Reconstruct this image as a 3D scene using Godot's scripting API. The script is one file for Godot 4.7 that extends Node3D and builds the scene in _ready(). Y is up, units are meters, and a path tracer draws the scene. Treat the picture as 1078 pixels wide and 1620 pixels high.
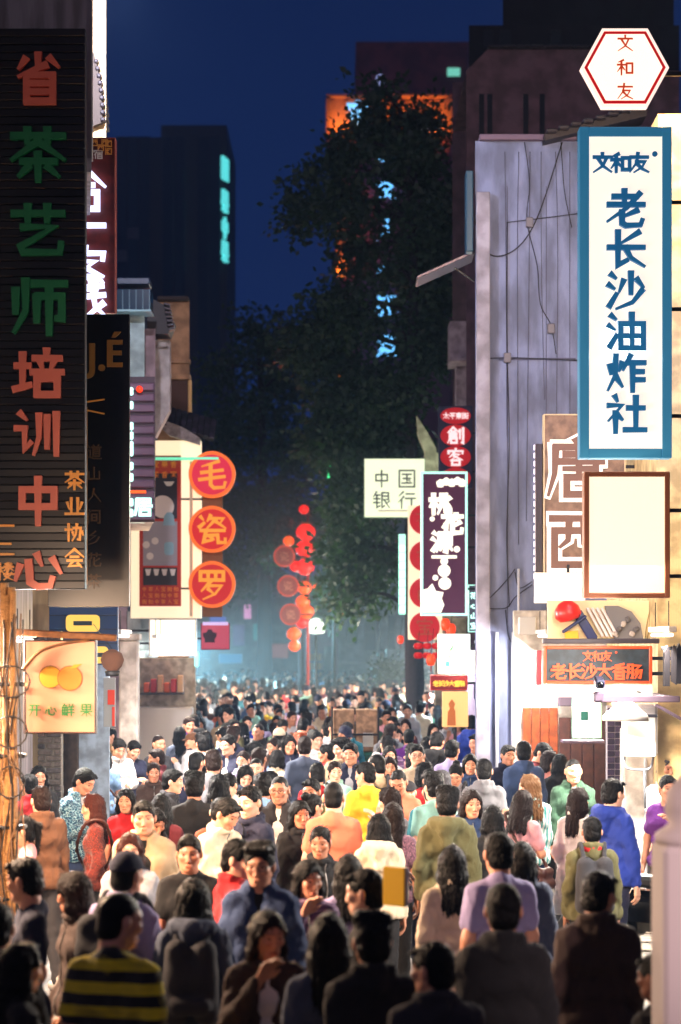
extends Node3D
# Night street market. Camera axis is level, the lens is shifted up; +x right, -z away from the camera.
const FOCAL := 3390.0      # focal length in pixels of the 1078 x 1620 photograph
const EYE := 2.92          # camera height
const HORIZON := 1010.0
const MIDDLE := 539.0
const GLOW := 0.62         # how bright glowing faces look at this exposure
const LAMPS := 1.5
var taken := {}
var rng := RandomNumberGenerator.new()
var mats := {}
var boxes := {}
var wear: NoiseTexture2D
var grain: NoiseTexture2D
var bumps: NoiseTexture2D

func P(px: float, py: float, d: float) -> Vector3:
	return Vector3((px - MIDDLE) * d / FOCAL, EYE + (HORIZON - py) * d / FOCAL, -d)
func X(px: float, d: float) -> float:
	return (px - MIDDLE) * d / FOCAL
func Y(py: float, d: float) -> float:
	return EYE + (HORIZON - py) * d / FOCAL

func numbered(called: String) -> String:
	var n: int = taken.get(called, 0)
	taken[called] = n + 1
	return called if n == 0 else "%s_%03d" % [called, n]
func tag(o: Node3D, label: String, category: String, group := "", kind := "") -> Node3D:
	if label: o.set_meta("label", label)
	if category: o.set_meta("category", category)
	if group: o.set_meta("group", group)
	if kind: o.set_meta("kind", kind)
	return o
func thing(called: String, label: String, category: String, at := Vector3.ZERO, group := "") -> Node3D:
	var o := Node3D.new()
	o.name = numbered(called)
	add_child(o)
	o.position = at
	return tag(o, label, category, group)
func put(called: String, m: Mesh, material: Material, parent: Node3D, at := Vector3.ZERO, turn := Vector3.ZERO) -> MeshInstance3D:
	var o := MeshInstance3D.new()
	o.mesh = m
	o.material_override = material
	o.name = numbered(called) if parent == self else called
	parent.add_child(o, true)
	o.position = at
	o.rotation = turn
	return o

func noise_texture(seed_value: int, freq: float, dark: Color, light: Color, size := 512, octaves := 5) -> NoiseTexture2D:
	var n := FastNoiseLite.new()
	n.seed = seed_value
	n.frequency = freq
	n.fractal_octaves = octaves
	var r := Gradient.new()
	r.set_color(0, dark)
	r.set_color(1, light)
	r.set_offset(0, 0.25)
	r.set_offset(1, 0.72)
	var t := NoiseTexture2D.new()
	t.width = size
	t.height = size
	t.seamless = true
	t.noise = n
	t.color_ramp = r
	return t
func mat(key: String, c: Color, rough := 0.75, metal := 0.0, worn := 0.0, scale := 0.6, bump := 0.0) -> StandardMaterial3D:
	if mats.has(key): return mats[key]
	var m := StandardMaterial3D.new()
	m.resource_name = key
	m.albedo_color = c
	m.roughness = rough
	m.metallic = metal
	if worn > 0.0:
		m.albedo_texture = wear if worn < 1.5 else grain
		m.uv1_triplanar = true
		m.uv1_world_triplanar = true
		m.uv1_scale = Vector3.ONE * scale
	if bump > 0.0:
		m.heightmap_enabled = true
		m.heightmap_texture = bumps
		m.heightmap_scale = bump
		m.uv1_triplanar = true
		m.uv1_world_triplanar = true
		m.uv1_scale = Vector3.ONE * scale
	mats[key] = m
	return m
func glow(key: String, c: Color, energy: float, base := Color(0, 0, 0)) -> StandardMaterial3D:
	if mats.has(key): return mats[key]
	var m := StandardMaterial3D.new()
	m.resource_name = key
	m.albedo_color = base if base != Color(0, 0, 0) else Color(c.r * 0.8, c.g * 0.8, c.b * 0.8)   # tinted plastic
	m.roughness = 0.5
	m.emission_enabled = true
	m.emission = c
	m.emission_energy_multiplier = energy * GLOW
	mats[key] = m
	return m

# ---------- shapes
func quad(st: SurfaceTool, a: Vector3, b: Vector3, c: Vector3, d: Vector3) -> void:
	for v in [a, b, c, a, c, d]: st.add_vertex(v)
func finish(st: SurfaceTool) -> ArrayMesh:
	st.generate_normals()
	return st.commit()
func flat_tool() -> SurfaceTool:
	var st := SurfaceTool.new()
	st.begin(Mesh.PRIMITIVE_TRIANGLES)
	st.set_smooth_group(-1)
	return st
func face(st: SurfaceTool, pts: Array, outward: Vector3) -> void:
	# a convex face given in any winding; clockwise seen from outside
	var n: Vector3 = (pts[1] - pts[0]).cross(pts[2] - pts[0])
	var list := pts.duplicate()
	if n.dot(outward) > 0.0: list.reverse()
	for i in range(1, list.size() - 1):
		st.add_vertex(list[0])
		st.add_vertex(list[i])
		st.add_vertex(list[i + 1])
func chamfered(size: Vector3, c := 0.006) -> ArrayMesh:
	var key := "%.4f %.4f %.4f %.4f" % [size.x, size.y, size.z, c]
	if boxes.has(key): return boxes[key]
	var st := flat_tool()
	add_chamfered(st, Transform3D(), size, c)
	var m := finish(st)
	boxes[key] = m
	return m
func add_chamfered(st: SurfaceTool, t: Transform3D, size: Vector3, c: float) -> void:
	var h := size * 0.5
	c = minf(c, minf(h.x, minf(h.y, h.z)) * 0.6)
	for axis in 3:
		for s in [-1.0, 1.0]:
			var u := (axis + 1) % 3
			var v := (axis + 2) % 3
			var pts := []
			for k in [[-1, -1], [1, -1], [1, 1], [-1, 1]]:
				var p := Vector3.ZERO
				p[axis] = s * h[axis]
				p[u] = k[0] * (h[u] - c)
				p[v] = k[1] * (h[v] - c)
				pts.append(t * p)
			var n := Vector3.ZERO
			n[axis] = s
			face(st, pts, t.basis * n)
	for axis in 3:
		var u := (axis + 1) % 3
		var v := (axis + 2) % 3
		for su in [-1.0, 1.0]:
			for sv in [-1.0, 1.0]:
				var pts := []
				for k in [[-1, 0], [1, 0], [1, 1], [-1, 1]]:
					var p := Vector3.ZERO
					p[axis] = k[0] * (h[axis] - c)
					p[u] = su * (h[u] - (c if k[1] == 1 else 0.0))
					p[v] = sv * (h[v] - (0.0 if k[1] == 1 else c))
					pts.append(t * p)
				var n := Vector3.ZERO
				n[u] = su
				n[v] = sv
				face(st, pts, t.basis * n)
	for sx in [-1.0, 1.0]:
		for sy in [-1.0, 1.0]:
			for sz in [-1.0, 1.0]:
				var q := Vector3(sx, sy, sz) * h
				face(st, [t * (q - Vector3(sx * c, sy * c, 0)), t * (q - Vector3(sx * c, 0, sz * c)), t * (q - Vector3(0, sy * c, sz * c))], t.basis * Vector3(sx, sy, sz))
func bx(called: String, parent: Node3D, centre: Vector3, size: Vector3, m: Material, c := 0.006, turn := Vector3.ZERO) -> MeshInstance3D:
	return put(called, chamfered(size, c), m, parent, centre, turn)
func lathe(profile: Array, sides := 20) -> ArrayMesh:
	# profile: Vector2(radius, height) from bottom to top
	var st := SurfaceTool.new()
	st.begin(Mesh.PRIMITIVE_TRIANGLES)
	st.set_smooth_group(0)
	for i in profile.size() - 1:
		var a: Vector2 = profile[i]
		var b: Vector2 = profile[i + 1]
		for k in sides:
			var p := TAU * k / sides
			var q := TAU * (k + 1) / sides
			var a0 := Vector3(cos(p) * a.x, a.y, sin(p) * a.x)
			var a1 := Vector3(cos(q) * a.x, a.y, sin(q) * a.x)
			var b0 := Vector3(cos(p) * b.x, b.y, sin(p) * b.x)
			var b1 := Vector3(cos(q) * b.x, b.y, sin(q) * b.x)
			if a.x > 1e-5: for v in [a0, b1, a1]: st.add_vertex(v)
			if b.x > 1e-5: for v in [a0, b0, b1]: st.add_vertex(v)
	st.index()
	return finish(st)
func add_tube(st: SurfaceTool, pts: Array, r0: float, r1: float, sides := 8, cap := true) -> void:
	var rings := []
	var up := Vector3.UP
	for i in pts.size():
		var dir: Vector3 = (pts[mini(i + 1, pts.size() - 1)] - pts[maxi(i - 1, 0)]).normalized()
		var side := dir.cross(up)
		if side.length() < 0.1: side = dir.cross(Vector3.RIGHT)
		side = side.normalized()
		var other := side.cross(dir).normalized()
		var r := lerpf(r0, r1, float(i) / maxf(1.0, pts.size() - 1.0))
		var ring := []
		for k in sides:
			var a := TAU * k / sides
			ring.append(pts[i] + side * cos(a) * r + other * sin(a) * r)
		rings.append(ring)
	for i in pts.size() - 1:
		for k in sides:
			var j := (k + 1) % sides
			face(st, [rings[i][k], rings[i][j], rings[i + 1][j], rings[i + 1][k]], (rings[i][k] - pts[i]) + (rings[i][j] - pts[i]))
	if cap:
		face(st, rings[0], pts[0] - pts[1])
		face(st, rings[-1], pts[-1] - pts[-2])
func tube(called: String, parent: Node3D, pts: Array, r0: float, r1: float, m: Material, sides := 8) -> MeshInstance3D:
	var st := SurfaceTool.new()
	st.begin(Mesh.PRIMITIVE_TRIANGLES)
	st.set_smooth_group(1)
	add_tube(st, pts, r0, r1, sides)
	return put(called, finish(st), m, parent)
func curve(pts: Array, steps := 6) -> Array:
	var out := []
	for i in pts.size() - 1:
		var a: Vector3 = pts[maxi(i - 1, 0)]
		var b: Vector3 = pts[i]
		var c: Vector3 = pts[i + 1]
		var d: Vector3 = pts[mini(i + 2, pts.size() - 1)]
		for k in steps: out.append(b.cubic_interpolate(c, a, d, float(k) / steps))
	out.append(pts[-1])
	return out
func prism(foot: Array, y0: float, y1: float) -> ArrayMesh:
	# foot: convex footprint as Vector2(x, depth)
	var st := flat_tool()
	var mid := Vector2.ZERO
	for p in foot: mid += p / foot.size()
	var top := []
	var low := []
	for p in foot:
		top.append(Vector3(p.x, y1, -p.y))
		low.append(Vector3(p.x, y0, -p.y))
	face(st, top, Vector3.UP)
	face(st, low, Vector3.DOWN)
	for i in foot.size():
		var j := (i + 1) % foot.size()
		var o: Vector2 = (foot[i] + foot[j]) * 0.5 - mid
		face(st, [low[i], low[j], top[j], top[i]], Vector3(o.x, 0, -o.y))
	return finish(st)
func plate(outline: Array, thick: float) -> ArrayMesh:
	# an outline in x, y (convex or not) with thickness along z, front at z = 0
	var st := flat_tool()
	var flat := PackedVector2Array(outline)
	var tri := Geometry2D.triangulate_polygon(flat)
	for i in range(0, tri.size(), 3):
		var a := flat[tri[i]]
		var b := flat[tri[i + 1]]
		var c := flat[tri[i + 2]]
		face(st, [Vector3(a.x, a.y, 0), Vector3(b.x, b.y, 0), Vector3(c.x, c.y, 0)], Vector3.BACK)
		face(st, [Vector3(a.x, a.y, -thick), Vector3(b.x, b.y, -thick), Vector3(c.x, c.y, -thick)], Vector3.FORWARD)
	var hand := 1.0 if Geometry2D.is_polygon_clockwise(flat) else -1.0
	for i in flat.size():
		var a := flat[i]
		var b := flat[(i + 1) % flat.size()]
		var e := b - a
		face(st, [Vector3(a.x, a.y, 0), Vector3(b.x, b.y, 0), Vector3(b.x, b.y, -thick), Vector3(a.x, a.y, -thick)], Vector3(-e.y, e.x, 0) * hand)
	return finish(st)
func disc_outline(r: float, n := 32, wobble := 0.0) -> Array:
	var o := []
	for i in n:
		var a := TAU * i / n
		o.append(Vector2(cos(a), sin(a)) * r * (1.0 + wobble * sin(a * 5.0)))
	return o
func round_rect(w: float, h: float, r: float) -> Array:
	var o := []
	for c in [[1, 1, 0], [-1, 1, 1], [-1, -1, 2], [1, -1, 3]]:
		for k in 5:
			var a: float = PI / 2 * (c[2] + k / 4.0)
			o.append(Vector2(c[0] * (w / 2 - r) + cos(a) * r, c[1] * (h / 2 - r) + sin(a) * r))
	return o
func lamp(parent: Node3D, at: Vector3, size: Vector2, towards: Vector3, c: Color, energy: float) -> void:
	var l := AreaLight3D.new()
	l.name = "light"
	l.area_size = size
	l.light_color = c
	l.light_energy = energy * LAMPS
	l.area_range = 40.0
	l.shadow_enabled = true
	parent.add_child(l, true)
	var z := -towards.normalized()
	var up := Vector3.UP if absf(z.y) < 0.9 else Vector3.RIGHT
	var x := up.cross(z).normalized()
	l.transform = Transform3D(Basis(x, z.cross(x), z), at)

# ---------- lettering: each character is a list of brush strokes on a 100 x 100 field, y down
const STROKES := {
	"一": "8,50 92,50", "二": "22,25 78,25;8,80 92,80",
	"中": "20,30 80,30 80,62 20,62 20,30;50,8 50,95",
	"心": "18,50 10,75;33,42 36,80 50,88 72,86 76,72;48,30 56,48;76,38 90,62",
	"之心": "56,2 48,16;30,26 62,22 12,74;12,74 40,70 66,88 96,86;70,30 84,48",
	"培": "8,38 34,38;21,15 21,80;5,82 36,74;66,8 66,20;42,24 92,24;54,30 58,44;80,28 74,46;38,50 96,50;48,62 86,62 86,92 48,92 48,62",
	"训": "14,12 26,24;6,42 24,42 24,82 36,70;52,15 52,60 42,92;68,18 68,80;86,12 86,94",
	"师": "14,25 14,62;30,10 30,60 12,92;42,16 94,16;48,36 48,76;48,36 88,36 88,72 80,72;68,16 68,96",
	"艺": "6,22 94,22;32,8 32,36;66,8 66,36;22,46 76,46 20,80 24,90 88,90 90,74",
	"茶": "6,20 94,20;32,8 32,32;66,8 66,32;50,30 6,60;50,30 94,60;22,64 80,64;50,50 50,96;34,72 18,88;66,72 84,88",
	"省": "50,5 50,30;26,14 14,32;72,12 88,28;66,26 14,48;28,46 78,46 78,96 28,96 28,46;28,62 78,62;28,78 78,78",
	"业": "34,10 34,86;66,10 66,86;14,32 24,64;86,32 76,64;5,88 95,88",
	"协": "5,38 38,38;21,10 21,94;44,30 80,30 76,88 66,86;62,10 58,60 40,92;42,50 46,66;86,46 92,64",
	"会": "50,6 6,44;50,6 94,44;30,44 70,44;14,62 86,62;46,62 24,90 78,86;66,74 84,94",
	"楼": "4,32 36,32;20,8 20,95;20,38 5,62;22,40 36,56;66,6 66,44;44,26 92,26;52,10 58,20;82,10 74,20;64,28 44,46;68,28 92,46;42,64 96,64;62,48 50,76 86,94;84,60 44,94",
	"合": "50,6 8,44;50,6 92,44;32,42 68,42;26,58 76,58 76,94 26,94 26,58",
	"客": "50,4 50,14;10,32 10,18 90,18 88,32;42,26 16,52;34,36 72,36 20,70;38,44 88,68;30,70 72,70 72,95 30,95 30,70",
	"栈": "4,32 40,32;22,8 22,95;22,40 6,64;24,42 38,58;48,28 88,24;46,48 92,44;62,8 72,70 94,90;90,62 52,92;80,8 88,16",
	"住": "28,6 6,46;20,32 20,95;62,6 70,18;42,28 94,28;46,58 90,58;36,90 98,90;68,28 68,90",
	"宿": "50,4 50,14;10,30 10,18 90,18 90,30;34,32 12,60;24,50 24,95;42,40 92,40;66,40 58,54;46,56 88,56 88,94 46,94 46,56;46,74 88,74",
	"毛": "72,8 20,24;16,44 84,36;10,66 90,56;46,18 46,82 56,92 88,90 92,74",
	"瓷": "14,10 22,20;10,44 26,30;46,6 36,24;42,16 86,16 78,28;62,18 34,48;60,24 92,46;14,54 90,54;32,54 24,90 50,84;34,70 68,68 70,92 92,92 92,80;46,74 56,82",
	"罗": "14,10 86,10 86,36 14,36 14,10;38,10 38,36;62,10 62,36;46,40 18,70;34,54 80,54 60,80 24,96;38,64 52,76",
	"开": "14,16 86,16;6,50 94,50;34,16 34,56 14,94;66,16 66,95",
	"鲜": "24,6 8,28;16,18 40,18 32,30;8,32 44,32 44,72 8,72 8,32;26,32 26,72;8,52 44,52;6,90 10,80;22,90 20,80;34,90 32,80;46,92 42,80;58,8 64,22;88,8 80,22;54,28 96,28;56,48 94,48;50,70 98,70;75,28 75,96",
	"果": "18,10 82,10 82,48 18,48 18,10;18,29 82,29;50,10 50,96;6,62 94,62;46,64 14,92;54,64 88,92",
	"文": "50,5 50,18;8,24 92,24;70,26 52,66 10,94;28,28 52,66 92,94",
	"和": "40,8 12,20;4,36 50,36;28,14 28,95;28,44 6,74;30,46 48,66;58,28 92,28 92,84 58,84 58,28",
	"友": "8,24 92,24;44,5 38,50 8,92;34,46 78,46 64,72 28,95;38,54 64,80 94,95",
	"老": "18,22 78,22;46,6 46,40;6,42 94,42;84,14 52,50 6,82;78,56 42,72;40,58 40,88 50,94 86,92 90,80",
	"长": "82,8 40,34;6,46 94,46;30,6 30,90 52,78;48,46 62,72 94,92",
	"沙": "12,10 24,20;6,36 20,46;8,90 26,60;62,6 62,58;44,26 34,52;76,22 92,42;90,50 66,80 28,95",
	"油": "12,10 24,20;6,36 20,46;8,90 26,60;36,32 92,32 92,92 36,92 36,32;64,6 64,92;36,62 92,62",
	"炸": "10,32 14,52;40,26 34,44;24,8 24,56 6,92;26,62 40,84;60,8 44,42;54,26 96,26;66,26 66,96;66,48 92,48;66,68 94,68",
	"社": "22,6 28,18;6,30 40,30 8,66;24,46 24,96;28,52 40,64;54,36 94,36;74,8 74,90;46,90 98,90",
	"大": "8,36 92,36;50,6 46,50 8,94;52,44 92,94",
	"香": "76,6 26,16;8,28 92,28;50,12 50,52;46,30 12,54;54,30 90,54;28,56 74,56 74,96 28,96 28,56;28,76 74,76",
	"肠": "12,10 38,10 38,90 30,90;12,10 12,60 4,92;12,34 38,34;12,58 38,58;48,16 84,16 52,44 92,44 84,90 74,88;64,46 44,76;78,46 54,92",
	"桃": "4,32 38,32;20,8 20,95;20,40 5,62;22,40 36,56;56,8 54,60 40,92;72,8 74,84 82,90 94,88 94,74;42,28 52,42;42,66 54,54;92,24 78,38;78,50 92,62",
	"花": "6,20 94,20;32,8 32,32;66,8 66,32;34,36 8,66;22,54 22,95;84,44 46,68;50,38 50,84 60,92 90,90 92,74",
	"源": "12,10 24,20;6,36 20,46;8,90 26,60;36,14 94,14;38,14 36,60 26,92;66,16 60,26;48,28 86,28 86,58 48,58 48,28;48,43 86,43;67,58 67,94 58,92;52,68 42,86;80,68 92,86",
	"国": "10,8 90,8 90,94 10,94 10,8;26,28 74,28;30,50 70,50;24,74 76,74;50,28 50,74;60,58 68,66",
	"银": "24,6 6,34;16,24 42,24;8,44 42,44;6,64 42,64;25,30 25,90 42,80;52,12 86,12 86,48 52,48;52,30 86,30;52,12 52,90 66,80;92,56 74,68;64,50 92,92",
	"行": "32,6 8,30;34,32 6,62;22,50 22,95;46,18 90,18;42,42 96,42;74,42 74,92 62,88",
	"太": "8,36 92,36;50,6 46,50 8,94;52,44 92,94;44,74 54,88",
	"平": "14,14 86,14;28,26 36,44;74,24 64,44;6,54 94,54;50,14 50,96",
	"東": "8,18 92,18;22,32 78,32 78,62 22,62 22,32;22,47 78,47;50,4 50,96;46,64 10,92;54,64 92,92",
	"街": "22,6 6,26;24,28 4,54;16,44 16,95;32,26 64,26;48,8 48,46;30,46 66,46;34,64 64,64;48,52 48,84;28,86 68,82;72,18 94,18;70,44 98,44;84,44 84,92 76,88",
	"創": "36,6 6,34;36,6 66,30;24,28 48,28;18,38 54,38 54,58 18,58 18,38;18,48 54,48;18,38 16,72 6,92;24,68 56,68 56,92 24,92 24,68;74,18 74,70;92,8 92,94 82,90",
	"唐": "48,4 52,12;14,16 92,16;16,16 14,60 4,94;30,28 82,28 82,52 30,52;22,40 94,40;54,20 54,64;34,66 80,66 80,94 34,94 34,66",
	"西": "8,14 92,14;14,34 86,34 86,90 14,90 14,34;38,14 36,50 24,60;62,14 62,54 74,58",
	"宝": "50,4 50,14;10,30 10,18 90,18 90,30;20,42 80,42;26,62 76,62;10,90 92,90;50,42 50,90;66,72 76,82",
	"山": "50,10 50,84;16,40 16,84 84,84 84,36",
	"人": "50,8 38,60 10,92;46,36 92,92",
	"间": "18,8 26,20;14,26 14,94;36,12 86,12 86,92 74,92;34,36 66,36 66,76 34,76 34,36;34,56 66,56",
	"道": "46,6 52,16;80,4 72,16;34,20 94,20;44,32 84,32 84,76 44,76 44,32;44,46 84,46;44,60 84,60;12,12 24,24;6,40 24,40 24,74 8,90;20,80 46,92 96,92",
	"乡": "60,8 24,34 60,36 18,66;82,44 60,76 10,94",
	"居": "14,10 84,10 84,28 16,28;14,10 12,60 4,94;24,46 94,46;56,30 56,66;32,66 82,66 82,94 32,94 32,66",
}
var glyphs := {}
func glyph(c: String, size: float, weight := 11.0, deep := 0.02, thin := 0.8) -> ArrayMesh:
	var key := "%s %.3f %.1f %.3f" % [c, size, weight, deep]
	if glyphs.has(key): return glyphs[key]
	var st := flat_tool()
	var k := size / 100.0
	var count := 0
	for stroke in STROKES[c].split(";"):
		var pts := []
		for xy in stroke.split(" "):
			var v: PackedStringArray = xy.split(",")
			pts.append(Vector2(float(v[0]) - 50.0, 50.0 - float(v[1])))
		var first: Vector2 = (pts[0] - pts[1]).normalized()
		var last: Vector2 = (pts[-1] - pts[-2]).normalized()
		var closed: bool = pts[0].distance_to(pts[-1]) < 1.0
		if not closed:
			pts[0] += first * weight * 0.3
			pts[-1] += last * weight * 0.3
		var left := []
		var right := []
		for i in pts.size():
			var a: Vector2 = (pts[i] - pts[i - 1]).normalized() if i > 0 else (last if closed else (pts[1] - pts[0]).normalized())
			var b: Vector2 = (pts[i + 1] - pts[i]).normalized() if i < pts.size() - 1 else (-first if closed else a)
			var n := (a + b).normalized().orthogonal()
			var wide := weight * 0.5 / maxf(0.55, n.dot(a.orthogonal()))
			if not closed:
				var end: float = thin
				if absf(last.x) > 0.25 and last.y < -0.25: end = 0.42
				elif pts.size() == 2 and absf(last.y) < 0.25: end = 1.0
				wide *= lerpf(1.12, end, float(i) / (pts.size() - 1.0))
			if absf(a.y) < 0.3 and not closed: wide *= 0.88
			left.append((pts[i] + n * wide) * k)
			right.append((pts[i] - n * wide) * k)
		var z := deep + count * 0.0004
		count += 1
		for i in pts.size() - 1:
			var l0: Vector2 = left[i]
			var l1: Vector2 = left[i + 1]
			var r0: Vector2 = right[i]
			var r1: Vector2 = right[i + 1]
			var f := func(p: Vector2, h: float) -> Vector3: return Vector3(p.x, p.y, h)
			face(st, [f.call(l0, z), f.call(l1, z), f.call(r1, z), f.call(r0, z)], Vector3.BACK)
			var o := (l0 - r0)
			face(st, [f.call(l0, z), f.call(l1, z), f.call(l1, 0), f.call(l0, 0)], Vector3(o.x, o.y, 0))
			face(st, [f.call(r0, z), f.call(r1, z), f.call(r1, 0), f.call(r0, 0)], Vector3(-o.x, -o.y, 0))
		if closed: continue
		face(st, [f3(left[0], z), f3(right[0], z), f3(right[0], 0), f3(left[0], 0)], f3(first, 0))
		face(st, [f3(left[-1], z), f3(right[-1], z), f3(right[-1], 0), f3(left[-1], 0)], f3(last, 0))
	var m := finish(st)
	glyphs[key] = m
	return m
func f3(p: Vector2, z: float) -> Vector3:
	return Vector3(p.x, p.y, z)
func write(parent: Node3D, words: Array, at: Vector3, size: float, step: Vector3, m: Material, weight := 11.0, deep := 0.02) -> void:
	for i in words.size():
		put("character", glyph(words[i], size, weight, deep), m, parent, at + step * i)

# A projecting sign: panel, four frame bars, two wall brackets. Its node stands at the middle of its lower edge.
func board(called: String, label: String, px0: float, py0: float, px1: float, py1: float, d: float, thick: float, panel: Material, frame: Material, bar := 0.0, category := "sign", group := "") -> Node3D:
	var a := P(px0, py1, d)
	var b := P(px1, py0, d)
	var o := thing(called, label, category, Vector3((a.x + b.x) / 2, a.y, -d), group)
	var w := b.x - a.x
	var h := b.y - a.y
	o.set_meta("w", w)
	o.set_meta("h", h)
	bx("panel", o, Vector3(0, h / 2, -thick / 2), Vector3(w - bar, h - bar, thick), panel, 0.004)
	if bar > 0.0:
		for s in [-1, 1]:
			bx("frame_bar", o, Vector3(s * (w / 2 - bar / 2), h / 2, -thick / 2), Vector3(bar, h, thick + 0.03), frame, 0.006)
			bx("frame_bar", o, Vector3(0, h / 2 + s * (h / 2 - bar / 2), -thick / 2), Vector3(w - bar * 2, bar, thick + 0.026), frame, 0.006)
	return o
func brackets(o: Node3D, side: float, reach: float, ys: Array, m: Material, z := -0.06) -> void:
	var w: float = o.get_meta("w")
	for y in ys:
		bx("bracket", o, Vector3(side * (w / 2 + reach / 2), y, z), Vector3(reach, 0.035, 0.035), m, 0.004)

# ---------- people: distance fields joined with a smooth minimum, meshed as surface nets
class Vox:
	var lo: Vector3
	var c: float
	var nx: int
	var ny: int
	var nz: int
	var f: PackedFloat32Array
	func _init(low: Vector3, high: Vector3, cell: float) -> void:
		lo = low
		c = cell
		nx = int((high.x - low.x) / cell) + 2
		ny = int((high.y - low.y) / cell) + 2
		nz = int((high.z - low.z) / cell) + 2
		f = PackedFloat32Array()
		f.resize(nx * ny * nz)
		f.fill(1.0)
	func span(a: Vector3, b: Vector3, r: float) -> Array:
		var l := ((Vector3(minf(a.x, b.x), minf(a.y, b.y), minf(a.z, b.z)) - Vector3.ONE * r - lo) / c).floor()
		var h := ((Vector3(maxf(a.x, b.x), maxf(a.y, b.y), maxf(a.z, b.z)) + Vector3.ONE * r - lo) / c).ceil()
		return [maxi(0, int(l.x)), mini(nx - 1, int(h.x)), maxi(0, int(l.y)), mini(ny - 1, int(h.y)), maxi(0, int(l.z)), mini(nz - 1, int(h.z))]
	func cap(a: Vector3, b: Vector3, ra: float, rb: float, k: float) -> void:
		var s := span(a, b, maxf(ra, rb) + k + c * 1.5)
		var ab := b - a
		var inv := 1.0 / maxf(1e-9, ab.length_squared())
		var dr := rb - ra
		for z in range(s[4], s[5] + 1):
			for y in range(s[2], s[3] + 1):
				var i: int = (z * ny + y) * nx + s[0]
				var p := Vector3(lo.x + s[0] * c, lo.y + y * c, lo.z + z * c) - a
				for x in range(s[0], s[1] + 1):
					var t := clampf(p.dot(ab) * inv, 0.0, 1.0)
					var d := (p - ab * t).length() - ra - dr * t
					var e := f[i]
					var h := k - absf(d - e)
					f[i] = minf(d, e) - (h * h / k * 0.25 if h > 0.0 else 0.0)
					i += 1
					p.x += c
	func ell(m: Vector3, r: Vector3, k: float, cut := false) -> void:
		var big := maxf(r.x, maxf(r.y, r.z))
		var s := span(m, m, big + k + c * 1.5)
		var q := Vector3.ONE / r
		for z in range(s[4], s[5] + 1):
			for y in range(s[2], s[3] + 1):
				var i: int = (z * ny + y) * nx + s[0]
				var p := Vector3(lo.x + s[0] * c, lo.y + y * c, lo.z + z * c) - m
				for x in range(s[0], s[1] + 1):
					var u := p * q
					var g := (u * q).length()
					var n := u.length()
					var d := n * (n - 1.0) / maxf(g, 1e-6)
					var e := f[i]
					if cut:
						var h := k - absf(-d - e)
						f[i] = maxf(-d, e) + (h * h / k * 0.25 if h > 0.0 else 0.0)
					else:
						var h := k - absf(d - e)
						f[i] = minf(d, e) - (h * h / k * 0.25 if h > 0.0 else 0.0)
					i += 1
					p.x += c
	func plane(n: Vector3, off: float) -> void:
		# keeps what lies behind the plane n.p = off
		var i := 0
		for z in nz:
			for y in ny:
				var v := n.dot(Vector3(lo.x, lo.y + y * c, lo.z + z * c)) - off
				for x in nx:
					if v > f[i]: f[i] = v
					v += n.x * c
					i += 1
	func net() -> Array:
		var ids := PackedInt32Array()
		ids.resize(f.size())
		ids.fill(-1)
		var verts := PackedVector3Array()
		var step := [0, 1, nx, nx + 1, nx * ny, nx * ny + 1, nx * ny + nx, nx * ny + nx + 1]
		var edges := [0, 1, 2, 3, 4, 5, 6, 7, 0, 2, 1, 3, 4, 6, 5, 7, 0, 4, 1, 5, 2, 6, 3, 7]
		var s4: int = nx * ny
		for z in nz - 1:
			for y in ny - 1:
				var i: int = (z * ny + y) * nx
				for x in nx - 1:
					var a := f[i]
					if a < 0.2 and a > -0.2:
						var inside := 0
						if a < 0.0: inside += 1
						if f[i + 1] < 0.0: inside += 1
						if f[i + nx] < 0.0: inside += 1
						if f[i + nx + 1] < 0.0: inside += 1
						if f[i + s4] < 0.0: inside += 1
						if f[i + s4 + 1] < 0.0: inside += 1
						if f[i + s4 + nx] < 0.0: inside += 1
						if f[i + s4 + nx + 1] < 0.0: inside += 1
						if inside > 0 and inside < 8:
							var sum := Vector3.ZERO
							var n := 0
							for e in 12:
								var p: int = edges[e * 2]
								var q: int = edges[e * 2 + 1]
								var va: float = f[i + step[p]]
								var vb: float = f[i + step[q]]
								if (va < 0.0) != (vb < 0.0):
									var t := va / (va - vb)
									sum += Vector3((p & 1) + ((q & 1) - (p & 1)) * t, ((p >> 1) & 1) + (((q >> 1) & 1) - ((p >> 1) & 1)) * t, (p >> 2) + ((q >> 2) - (p >> 2)) * t)
									n += 1
							ids[i] = verts.size()
							verts.append(lo + (Vector3(x, y, z) + sum / n) * c)
					i += 1
		var index := PackedInt32Array()
		var around := [[nx, s4], [s4, 1], [1, nx]]
		var along := [1, nx, s4]
		for z in range(1, nz - 1):
			for y in range(1, ny - 1):
				var i: int = (z * ny + y) * nx + 1
				for x in range(1, nx - 1):
					var va := f[i]
					if va < 0.1 and va > -0.1:
						for axis in 3:
							var vb: float = f[i + along[axis]]
							if (va < 0.0) != (vb < 0.0):
								var u: int = around[axis][0]
								var v: int = around[axis][1]
								var a := ids[i - u - v]
								var b := ids[i - v]
								var d := ids[i]
								var e := ids[i - u]
								if a >= 0 and b >= 0 and d >= 0 and e >= 0:
									if va < 0.0: index.append_array(PackedInt32Array([a, d, b, a, e, d]))
									else: index.append_array(PackedInt32Array([a, b, d, a, d, e]))
					i += 1
		return [verts, index]

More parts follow.
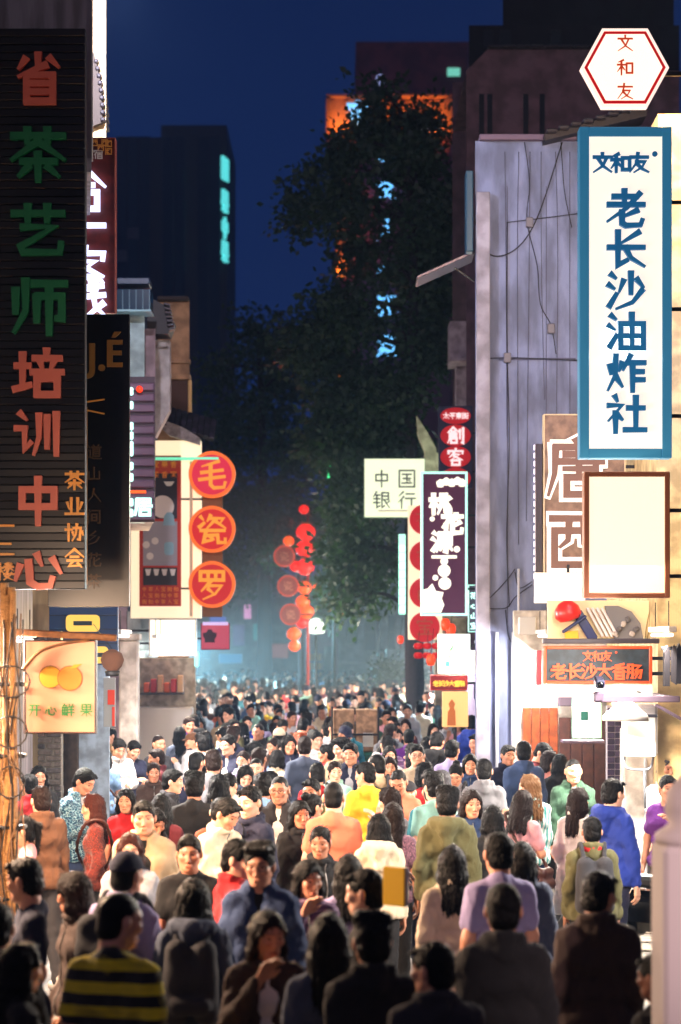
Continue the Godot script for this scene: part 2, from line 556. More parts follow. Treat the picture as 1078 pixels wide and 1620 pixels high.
func normals_of(v: PackedVector3Array, ix: PackedInt32Array) -> PackedVector3Array:
	var n := PackedVector3Array()
	n.resize(v.size())
	for i in range(0, ix.size(), 3):
		var a := ix[i]
		var b := ix[i + 1]
		var c := ix[i + 2]
		var m := (v[c] - v[a]).cross(v[b] - v[a])
		n[a] += m
		n[b] += m
		n[c] += m
	for i in n.size(): n[i] = n[i].normalized()
	return n
var folds := FastNoiseLite.new()
func rumple(v: PackedVector3Array, n: PackedVector3Array, amp: float, scale: Vector3) -> void:
	for i in v.size():
		var q := Vector3(v[i].x + v[i].y * 0.35, v[i].y, v[i].z - v[i].y * 0.25) * scale
		v[i] += n[i] * (folds.get_noise_3dv(q) * 0.7 + 0.6 - absf(folds.get_noise_3dv(q * 0.8 + Vector3(40, 7, 3))) * 2.2) * amp
func meshed(nets: Array, colours: Array = []) -> ArrayMesh:
	# nets: [verts, index] pairs joined into one surface
	var v := PackedVector3Array()
	var ix := PackedInt32Array()
	for part in nets:
		var first := v.size()
		v.append_array(part[0])
		for i in part[1]: ix.append(i + first)
	var arr := []
	arr.resize(Mesh.ARRAY_MAX)
	arr[Mesh.ARRAY_VERTEX] = v
	arr[Mesh.ARRAY_NORMAL] = normals_of(v, ix)
	if colours:
		var col := PackedColorArray()
		for c in colours: col.append_array(c)
		arr[Mesh.ARRAY_COLOR] = col
	arr[Mesh.ARRAY_INDEX] = ix
	var m := ArrayMesh.new()
	m.add_surface_from_arrays(Mesh.PRIMITIVE_TRIANGLES, arr)
	return m
func moved(net: Array, t: Transform3D) -> Array:
	var v: PackedVector3Array = net[0]
	return [t * v, net[1]]

# poses: left (+x) and right (-x) elbow and wrist, head turn (yaw, pitch), stride
const POSES := [
	{"le": Vector3(0.198, 1.12, -0.05), "lw": Vector3(0.21, 0.88, 0.07), "re": Vector3(-0.198, 1.12, 0.02), "rw": Vector3(-0.213, 0.87, 0.05), "yaw": 0.0, "pitch": 0.05, "stride": 0.15},
	{"le": Vector3(0.203, 1.13, 0.02), "lw": Vector3(0.09, 1.13, 0.26), "re": Vector3(-0.203, 1.13, 0.03), "rw": Vector3(-0.07, 1.19, 0.28), "yaw": 0.1, "pitch": 0.45, "stride": 0.05},
	{"le": Vector3(0.198, 1.12, -0.04), "lw": Vector3(0.208, 0.88, 0.05), "re": Vector3(-0.215, 1.15, 0.13), "rw": Vector3(-0.06, 1.40, 0.2), "yaw": 0.3, "pitch": 0.1, "stride": 0.1},
	{"le": Vector3(0.203, 1.14, 0.0), "lw": Vector3(0.14, 1.3, 0.19), "re": Vector3(-0.198, 1.12, 0.0), "rw": Vector3(-0.213, 0.87, 0.06), "yaw": 0.75, "pitch": 0.05, "stride": 0.12},
	{"le": Vector3(0.2, 1.12, -0.03), "lw": Vector3(0.19, 0.9, 0.1), "re": Vector3(-0.2, 1.12, -0.03), "rw": Vector3(-0.2, 0.9, 0.1), "yaw": -0.65, "pitch": 0.12, "stride": 0.03},
]
var bodies := {}
var tops := {}
var legs := {}
var hairs := {}
var extras := {}
func head_at(pose: int) -> Transform3D:
	var p: Dictionary = POSES[pose]
	var b := Basis(Vector3.UP, p.yaw) * Basis(Vector3.RIGHT, p.pitch)
	return Transform3D(b.scaled(Vector3.ONE * 0.99), Vector3(0, 1.505, -0.002) + b * Vector3(0, 0.092, 0.02))

func head_net(woman: bool) -> Array:
	var g := Vox.new(Vector3(-0.1, -0.17, -0.13), Vector3(0.1, 0.14, 0.14), 0.0052)
	var j := 0.9 if woman else 1.0
	g.ell(Vector3(0, 0.032, -0.014), Vector3(0.074, 0.088, 0.093), 0.01)
	g.ell(Vector3(0, -0.02, 0.02), Vector3(0.062 * (0.5 + j * 0.5), 0.078, 0.066), 0.03)
	g.cap(Vector3(-0.022 * j, -0.09, 0.032), Vector3(0.022 * j, -0.09, 0.032), 0.02, 0.02, 0.035)
	g.cap(Vector3(0, -0.098, 0.06), Vector3(0, -0.094, 0.055), 0.014, 0.014, 0.025)
	for s in [-1.0, 1.0]:
		g.cap(Vector3(s * 0.05 * j, -0.048, -0.005), Vector3(s * 0.018, -0.093, 0.05), 0.018, 0.014, 0.03)
		g.ell(Vector3(s * 0.04, -0.018, 0.058), Vector3(0.024, 0.02, 0.02), 0.02)
		g.cap(Vector3(s * 0.012, 0.026, 0.078), Vector3(s * 0.046, 0.026, 0.06), 0.008, 0.008, 0.02)
		g.ell(Vector3(s * 0.033, 0.005, 0.09), Vector3(0.02, 0.012, 0.017), 0.012, true)
		g.ell(Vector3(s * 0.031, 0.005, 0.068), Vector3(0.0125, 0.0105, 0.0125), 0.003)
		g.ell(Vector3(s * 0.079, -0.004, -0.016), Vector3(0.012, 0.032, 0.02), 0.006)
		g.cap(Vector3(s * 0.011, -0.042, 0.086), Vector3(s * 0.011, -0.04, 0.084), 0.008, 0.008, 0.008)
	g.cap(Vector3(0, 0.018, 0.079), Vector3(0, -0.034, 0.094), 0.007, 0.0098, 0.014)
	g.cap(Vector3(-0.017, -0.067, 0.079), Vector3(0.017, -0.067, 0.079), 0.0055, 0.0055, 0.006)
	g.cap(Vector3(-0.014, -0.077, 0.078), Vector3(0.014, -0.077, 0.078), 0.007, 0.007, 0.006)
	g.cap(Vector3(0, -0.06, -0.025), Vector3(0, -0.17, -0.035), 0.052 if woman else 0.058, 0.052 if woman else 0.06, 0.025)
	var net := g.net()
	var v: PackedVector3Array = net[0]
	var col := PackedColorArray()
	for p in v:
		var c := Color(1, 1, 1)
		var ax := absf(p.x)
		if p.z > 0.05:
			var lip := Vector2(p.x / 0.023, (p.y + 0.072) / 0.009).length()
			if lip < 1.0: c = Color(0.8, 0.42, 0.4) if woman else Color(0.86, 0.66, 0.62)
			elif ax > 0.008 and ax < 0.052 and absf(p.y - 0.03 - (0.012 - absf(ax - 0.034)) * 0.12) < (0.0034 if woman else 0.0046): c = Color(0.24, 0.17, 0.15)
			else:
				var eye := Vector2((ax - 0.0315) / 0.0155, (p.y - 0.005) / 0.0062).length()
				if eye < 1.0:
					c = Color(0.9, 0.85, 0.82)
					if absf(ax - 0.031) < 0.0075: c = Color(0.05, 0.035, 0.03)
					elif p.y > 0.009: c = Color(0.12, 0.09, 0.08)
				elif Vector2((ax - 0.03) / 0.017, (p.y + 0.022) / 0.016).length() < 1.0: c = Color(1.0, 0.93, 0.92)
		col.append(c)
	return [v, net[1], col]
func hand_net() -> Array:
	# hangs along -y from the wrist at the origin; the palm faces +x, the thumb points +z
	var g := Vox.new(Vector3(-0.05, -0.2, -0.06), Vector3(0.06, 0.04, 0.09), 0.0055)
	g.cap(Vector3(0, 0.03, 0), Vector3(0, -0.02, 0), 0.027, 0.022, 0.01)
	for i in 4:
		var z := -0.03 + i * 0.02
		var base := Vector3(0, -0.085 + (0.006 if i == 0 else 0.0), z)
		var reach: float = [0.058, 0.074, 0.08, 0.072][i]
		g.cap(Vector3(0, -0.02, z * 0.6), base, 0.014, 0.0125, 0.012)
		var a := base + Vector3(0.008, -reach * 0.48, 0)
		var b := a + Vector3(0.02, -reach * 0.3, 0)
		var e := b + Vector3(0.02, -reach * 0.18, 0)
		g.cap(base, a, 0.0098, 0.009, 0.003)
		g.cap(a, b, 0.009, 0.0084, 0.003)
		g.cap(b, e, 0.0084, 0.0075, 0.003)
	g.cap(Vector3(0.004, -0.025, 0.02), Vector3(0.014, -0.062, 0.046), 0.0145, 0.0115, 0.01)
	g.cap(Vector3(0.014, -0.062, 0.046), Vector3(0.026, -0.1, 0.05), 0.011, 0.0085, 0.004)
	return g.net()
var hand_cache := []
var head_cache := {}
func aim(from: Vector3, to: Vector3, thumb: Vector3) -> Basis:
	var y := (from - to).normalized()
	var z := (thumb - y * thumb.dot(y)).normalized()
	return Basis(y.cross(z), y, z)
func body_mesh(pose: int, woman: bool) -> ArrayMesh:
	var key := "%d %s" % [pose, woman]
	if bodies.has(key): return bodies[key]
	var p: Dictionary = POSES[pose]
	if not head_cache.has(woman): head_cache[woman] = head_net(woman)
	if not hand_cache: hand_cache = hand_net()
	var g := Vox.new(Vector3(-0.34, 0.0, -0.3), Vector3(0.34, 1.56, 0.38), 0.021)
	torso(g, 0.86 if woman else 0.92, -0.014)
	g.cap(Vector3(0, 1.4, -0.01), Vector3(0, 1.53, -0.005), 0.046, 0.045, 0.03)
	for s in ["l", "r"]:
		var sx := 1.0 if s == "l" else -1.0
		arm(g, p, s, 0.0, 1.0)
		var st: float = p.stride * sx
		g.cap(Vector3(sx * 0.085, 0.9, 0), Vector3(sx * 0.09, 0.49, st * 0.5 + 0.03), 0.075, 0.052, 0.03)
		g.cap(Vector3(sx * 0.09, 0.49, st * 0.5 + 0.03), Vector3(sx * 0.09, 0.08, st), 0.05, 0.034, 0.03)
		g.cap(Vector3(sx * 0.09, 0.045, st - 0.02), Vector3(sx * 0.1, 0.04, st + 0.15), 0.036, 0.034, 0.02)
	var nets := [g.net()]
	nets.append(moved(head_cache[woman], head_at(pose)))
	for s in ["l", "r"]:
		var sx := 1.0 if s == "l" else -1.0
		var e: Vector3 = p[s + "e"]
		var w: Vector3 = p[s + "w"]
		var thumb := Vector3(-sx * 0.2, 0, 1) if w.y < 1.0 else Vector3(-sx, 0.6, 0)
		var b := aim(e, w, thumb)
		if sx > 0.0: b = Basis(-b.x, b.y, b.z)
		var net := moved(hand_cache, Transform3D(b, w))
		if b.determinant() < 0.0:
			var ix: PackedInt32Array = net[1].duplicate()
			for i in range(0, ix.size(), 3):
				var t := ix[i]
				ix[i] = ix[i + 1]
				ix[i + 1] = t
			net = [net[0], ix]
		nets.append(net)
	var cols := []
	for i in nets.size():
		if i == 1: cols.append(head_cache[woman][2])
		else:
			var c := PackedColorArray()
			c.resize(nets[i][0].size())
			c.fill(Color(1, 1, 1))
			cols.append(c)
	bodies[key] = meshed(nets, cols)
	return bodies[key]
func torso(g: Vox, w: float, grow: float) -> void:
	g.cap(Vector3(-0.08 * w, 0.93, 0), Vector3(0.08 * w, 0.93, 0), 0.092 + grow, 0.092 + grow, 0.05)
	g.cap(Vector3(-0.068 * w, 1.1, 0.005), Vector3(0.068 * w, 1.1, 0.005), 0.078 + grow, 0.078 + grow, 0.06)
	g.cap(Vector3(-0.088 * w, 1.27, 0.002), Vector3(0.088 * w, 1.27, 0.002), 0.086 + grow, 0.086 + grow, 0.06)
	g.cap(Vector3(-0.137 * w, 1.375, -0.015), Vector3(0.137 * w, 1.375, -0.015), 0.052 + grow, 0.052 + grow, 0.045)
	g.cap(Vector3(-0.11 * w, 1.4, -0.018), Vector3(0, 1.44, -0.02), 0.036 + grow * 0.7, 0.05 + grow * 0.5, 0.03)
	g.cap(Vector3(0.11 * w, 1.4, -0.018), Vector3(0, 1.44, -0.02), 0.036 + grow * 0.7, 0.05 + grow * 0.5, 0.03)
func arm(g: Vox, p: Dictionary, s: String, grow: float, reach: float) -> void:
	var sx := 1.0 if s == "l" else -1.0
	var sh := Vector3(sx * 0.15, 1.372, -0.012)
	var e: Vector3 = p[s + "e"]
	var w: Vector3 = p[s + "w"]
	if reach < 0.6:
		g.cap(sh, sh.lerp(e, 0.66), 0.048 + grow, 0.05 + grow, 0.035)
		return
	g.cap(sh, e, 0.046 + grow, 0.039 + grow, 0.035)
	g.cap(e, e.lerp(w, reach), 0.039 + grow, 0.027 + grow, 0.03)
# garments: tee, jacket, hoodie, coat, open, shirt (sleeveless layer under an open jacket)
func top_mesh(pose: int, kind: String, woman: bool) -> ArrayMesh:
	if not (kind in ["tee", "coat", "shirt"]): woman = false
	var key := "%d %s %s" % [pose, kind, woman]
	if tops.has(key): return tops[key]
	var p: Dictionary = POSES[pose]
	var low := 0.45 if kind == "coat" else 0.78
	var g := Vox.new(Vector3(-0.36, low, -0.3), Vector3(0.36, 1.62, 0.36), 0.0185)
	var grow: float = {"tee": 0.01, "jacket": 0.016, "hoodie": 0.018, "coat": 0.016, "open": 0.022, "shirt": 0.0}[kind]
	var w := 0.88 if woman else 0.97
	torso(g, w, grow)
	if kind == "coat":
		g.cap(Vector3(-0.09, 0.9, -0.005), Vector3(-0.11, 0.5, -0.01), 0.125, 0.14, 0.06)
		g.cap(Vector3(0.09, 0.9, -0.005), Vector3(0.11, 0.5, -0.01), 0.125, 0.14, 0.06)
		g.plane(Vector3(0, -1, 0), -0.55)
	else:
		var belly := 0.012 if kind != "tee" and kind != "shirt" else 0.0
		g.cap(Vector3(-0.08 * w, 0.9, 0), Vector3(0.08 * w, 0.9, 0), 0.098 + grow + belly, 0.098 + grow + belly, 0.05)
		g.plane(Vector3(0, -1, 0), -0.86 if kind != "shirt" else -0.89)
	g.cap(Vector3(0, 1.425, -0.04), Vector3(0, 1.44, -0.035), 0.068, 0.066, 0.03)
	if kind != "shirt":
		for s in ["l", "r"]: arm(g, p, s, grow * 0.8, 0.5 if kind == "tee" else 0.93)
	if kind in ["jacket", "coat", "open"]:
		for i in 10:
			var a := TAU * i / 10.0
			var b := TAU * (i + 1) / 10.0
			if kind == "open" and (i == 2 or i == 1): continue
			g.cap(Vector3(cos(a) * 0.078, 1.475 - sin(a) * 0.02, sin(a) * 0.074 - 0.008), Vector3(cos(b) * 0.078, 1.475 - sin(b) * 0.02, sin(b) * 0.074 - 0.008), 0.021, 0.021, 0.02)
	if kind == "hoodie":
		for i in 9:
			var a := PI * (0.95 + 1.1 * i / 9.0)
			var b := PI * (0.95 + 1.1 * (i + 1) / 9.0)
			g.cap(Vector3(cos(a) * 0.1, 1.455, sin(a) * 0.105 - 0.02), Vector3(cos(b) * 0.1, 1.455, sin(b) * 0.105 - 0.02), 0.042, 0.042, 0.03)
		g.cap(Vector3(0, 1.44, -0.12), Vector3(0, 1.3, -0.135), 0.06, 0.03, 0.05)
	if kind == "open":
		g.ell(Vector3(0, 1.12, 0.2), Vector3(0.085, 0.52, 0.16), 0.008, true)
		g.ell(Vector3(0, 1.43, 0.13), Vector3(0.05, 0.13, 0.11), 0.008, true)
	else:
		g.cap(Vector3(0, 1.3, 0.0), Vector3(0, 1.31, 0.0), 0.05, 0.05, 0.02)
	var net := g.net()
	var v: PackedVector3Array = net[0]
	folds.seed = hash(key)
	rumple(v, normals_of(v, net[1]), 0.009 if kind == "tee" else 0.0 if kind == "shirt" else 0.013, Vector3(52, 26, 52))
	tops[key] = meshed([[v, net[1]]])
	return tops[key]
func trousers_mesh(pose: int) -> ArrayMesh:
	if legs.has(pose): return legs[pose]
	var stride: float = POSES[pose].stride
	var g := Vox.new(Vector3(-0.28, 0.03, -0.3), Vector3(0.28, 1.06, 0.3), 0.0205)
	g.cap(Vector3(-0.08, 0.94, 0), Vector3(0.08, 0.94, 0), 0.1, 0.1, 0.04)
	for sx in [-1.0, 1.0]:
		var st: float = stride * sx
		g.cap(Vector3(sx * 0.085, 0.9, 0), Vector3(sx * 0.09, 0.49, st * 0.5 + 0.03), 0.093, 0.07, 0.02)
		g.cap(Vector3(sx * 0.09, 0.49, st * 0.5 + 0.03), Vector3(sx * 0.09, 0.1, st), 0.068, 0.055, 0.02)
	g.plane(Vector3(0, 1, 0), 1.0)
	g.plane(Vector3(0, -1, 0), -0.07)
	var net := g.net()
	var v: PackedVector3Array = net[0]
	folds.seed = 77 + pose
	rumple(v, normals_of(v, net[1]), 0.01, Vector3(40, 34, 40))
	legs[pose] = meshed([[v, net[1]]])
	return legs[pose]
func shoe_mesh() -> ArrayMesh:
	if extras.has("shoe"): return extras.shoe
	var g := Vox.new(Vector3(-0.07, -0.01, -0.1), Vector3(0.07, 0.16, 0.23), 0.012)
	g.cap(Vector3(0, 0.05, -0.02), Vector3(0, 0.042, 0.15), 0.046, 0.042, 0.02)
	g.cap(Vector3(0, 0.05, -0.02), Vector3(0, 0.12, -0.02), 0.046, 0.045, 0.02)
	g.plane(Vector3(0, -1, 0), -0.006)
	extras.shoe = meshed([g.net()])
	return extras.shoe
# hair, in head coordinates: crop, quiff, buzz, long, bob, tail, bun; and a cap
func hair_mesh(kind: String) -> ArrayMesh:
	if hairs.has(kind): return hairs[kind]
	var long: bool = kind in ["long", "bob", "tail"]
	var g := Vox.new(Vector3(-0.13, -0.34 if kind == "long" else -0.24 if kind == "tail" else -0.16, -0.2), Vector3(0.13, 0.2, 0.13), 0.0068)
	var t: float = {"crop": -0.003, "quiff": 0.002, "buzz": -0.008, "long": 0.0, "bob": 0.002, "tail": -0.004, "bun": -0.004, "cap": 0.006}[kind]
	if kind == "cap":
		g.ell(Vector3(0, 0.045, -0.012), Vector3(0.088, 0.092, 0.105), 0.01)
		g.plane(Vector3(0, -1, 0.1), -0.036)
		for i in 7:
			var x := -0.06 + i * 0.02
			g.cap(Vector3(x, 0.044, 0.06), Vector3(x * 0.9, 0.036 - absf(x) * 0.15, 0.165 - x * x * 9.0), 0.009, 0.006, 0.008)
		g.cap(Vector3(0, 0.136, -0.012), Vector3(0, 0.138, -0.012), 0.008, 0.008, 0.004)
	else:
		g.ell(Vector3(0, 0.037, -0.017), Vector3(0.083 + t, 0.096 + t, 0.101 + t), 0.01)
		g.ell(Vector3(0, -0.03, -0.05), Vector3(0.074 + t, 0.07, 0.066 + t), 0.02)
		if kind == "quiff":
			for i in 5: g.cap(Vector3(-0.05 + i * 0.025, 0.1, 0.03), Vector3(-0.056 + i * 0.027, 0.105, 0.078), 0.026, 0.016, 0.012)
			g.cap(Vector3(-0.05, 0.1, -0.02), Vector3(0.05, 0.11, -0.02), 0.04, 0.04, 0.03)
		if kind == "crop":
			for i in 5: g.cap(Vector3(-0.05 + i * 0.025, 0.09, 0.05), Vector3(-0.055 + i * 0.026, 0.074 + 0.006 * (i % 2), 0.08), 0.012, 0.007, 0.012)
		# the face stays free
		g.ell(Vector3(0, -0.045, 0.105), Vector3(0.077, 0.116, 0.1), 0.008, true)
		if not long:
			for s in [-1.0, 1.0]: g.ell(Vector3(s * 0.09, -0.05, 0.0), Vector3(0.03, 0.062, 0.045), 0.01, true)
			g.ell(Vector3(0, -0.16, -0.03), Vector3(0.12, 0.085, 0.12), 0.012, true)
		if kind == "bun":
			g.ell(Vector3(0, 0.1, -0.1), Vector3(0.042, 0.04, 0.042), 0.012)
		if kind == "long" or kind == "bob":
			var end := -0.3 if kind == "long" else -0.11
			for i in 9:
				var a := PI * (0.98 + 1.04 * i / 8.0)
				var x := cos(a) * 0.083
				var z := sin(a) * 0.09 - 0.01
				var out := 1.12 if kind == "long" else 1.08
				g.cap(Vector3(x * 0.9, 0.04, z), Vector3(x * 1.03, -0.08, z * 1.03), 0.022, 0.024, 0.02)
				g.cap(Vector3(x * 1.03, -0.08, z * 1.03), Vector3(x * out, end - 0.02 * (i % 2) + (0.1 if i in [0, 8] and kind == "long" else 0.0), z * 1.0 - (0.025 if kind == "long" else 0.0)), 0.024, 0.013, 0.02)
			for s in [-1.0, 1.0]: g.cap(Vector3(s * 0.018, 0.118, 0.03), Vector3(s * 0.07, 0.03, 0.055), 0.014, 0.013, 0.014)
		if kind == "tail":
			for s in [-1.0, 1.0]: g.ell(Vector3(s * 0.085, -0.06, 0.01), Vector3(0.02, 0.06, 0.045), 0.01, true)
			g.ell(Vector3(0, -0.15, -0.03), Vector3(0.12, 0.08, 0.1), 0.012, true)
			g.cap(Vector3(0, 0.06, -0.11), Vector3(0.0, 0.04, -0.145), 0.02, 0.024, 0.015)
			g.cap(Vector3(0, 0.04, -0.145), Vector3(0.01, -0.19, -0.12), 0.027, 0.012, 0.01)
	var net := g.net()
	var v: PackedVector3Array = net[0]
	if kind != "cap":
		folds.seed = 5
		rumple(v, normals_of(v, net[1]), 0.006 if kind != "buzz" else 0.002, Vector3(300, 60, 300))
	var nets := [[v, net[1]]]
	if kind != "cap": nets.append(locks(v, normals_of(v, net[1]), 0.01 if kind == "buzz" else 0.022 if not long else 0.045))
	hairs[kind] = meshed(nets)
	return hairs[kind]
func locks(v: PackedVector3Array, n: PackedVector3Array, reach: float) -> Array:
	# thin locks lying on the hair, so that it has strands and an uneven edge
	var r := RandomNumberGenerator.new()
	r.seed = v.size()
	var out := PackedVector3Array()
	var ix := PackedInt32Array()
	for i in 900:
		var k := r.randi() % v.size()
		var p := v[k]
		var up := n[k]
		var fall := (Vector3(p.x * 3.0, -1.0, -0.35 + r.randfn() * 0.25) + Vector3(r.randfn(), r.randfn(), r.randfn()) * 0.14)
		if p.y > 0.08: fall = Vector3(p.x * 9.0 + r.randfn() * 0.5, 0.1, (0.8 if p.z > 0.02 else -0.7) + r.randfn() * 0.5)
		fall = (fall - up * fall.dot(up)).normalized()
		var side := fall.cross(up).normalized() * reach * 0.07
		var far := reach * r.randf_range(0.5, 1.2)
		var a := p + up * 0.001
		var b := p + fall * far * 0.5 + up * r.randf_range(0.001, 0.003)
		var c := p + fall * far + up * r.randf_range(-0.001, 0.0025)
		var f := out.size()
		out.append_array(PackedVector3Array([a - side * 0.6, a + side * 0.6, b + side, b - side, c]))
		ix.append_array(PackedInt32Array([f, f + 1, f + 2, f, f + 2, f + 3, f + 3, f + 2, f + 4]))
	return [out, ix]
func zip_mesh(pose: int, kind: String) -> ArrayMesh:
	# a thin zip down the front of the garment, laid on its surface
	var key := "zip %d %s" % [pose, kind]
	if extras.has(key): return extras[key]
	var v: PackedVector3Array = top_mesh(pose, kind, false).surface_get_arrays(0)[Mesh.ARRAY_VERTEX]
	var pts := []
	for i in 15:
		var y := 0.88 + i * 0.04
		var z := -1.0
		for p in v:
			if absf(p.x) < 0.02 and absf(p.y - y) < 0.02 and p.z < 0.19: z = maxf(z, p.z)
		if z > 0.0: pts.append(Vector3(0, y, z + 0.001))
	var st := SurfaceTool.new()
	st.begin(Mesh.PRIMITIVE_TRIANGLES)
	st.set_smooth_group(1)
	add_tube(st, pts, 0.005, 0.005, 6)
	extras[key] = finish(st)
	return extras[key]
func glasses_mesh() -> ArrayMesh:
	if extras.has("glasses"): return extras.glasses
	var st := SurfaceTool.new()
	st.begin(Mesh.PRIMITIVE_TRIANGLES)
	st.set_smooth_group(1)
	for s in [-1.0, 1.0]:
		var ring := []
		for i in 15: ring.append(Vector3(s * 0.033 + cos(TAU * i / 14) * 0.024, 0.003 + sin(TAU * i / 14) * 0.019, 0.096))
		add_tube(st, ring, 0.0022, 0.0022, 5)
		add_tube(st, [Vector3(s * 0.057, 0.006, 0.096), Vector3(s * 0.08, 0.006, 0.0)], 0.002, 0.002, 5)
	add_tube(st, [Vector3(-0.009, 0.006, 0.097), Vector3(0.009, 0.006, 0.097)], 0.002, 0.002, 5)
	extras.glasses = finish(st)
	return extras.glasses
func backpack_mesh() -> ArrayMesh:
	if extras.has("backpack"): return extras.backpack
	var g := Vox.new(Vector3(-0.22, 0.86, -0.4), Vector3(0.22, 1.56, 0.2), 0.016)
	for s in [-1.0, 1.0]: g.cap(Vector3(s * 0.09, 1.0, -0.2), Vector3(s * 0.08, 1.34, -0.2), 0.075, 0.07, 0.06)
	g.cap(Vector3(-0.07, 1.05, -0.27), Vector3(0.07, 1.05, -0.27), 0.055, 0.055, 0.02)
	g.cap(Vector3(-0.05, 1.2, -0.2), Vector3(0.05, 1.2, -0.2), 0.09, 0.09, 0.05)
	for s in [-1.0, 1.0]:
		var path := curve([Vector3(s * 0.08, 1.36, -0.16), Vector3(s * 0.1, 1.5, -0.03), Vector3(s * 0.105, 1.4, 0.105), Vector3(s * 0.13, 1.2, 0.135)], 3)
		for i in path.size() - 1: g.cap(path[i], path[i + 1], 0.02, 0.02, 0.01)
	extras.backpack = meshed([g.net()])
	return extras.backpack
func bag_mesh() -> ArrayMesh:
	if extras.has("bag"): return extras.bag
	var g := Vox.new(Vector3(-0.4, 0.7, -0.3), Vector3(0.3, 1.58, 0.3), 0.013)
	g.cap(Vector3(-0.27, 0.86, -0.08), Vector3(-0.27, 0.86, 0.08), 0.055, 0.055, 0.03)
	g.cap(Vector3(-0.265, 0.97, -0.07), Vector3(-0.265, 0.97, 0.07), 0.045, 0.045, 0.05)
	var back := curve([Vector3(-0.26, 0.98, -0.07), Vector3(-0.08, 1.2, -0.16), Vector3(0.1, 1.45, -0.11), Vector3(0.13, 1.5, -0.01), Vector3(0.09, 1.43, 0.1), Vector3(-0.07, 1.2, 0.165), Vector3(-0.26, 0.98, 0.07)], 3)
	for i in back.size() - 1: g.cap(back[i], back[i + 1], 0.015, 0.015, 0.02)
	extras.bag = meshed([g.net()])
	return extras.bag

func cloth(key: String, c: Color, texture: Texture2D = null, scale := 1.0) -> StandardMaterial3D:
	if mats.has("cloth " + key): return mats["cloth " + key]
	var m := StandardMaterial3D.new()
	m.resource_name = key
	m.albedo_color = c
	m.roughness = 0.88
	m.rim_enabled = true
	m.rim = 0.35
	m.rim_tint = 0.6
	m.heightmap_enabled = true
	m.heightmap_texture = grain
	m.heightmap_scale = 0.35
	m.uv1_triplanar = true
	m.uv1_scale = Vector3.ONE * (7.0 if texture == null else scale)
	if texture: m.albedo_texture = texture
	mats["cloth " + key] = m
	return m
const DYES := {
	"black": Color(0.055, 0.055, 0.065), "charcoal": Color(0.16, 0.16, 0.18), "navy": Color(0.07, 0.09, 0.2), "denim": Color(0.17, 0.25, 0.4), "grey": Color(0.42, 0.42, 0.44),
	"pale grey": Color(0.66, 0.66, 0.68), "white": Color(0.86, 0.85, 0.84), "cream": Color(0.84, 0.77, 0.66), "beige": Color(0.7, 0.6, 0.47), "brown": Color(0.36, 0.23, 0.14), "dark brown": Color(0.2, 0.13, 0.1),
	"olive": Color(0.34, 0.33, 0.2), "dark green": Color(0.12, 0.25, 0.18), "teal": Color(0.1, 0.38, 0.44), "sky blue": Color(0.5, 0.66, 0.84), "blue": Color(0.1, 0.2, 0.55), "red": Color(0.7, 0.07, 0.1),
	"maroon": Color(0.36, 0.08, 0.12), "salmon": Color(0.88, 0.48, 0.36), "pink": Color(0.85, 0.6, 0.62), "purple": Color(0.34, 0.1, 0.45), "lilac": Color(0.62, 0.58, 0.74), "yellow": Color(0.9, 0.72, 0.14),
	"slate": Color(0.26, 0.3, 0.38), "rust": Color(0.55, 0.24, 0.12), "mint": Color(0.6, 0.8, 0.74),
}
func stripes(rows: Array, across: bool) -> ImageTexture:
	var im := Image.create(64, 64, false, Image.FORMAT_RGB8)
	var n := rows.size()
	for i in 64:
		var c: Color = rows[i * n / 64]
		im.fill_rect(Rect2i(0, i, 64, 1) if across else Rect2i(i, 0, 1, 64), c)
	return ImageTexture.create_from_image(im)
func print_cloth(seed_value: int, freq: float, colours: Array) -> NoiseTexture2D:
	var t := noise_texture(seed_value, freq, colours[0], colours[-1], 256, 2)
	var r := Gradient.new()
	r.interpolation_mode = Gradient.GRADIENT_INTERPOLATE_CONSTANT
	r.offsets = PackedFloat32Array([0.0, 0.4, 0.52, 0.66])
	r.colors = PackedColorArray([colours[0], colours[1], colours[2], colours[0]])
	t.color_ramp = r
	return t
func fabric(dye: String) -> StandardMaterial3D:
	if DYES.has(dye): return cloth(dye, DYES[dye])
	match dye:
		"yellow striped": return cloth(dye, Color.WHITE, stripes([Color(0.04, 0.04, 0.05), Color(0.95, 0.86, 0.12)], true), 10.0)
		"mint striped": return cloth(dye, Color.WHITE, stripes([Color(0.85, 0.88, 0.86), Color(0.25, 0.62, 0.6)], false), 20.0)
		"teal patterned": return cloth(dye, Color.WHITE, print_cloth(3, 0.03, [Color(0.05, 0.22, 0.35), Color(0.1, 0.42, 0.52), Color(0.7, 0.85, 0.88)]), 3.0)
		"red patterned": return cloth(dye, Color.WHITE, print_cloth(9, 0.04, [Color(0.35, 0.06, 0.04), Color(0.6, 0.2, 0.08), Color(0.08, 0.04, 0.04)]), 4.0)
		"floral": return cloth(dye, Color.WHITE, print_cloth(12, 0.04, [Color(0.4, 0.26, 0.34), Color(0.7, 0.5, 0.55), Color(0.15, 0.1, 0.16)]), 3.5)
		"plaid": return cloth(dye, Color.WHITE, stripes([Color(0.4, 0.25, 0.42), Color(0.6, 0.5, 0.6), Color(0.3, 0.18, 0.34), Color(0.4, 0.25, 0.42)], true), 14.0)
	return cloth(dye, Color(0.5, 0.5, 0.5))
func skin(tone: int) -> StandardMaterial3D:
	var key := "skin %d" % tone
	if mats.has(key): return mats[key]
	var m := StandardMaterial3D.new()
	m.resource_name = key
	m.albedo_color = [Color(0.87, 0.66, 0.55), Color(0.8, 0.57, 0.45), Color(0.7, 0.48, 0.37)][tone]
	m.vertex_color_use_as_albedo = true
	m.roughness = 0.5
	mats[key] = m
	return m
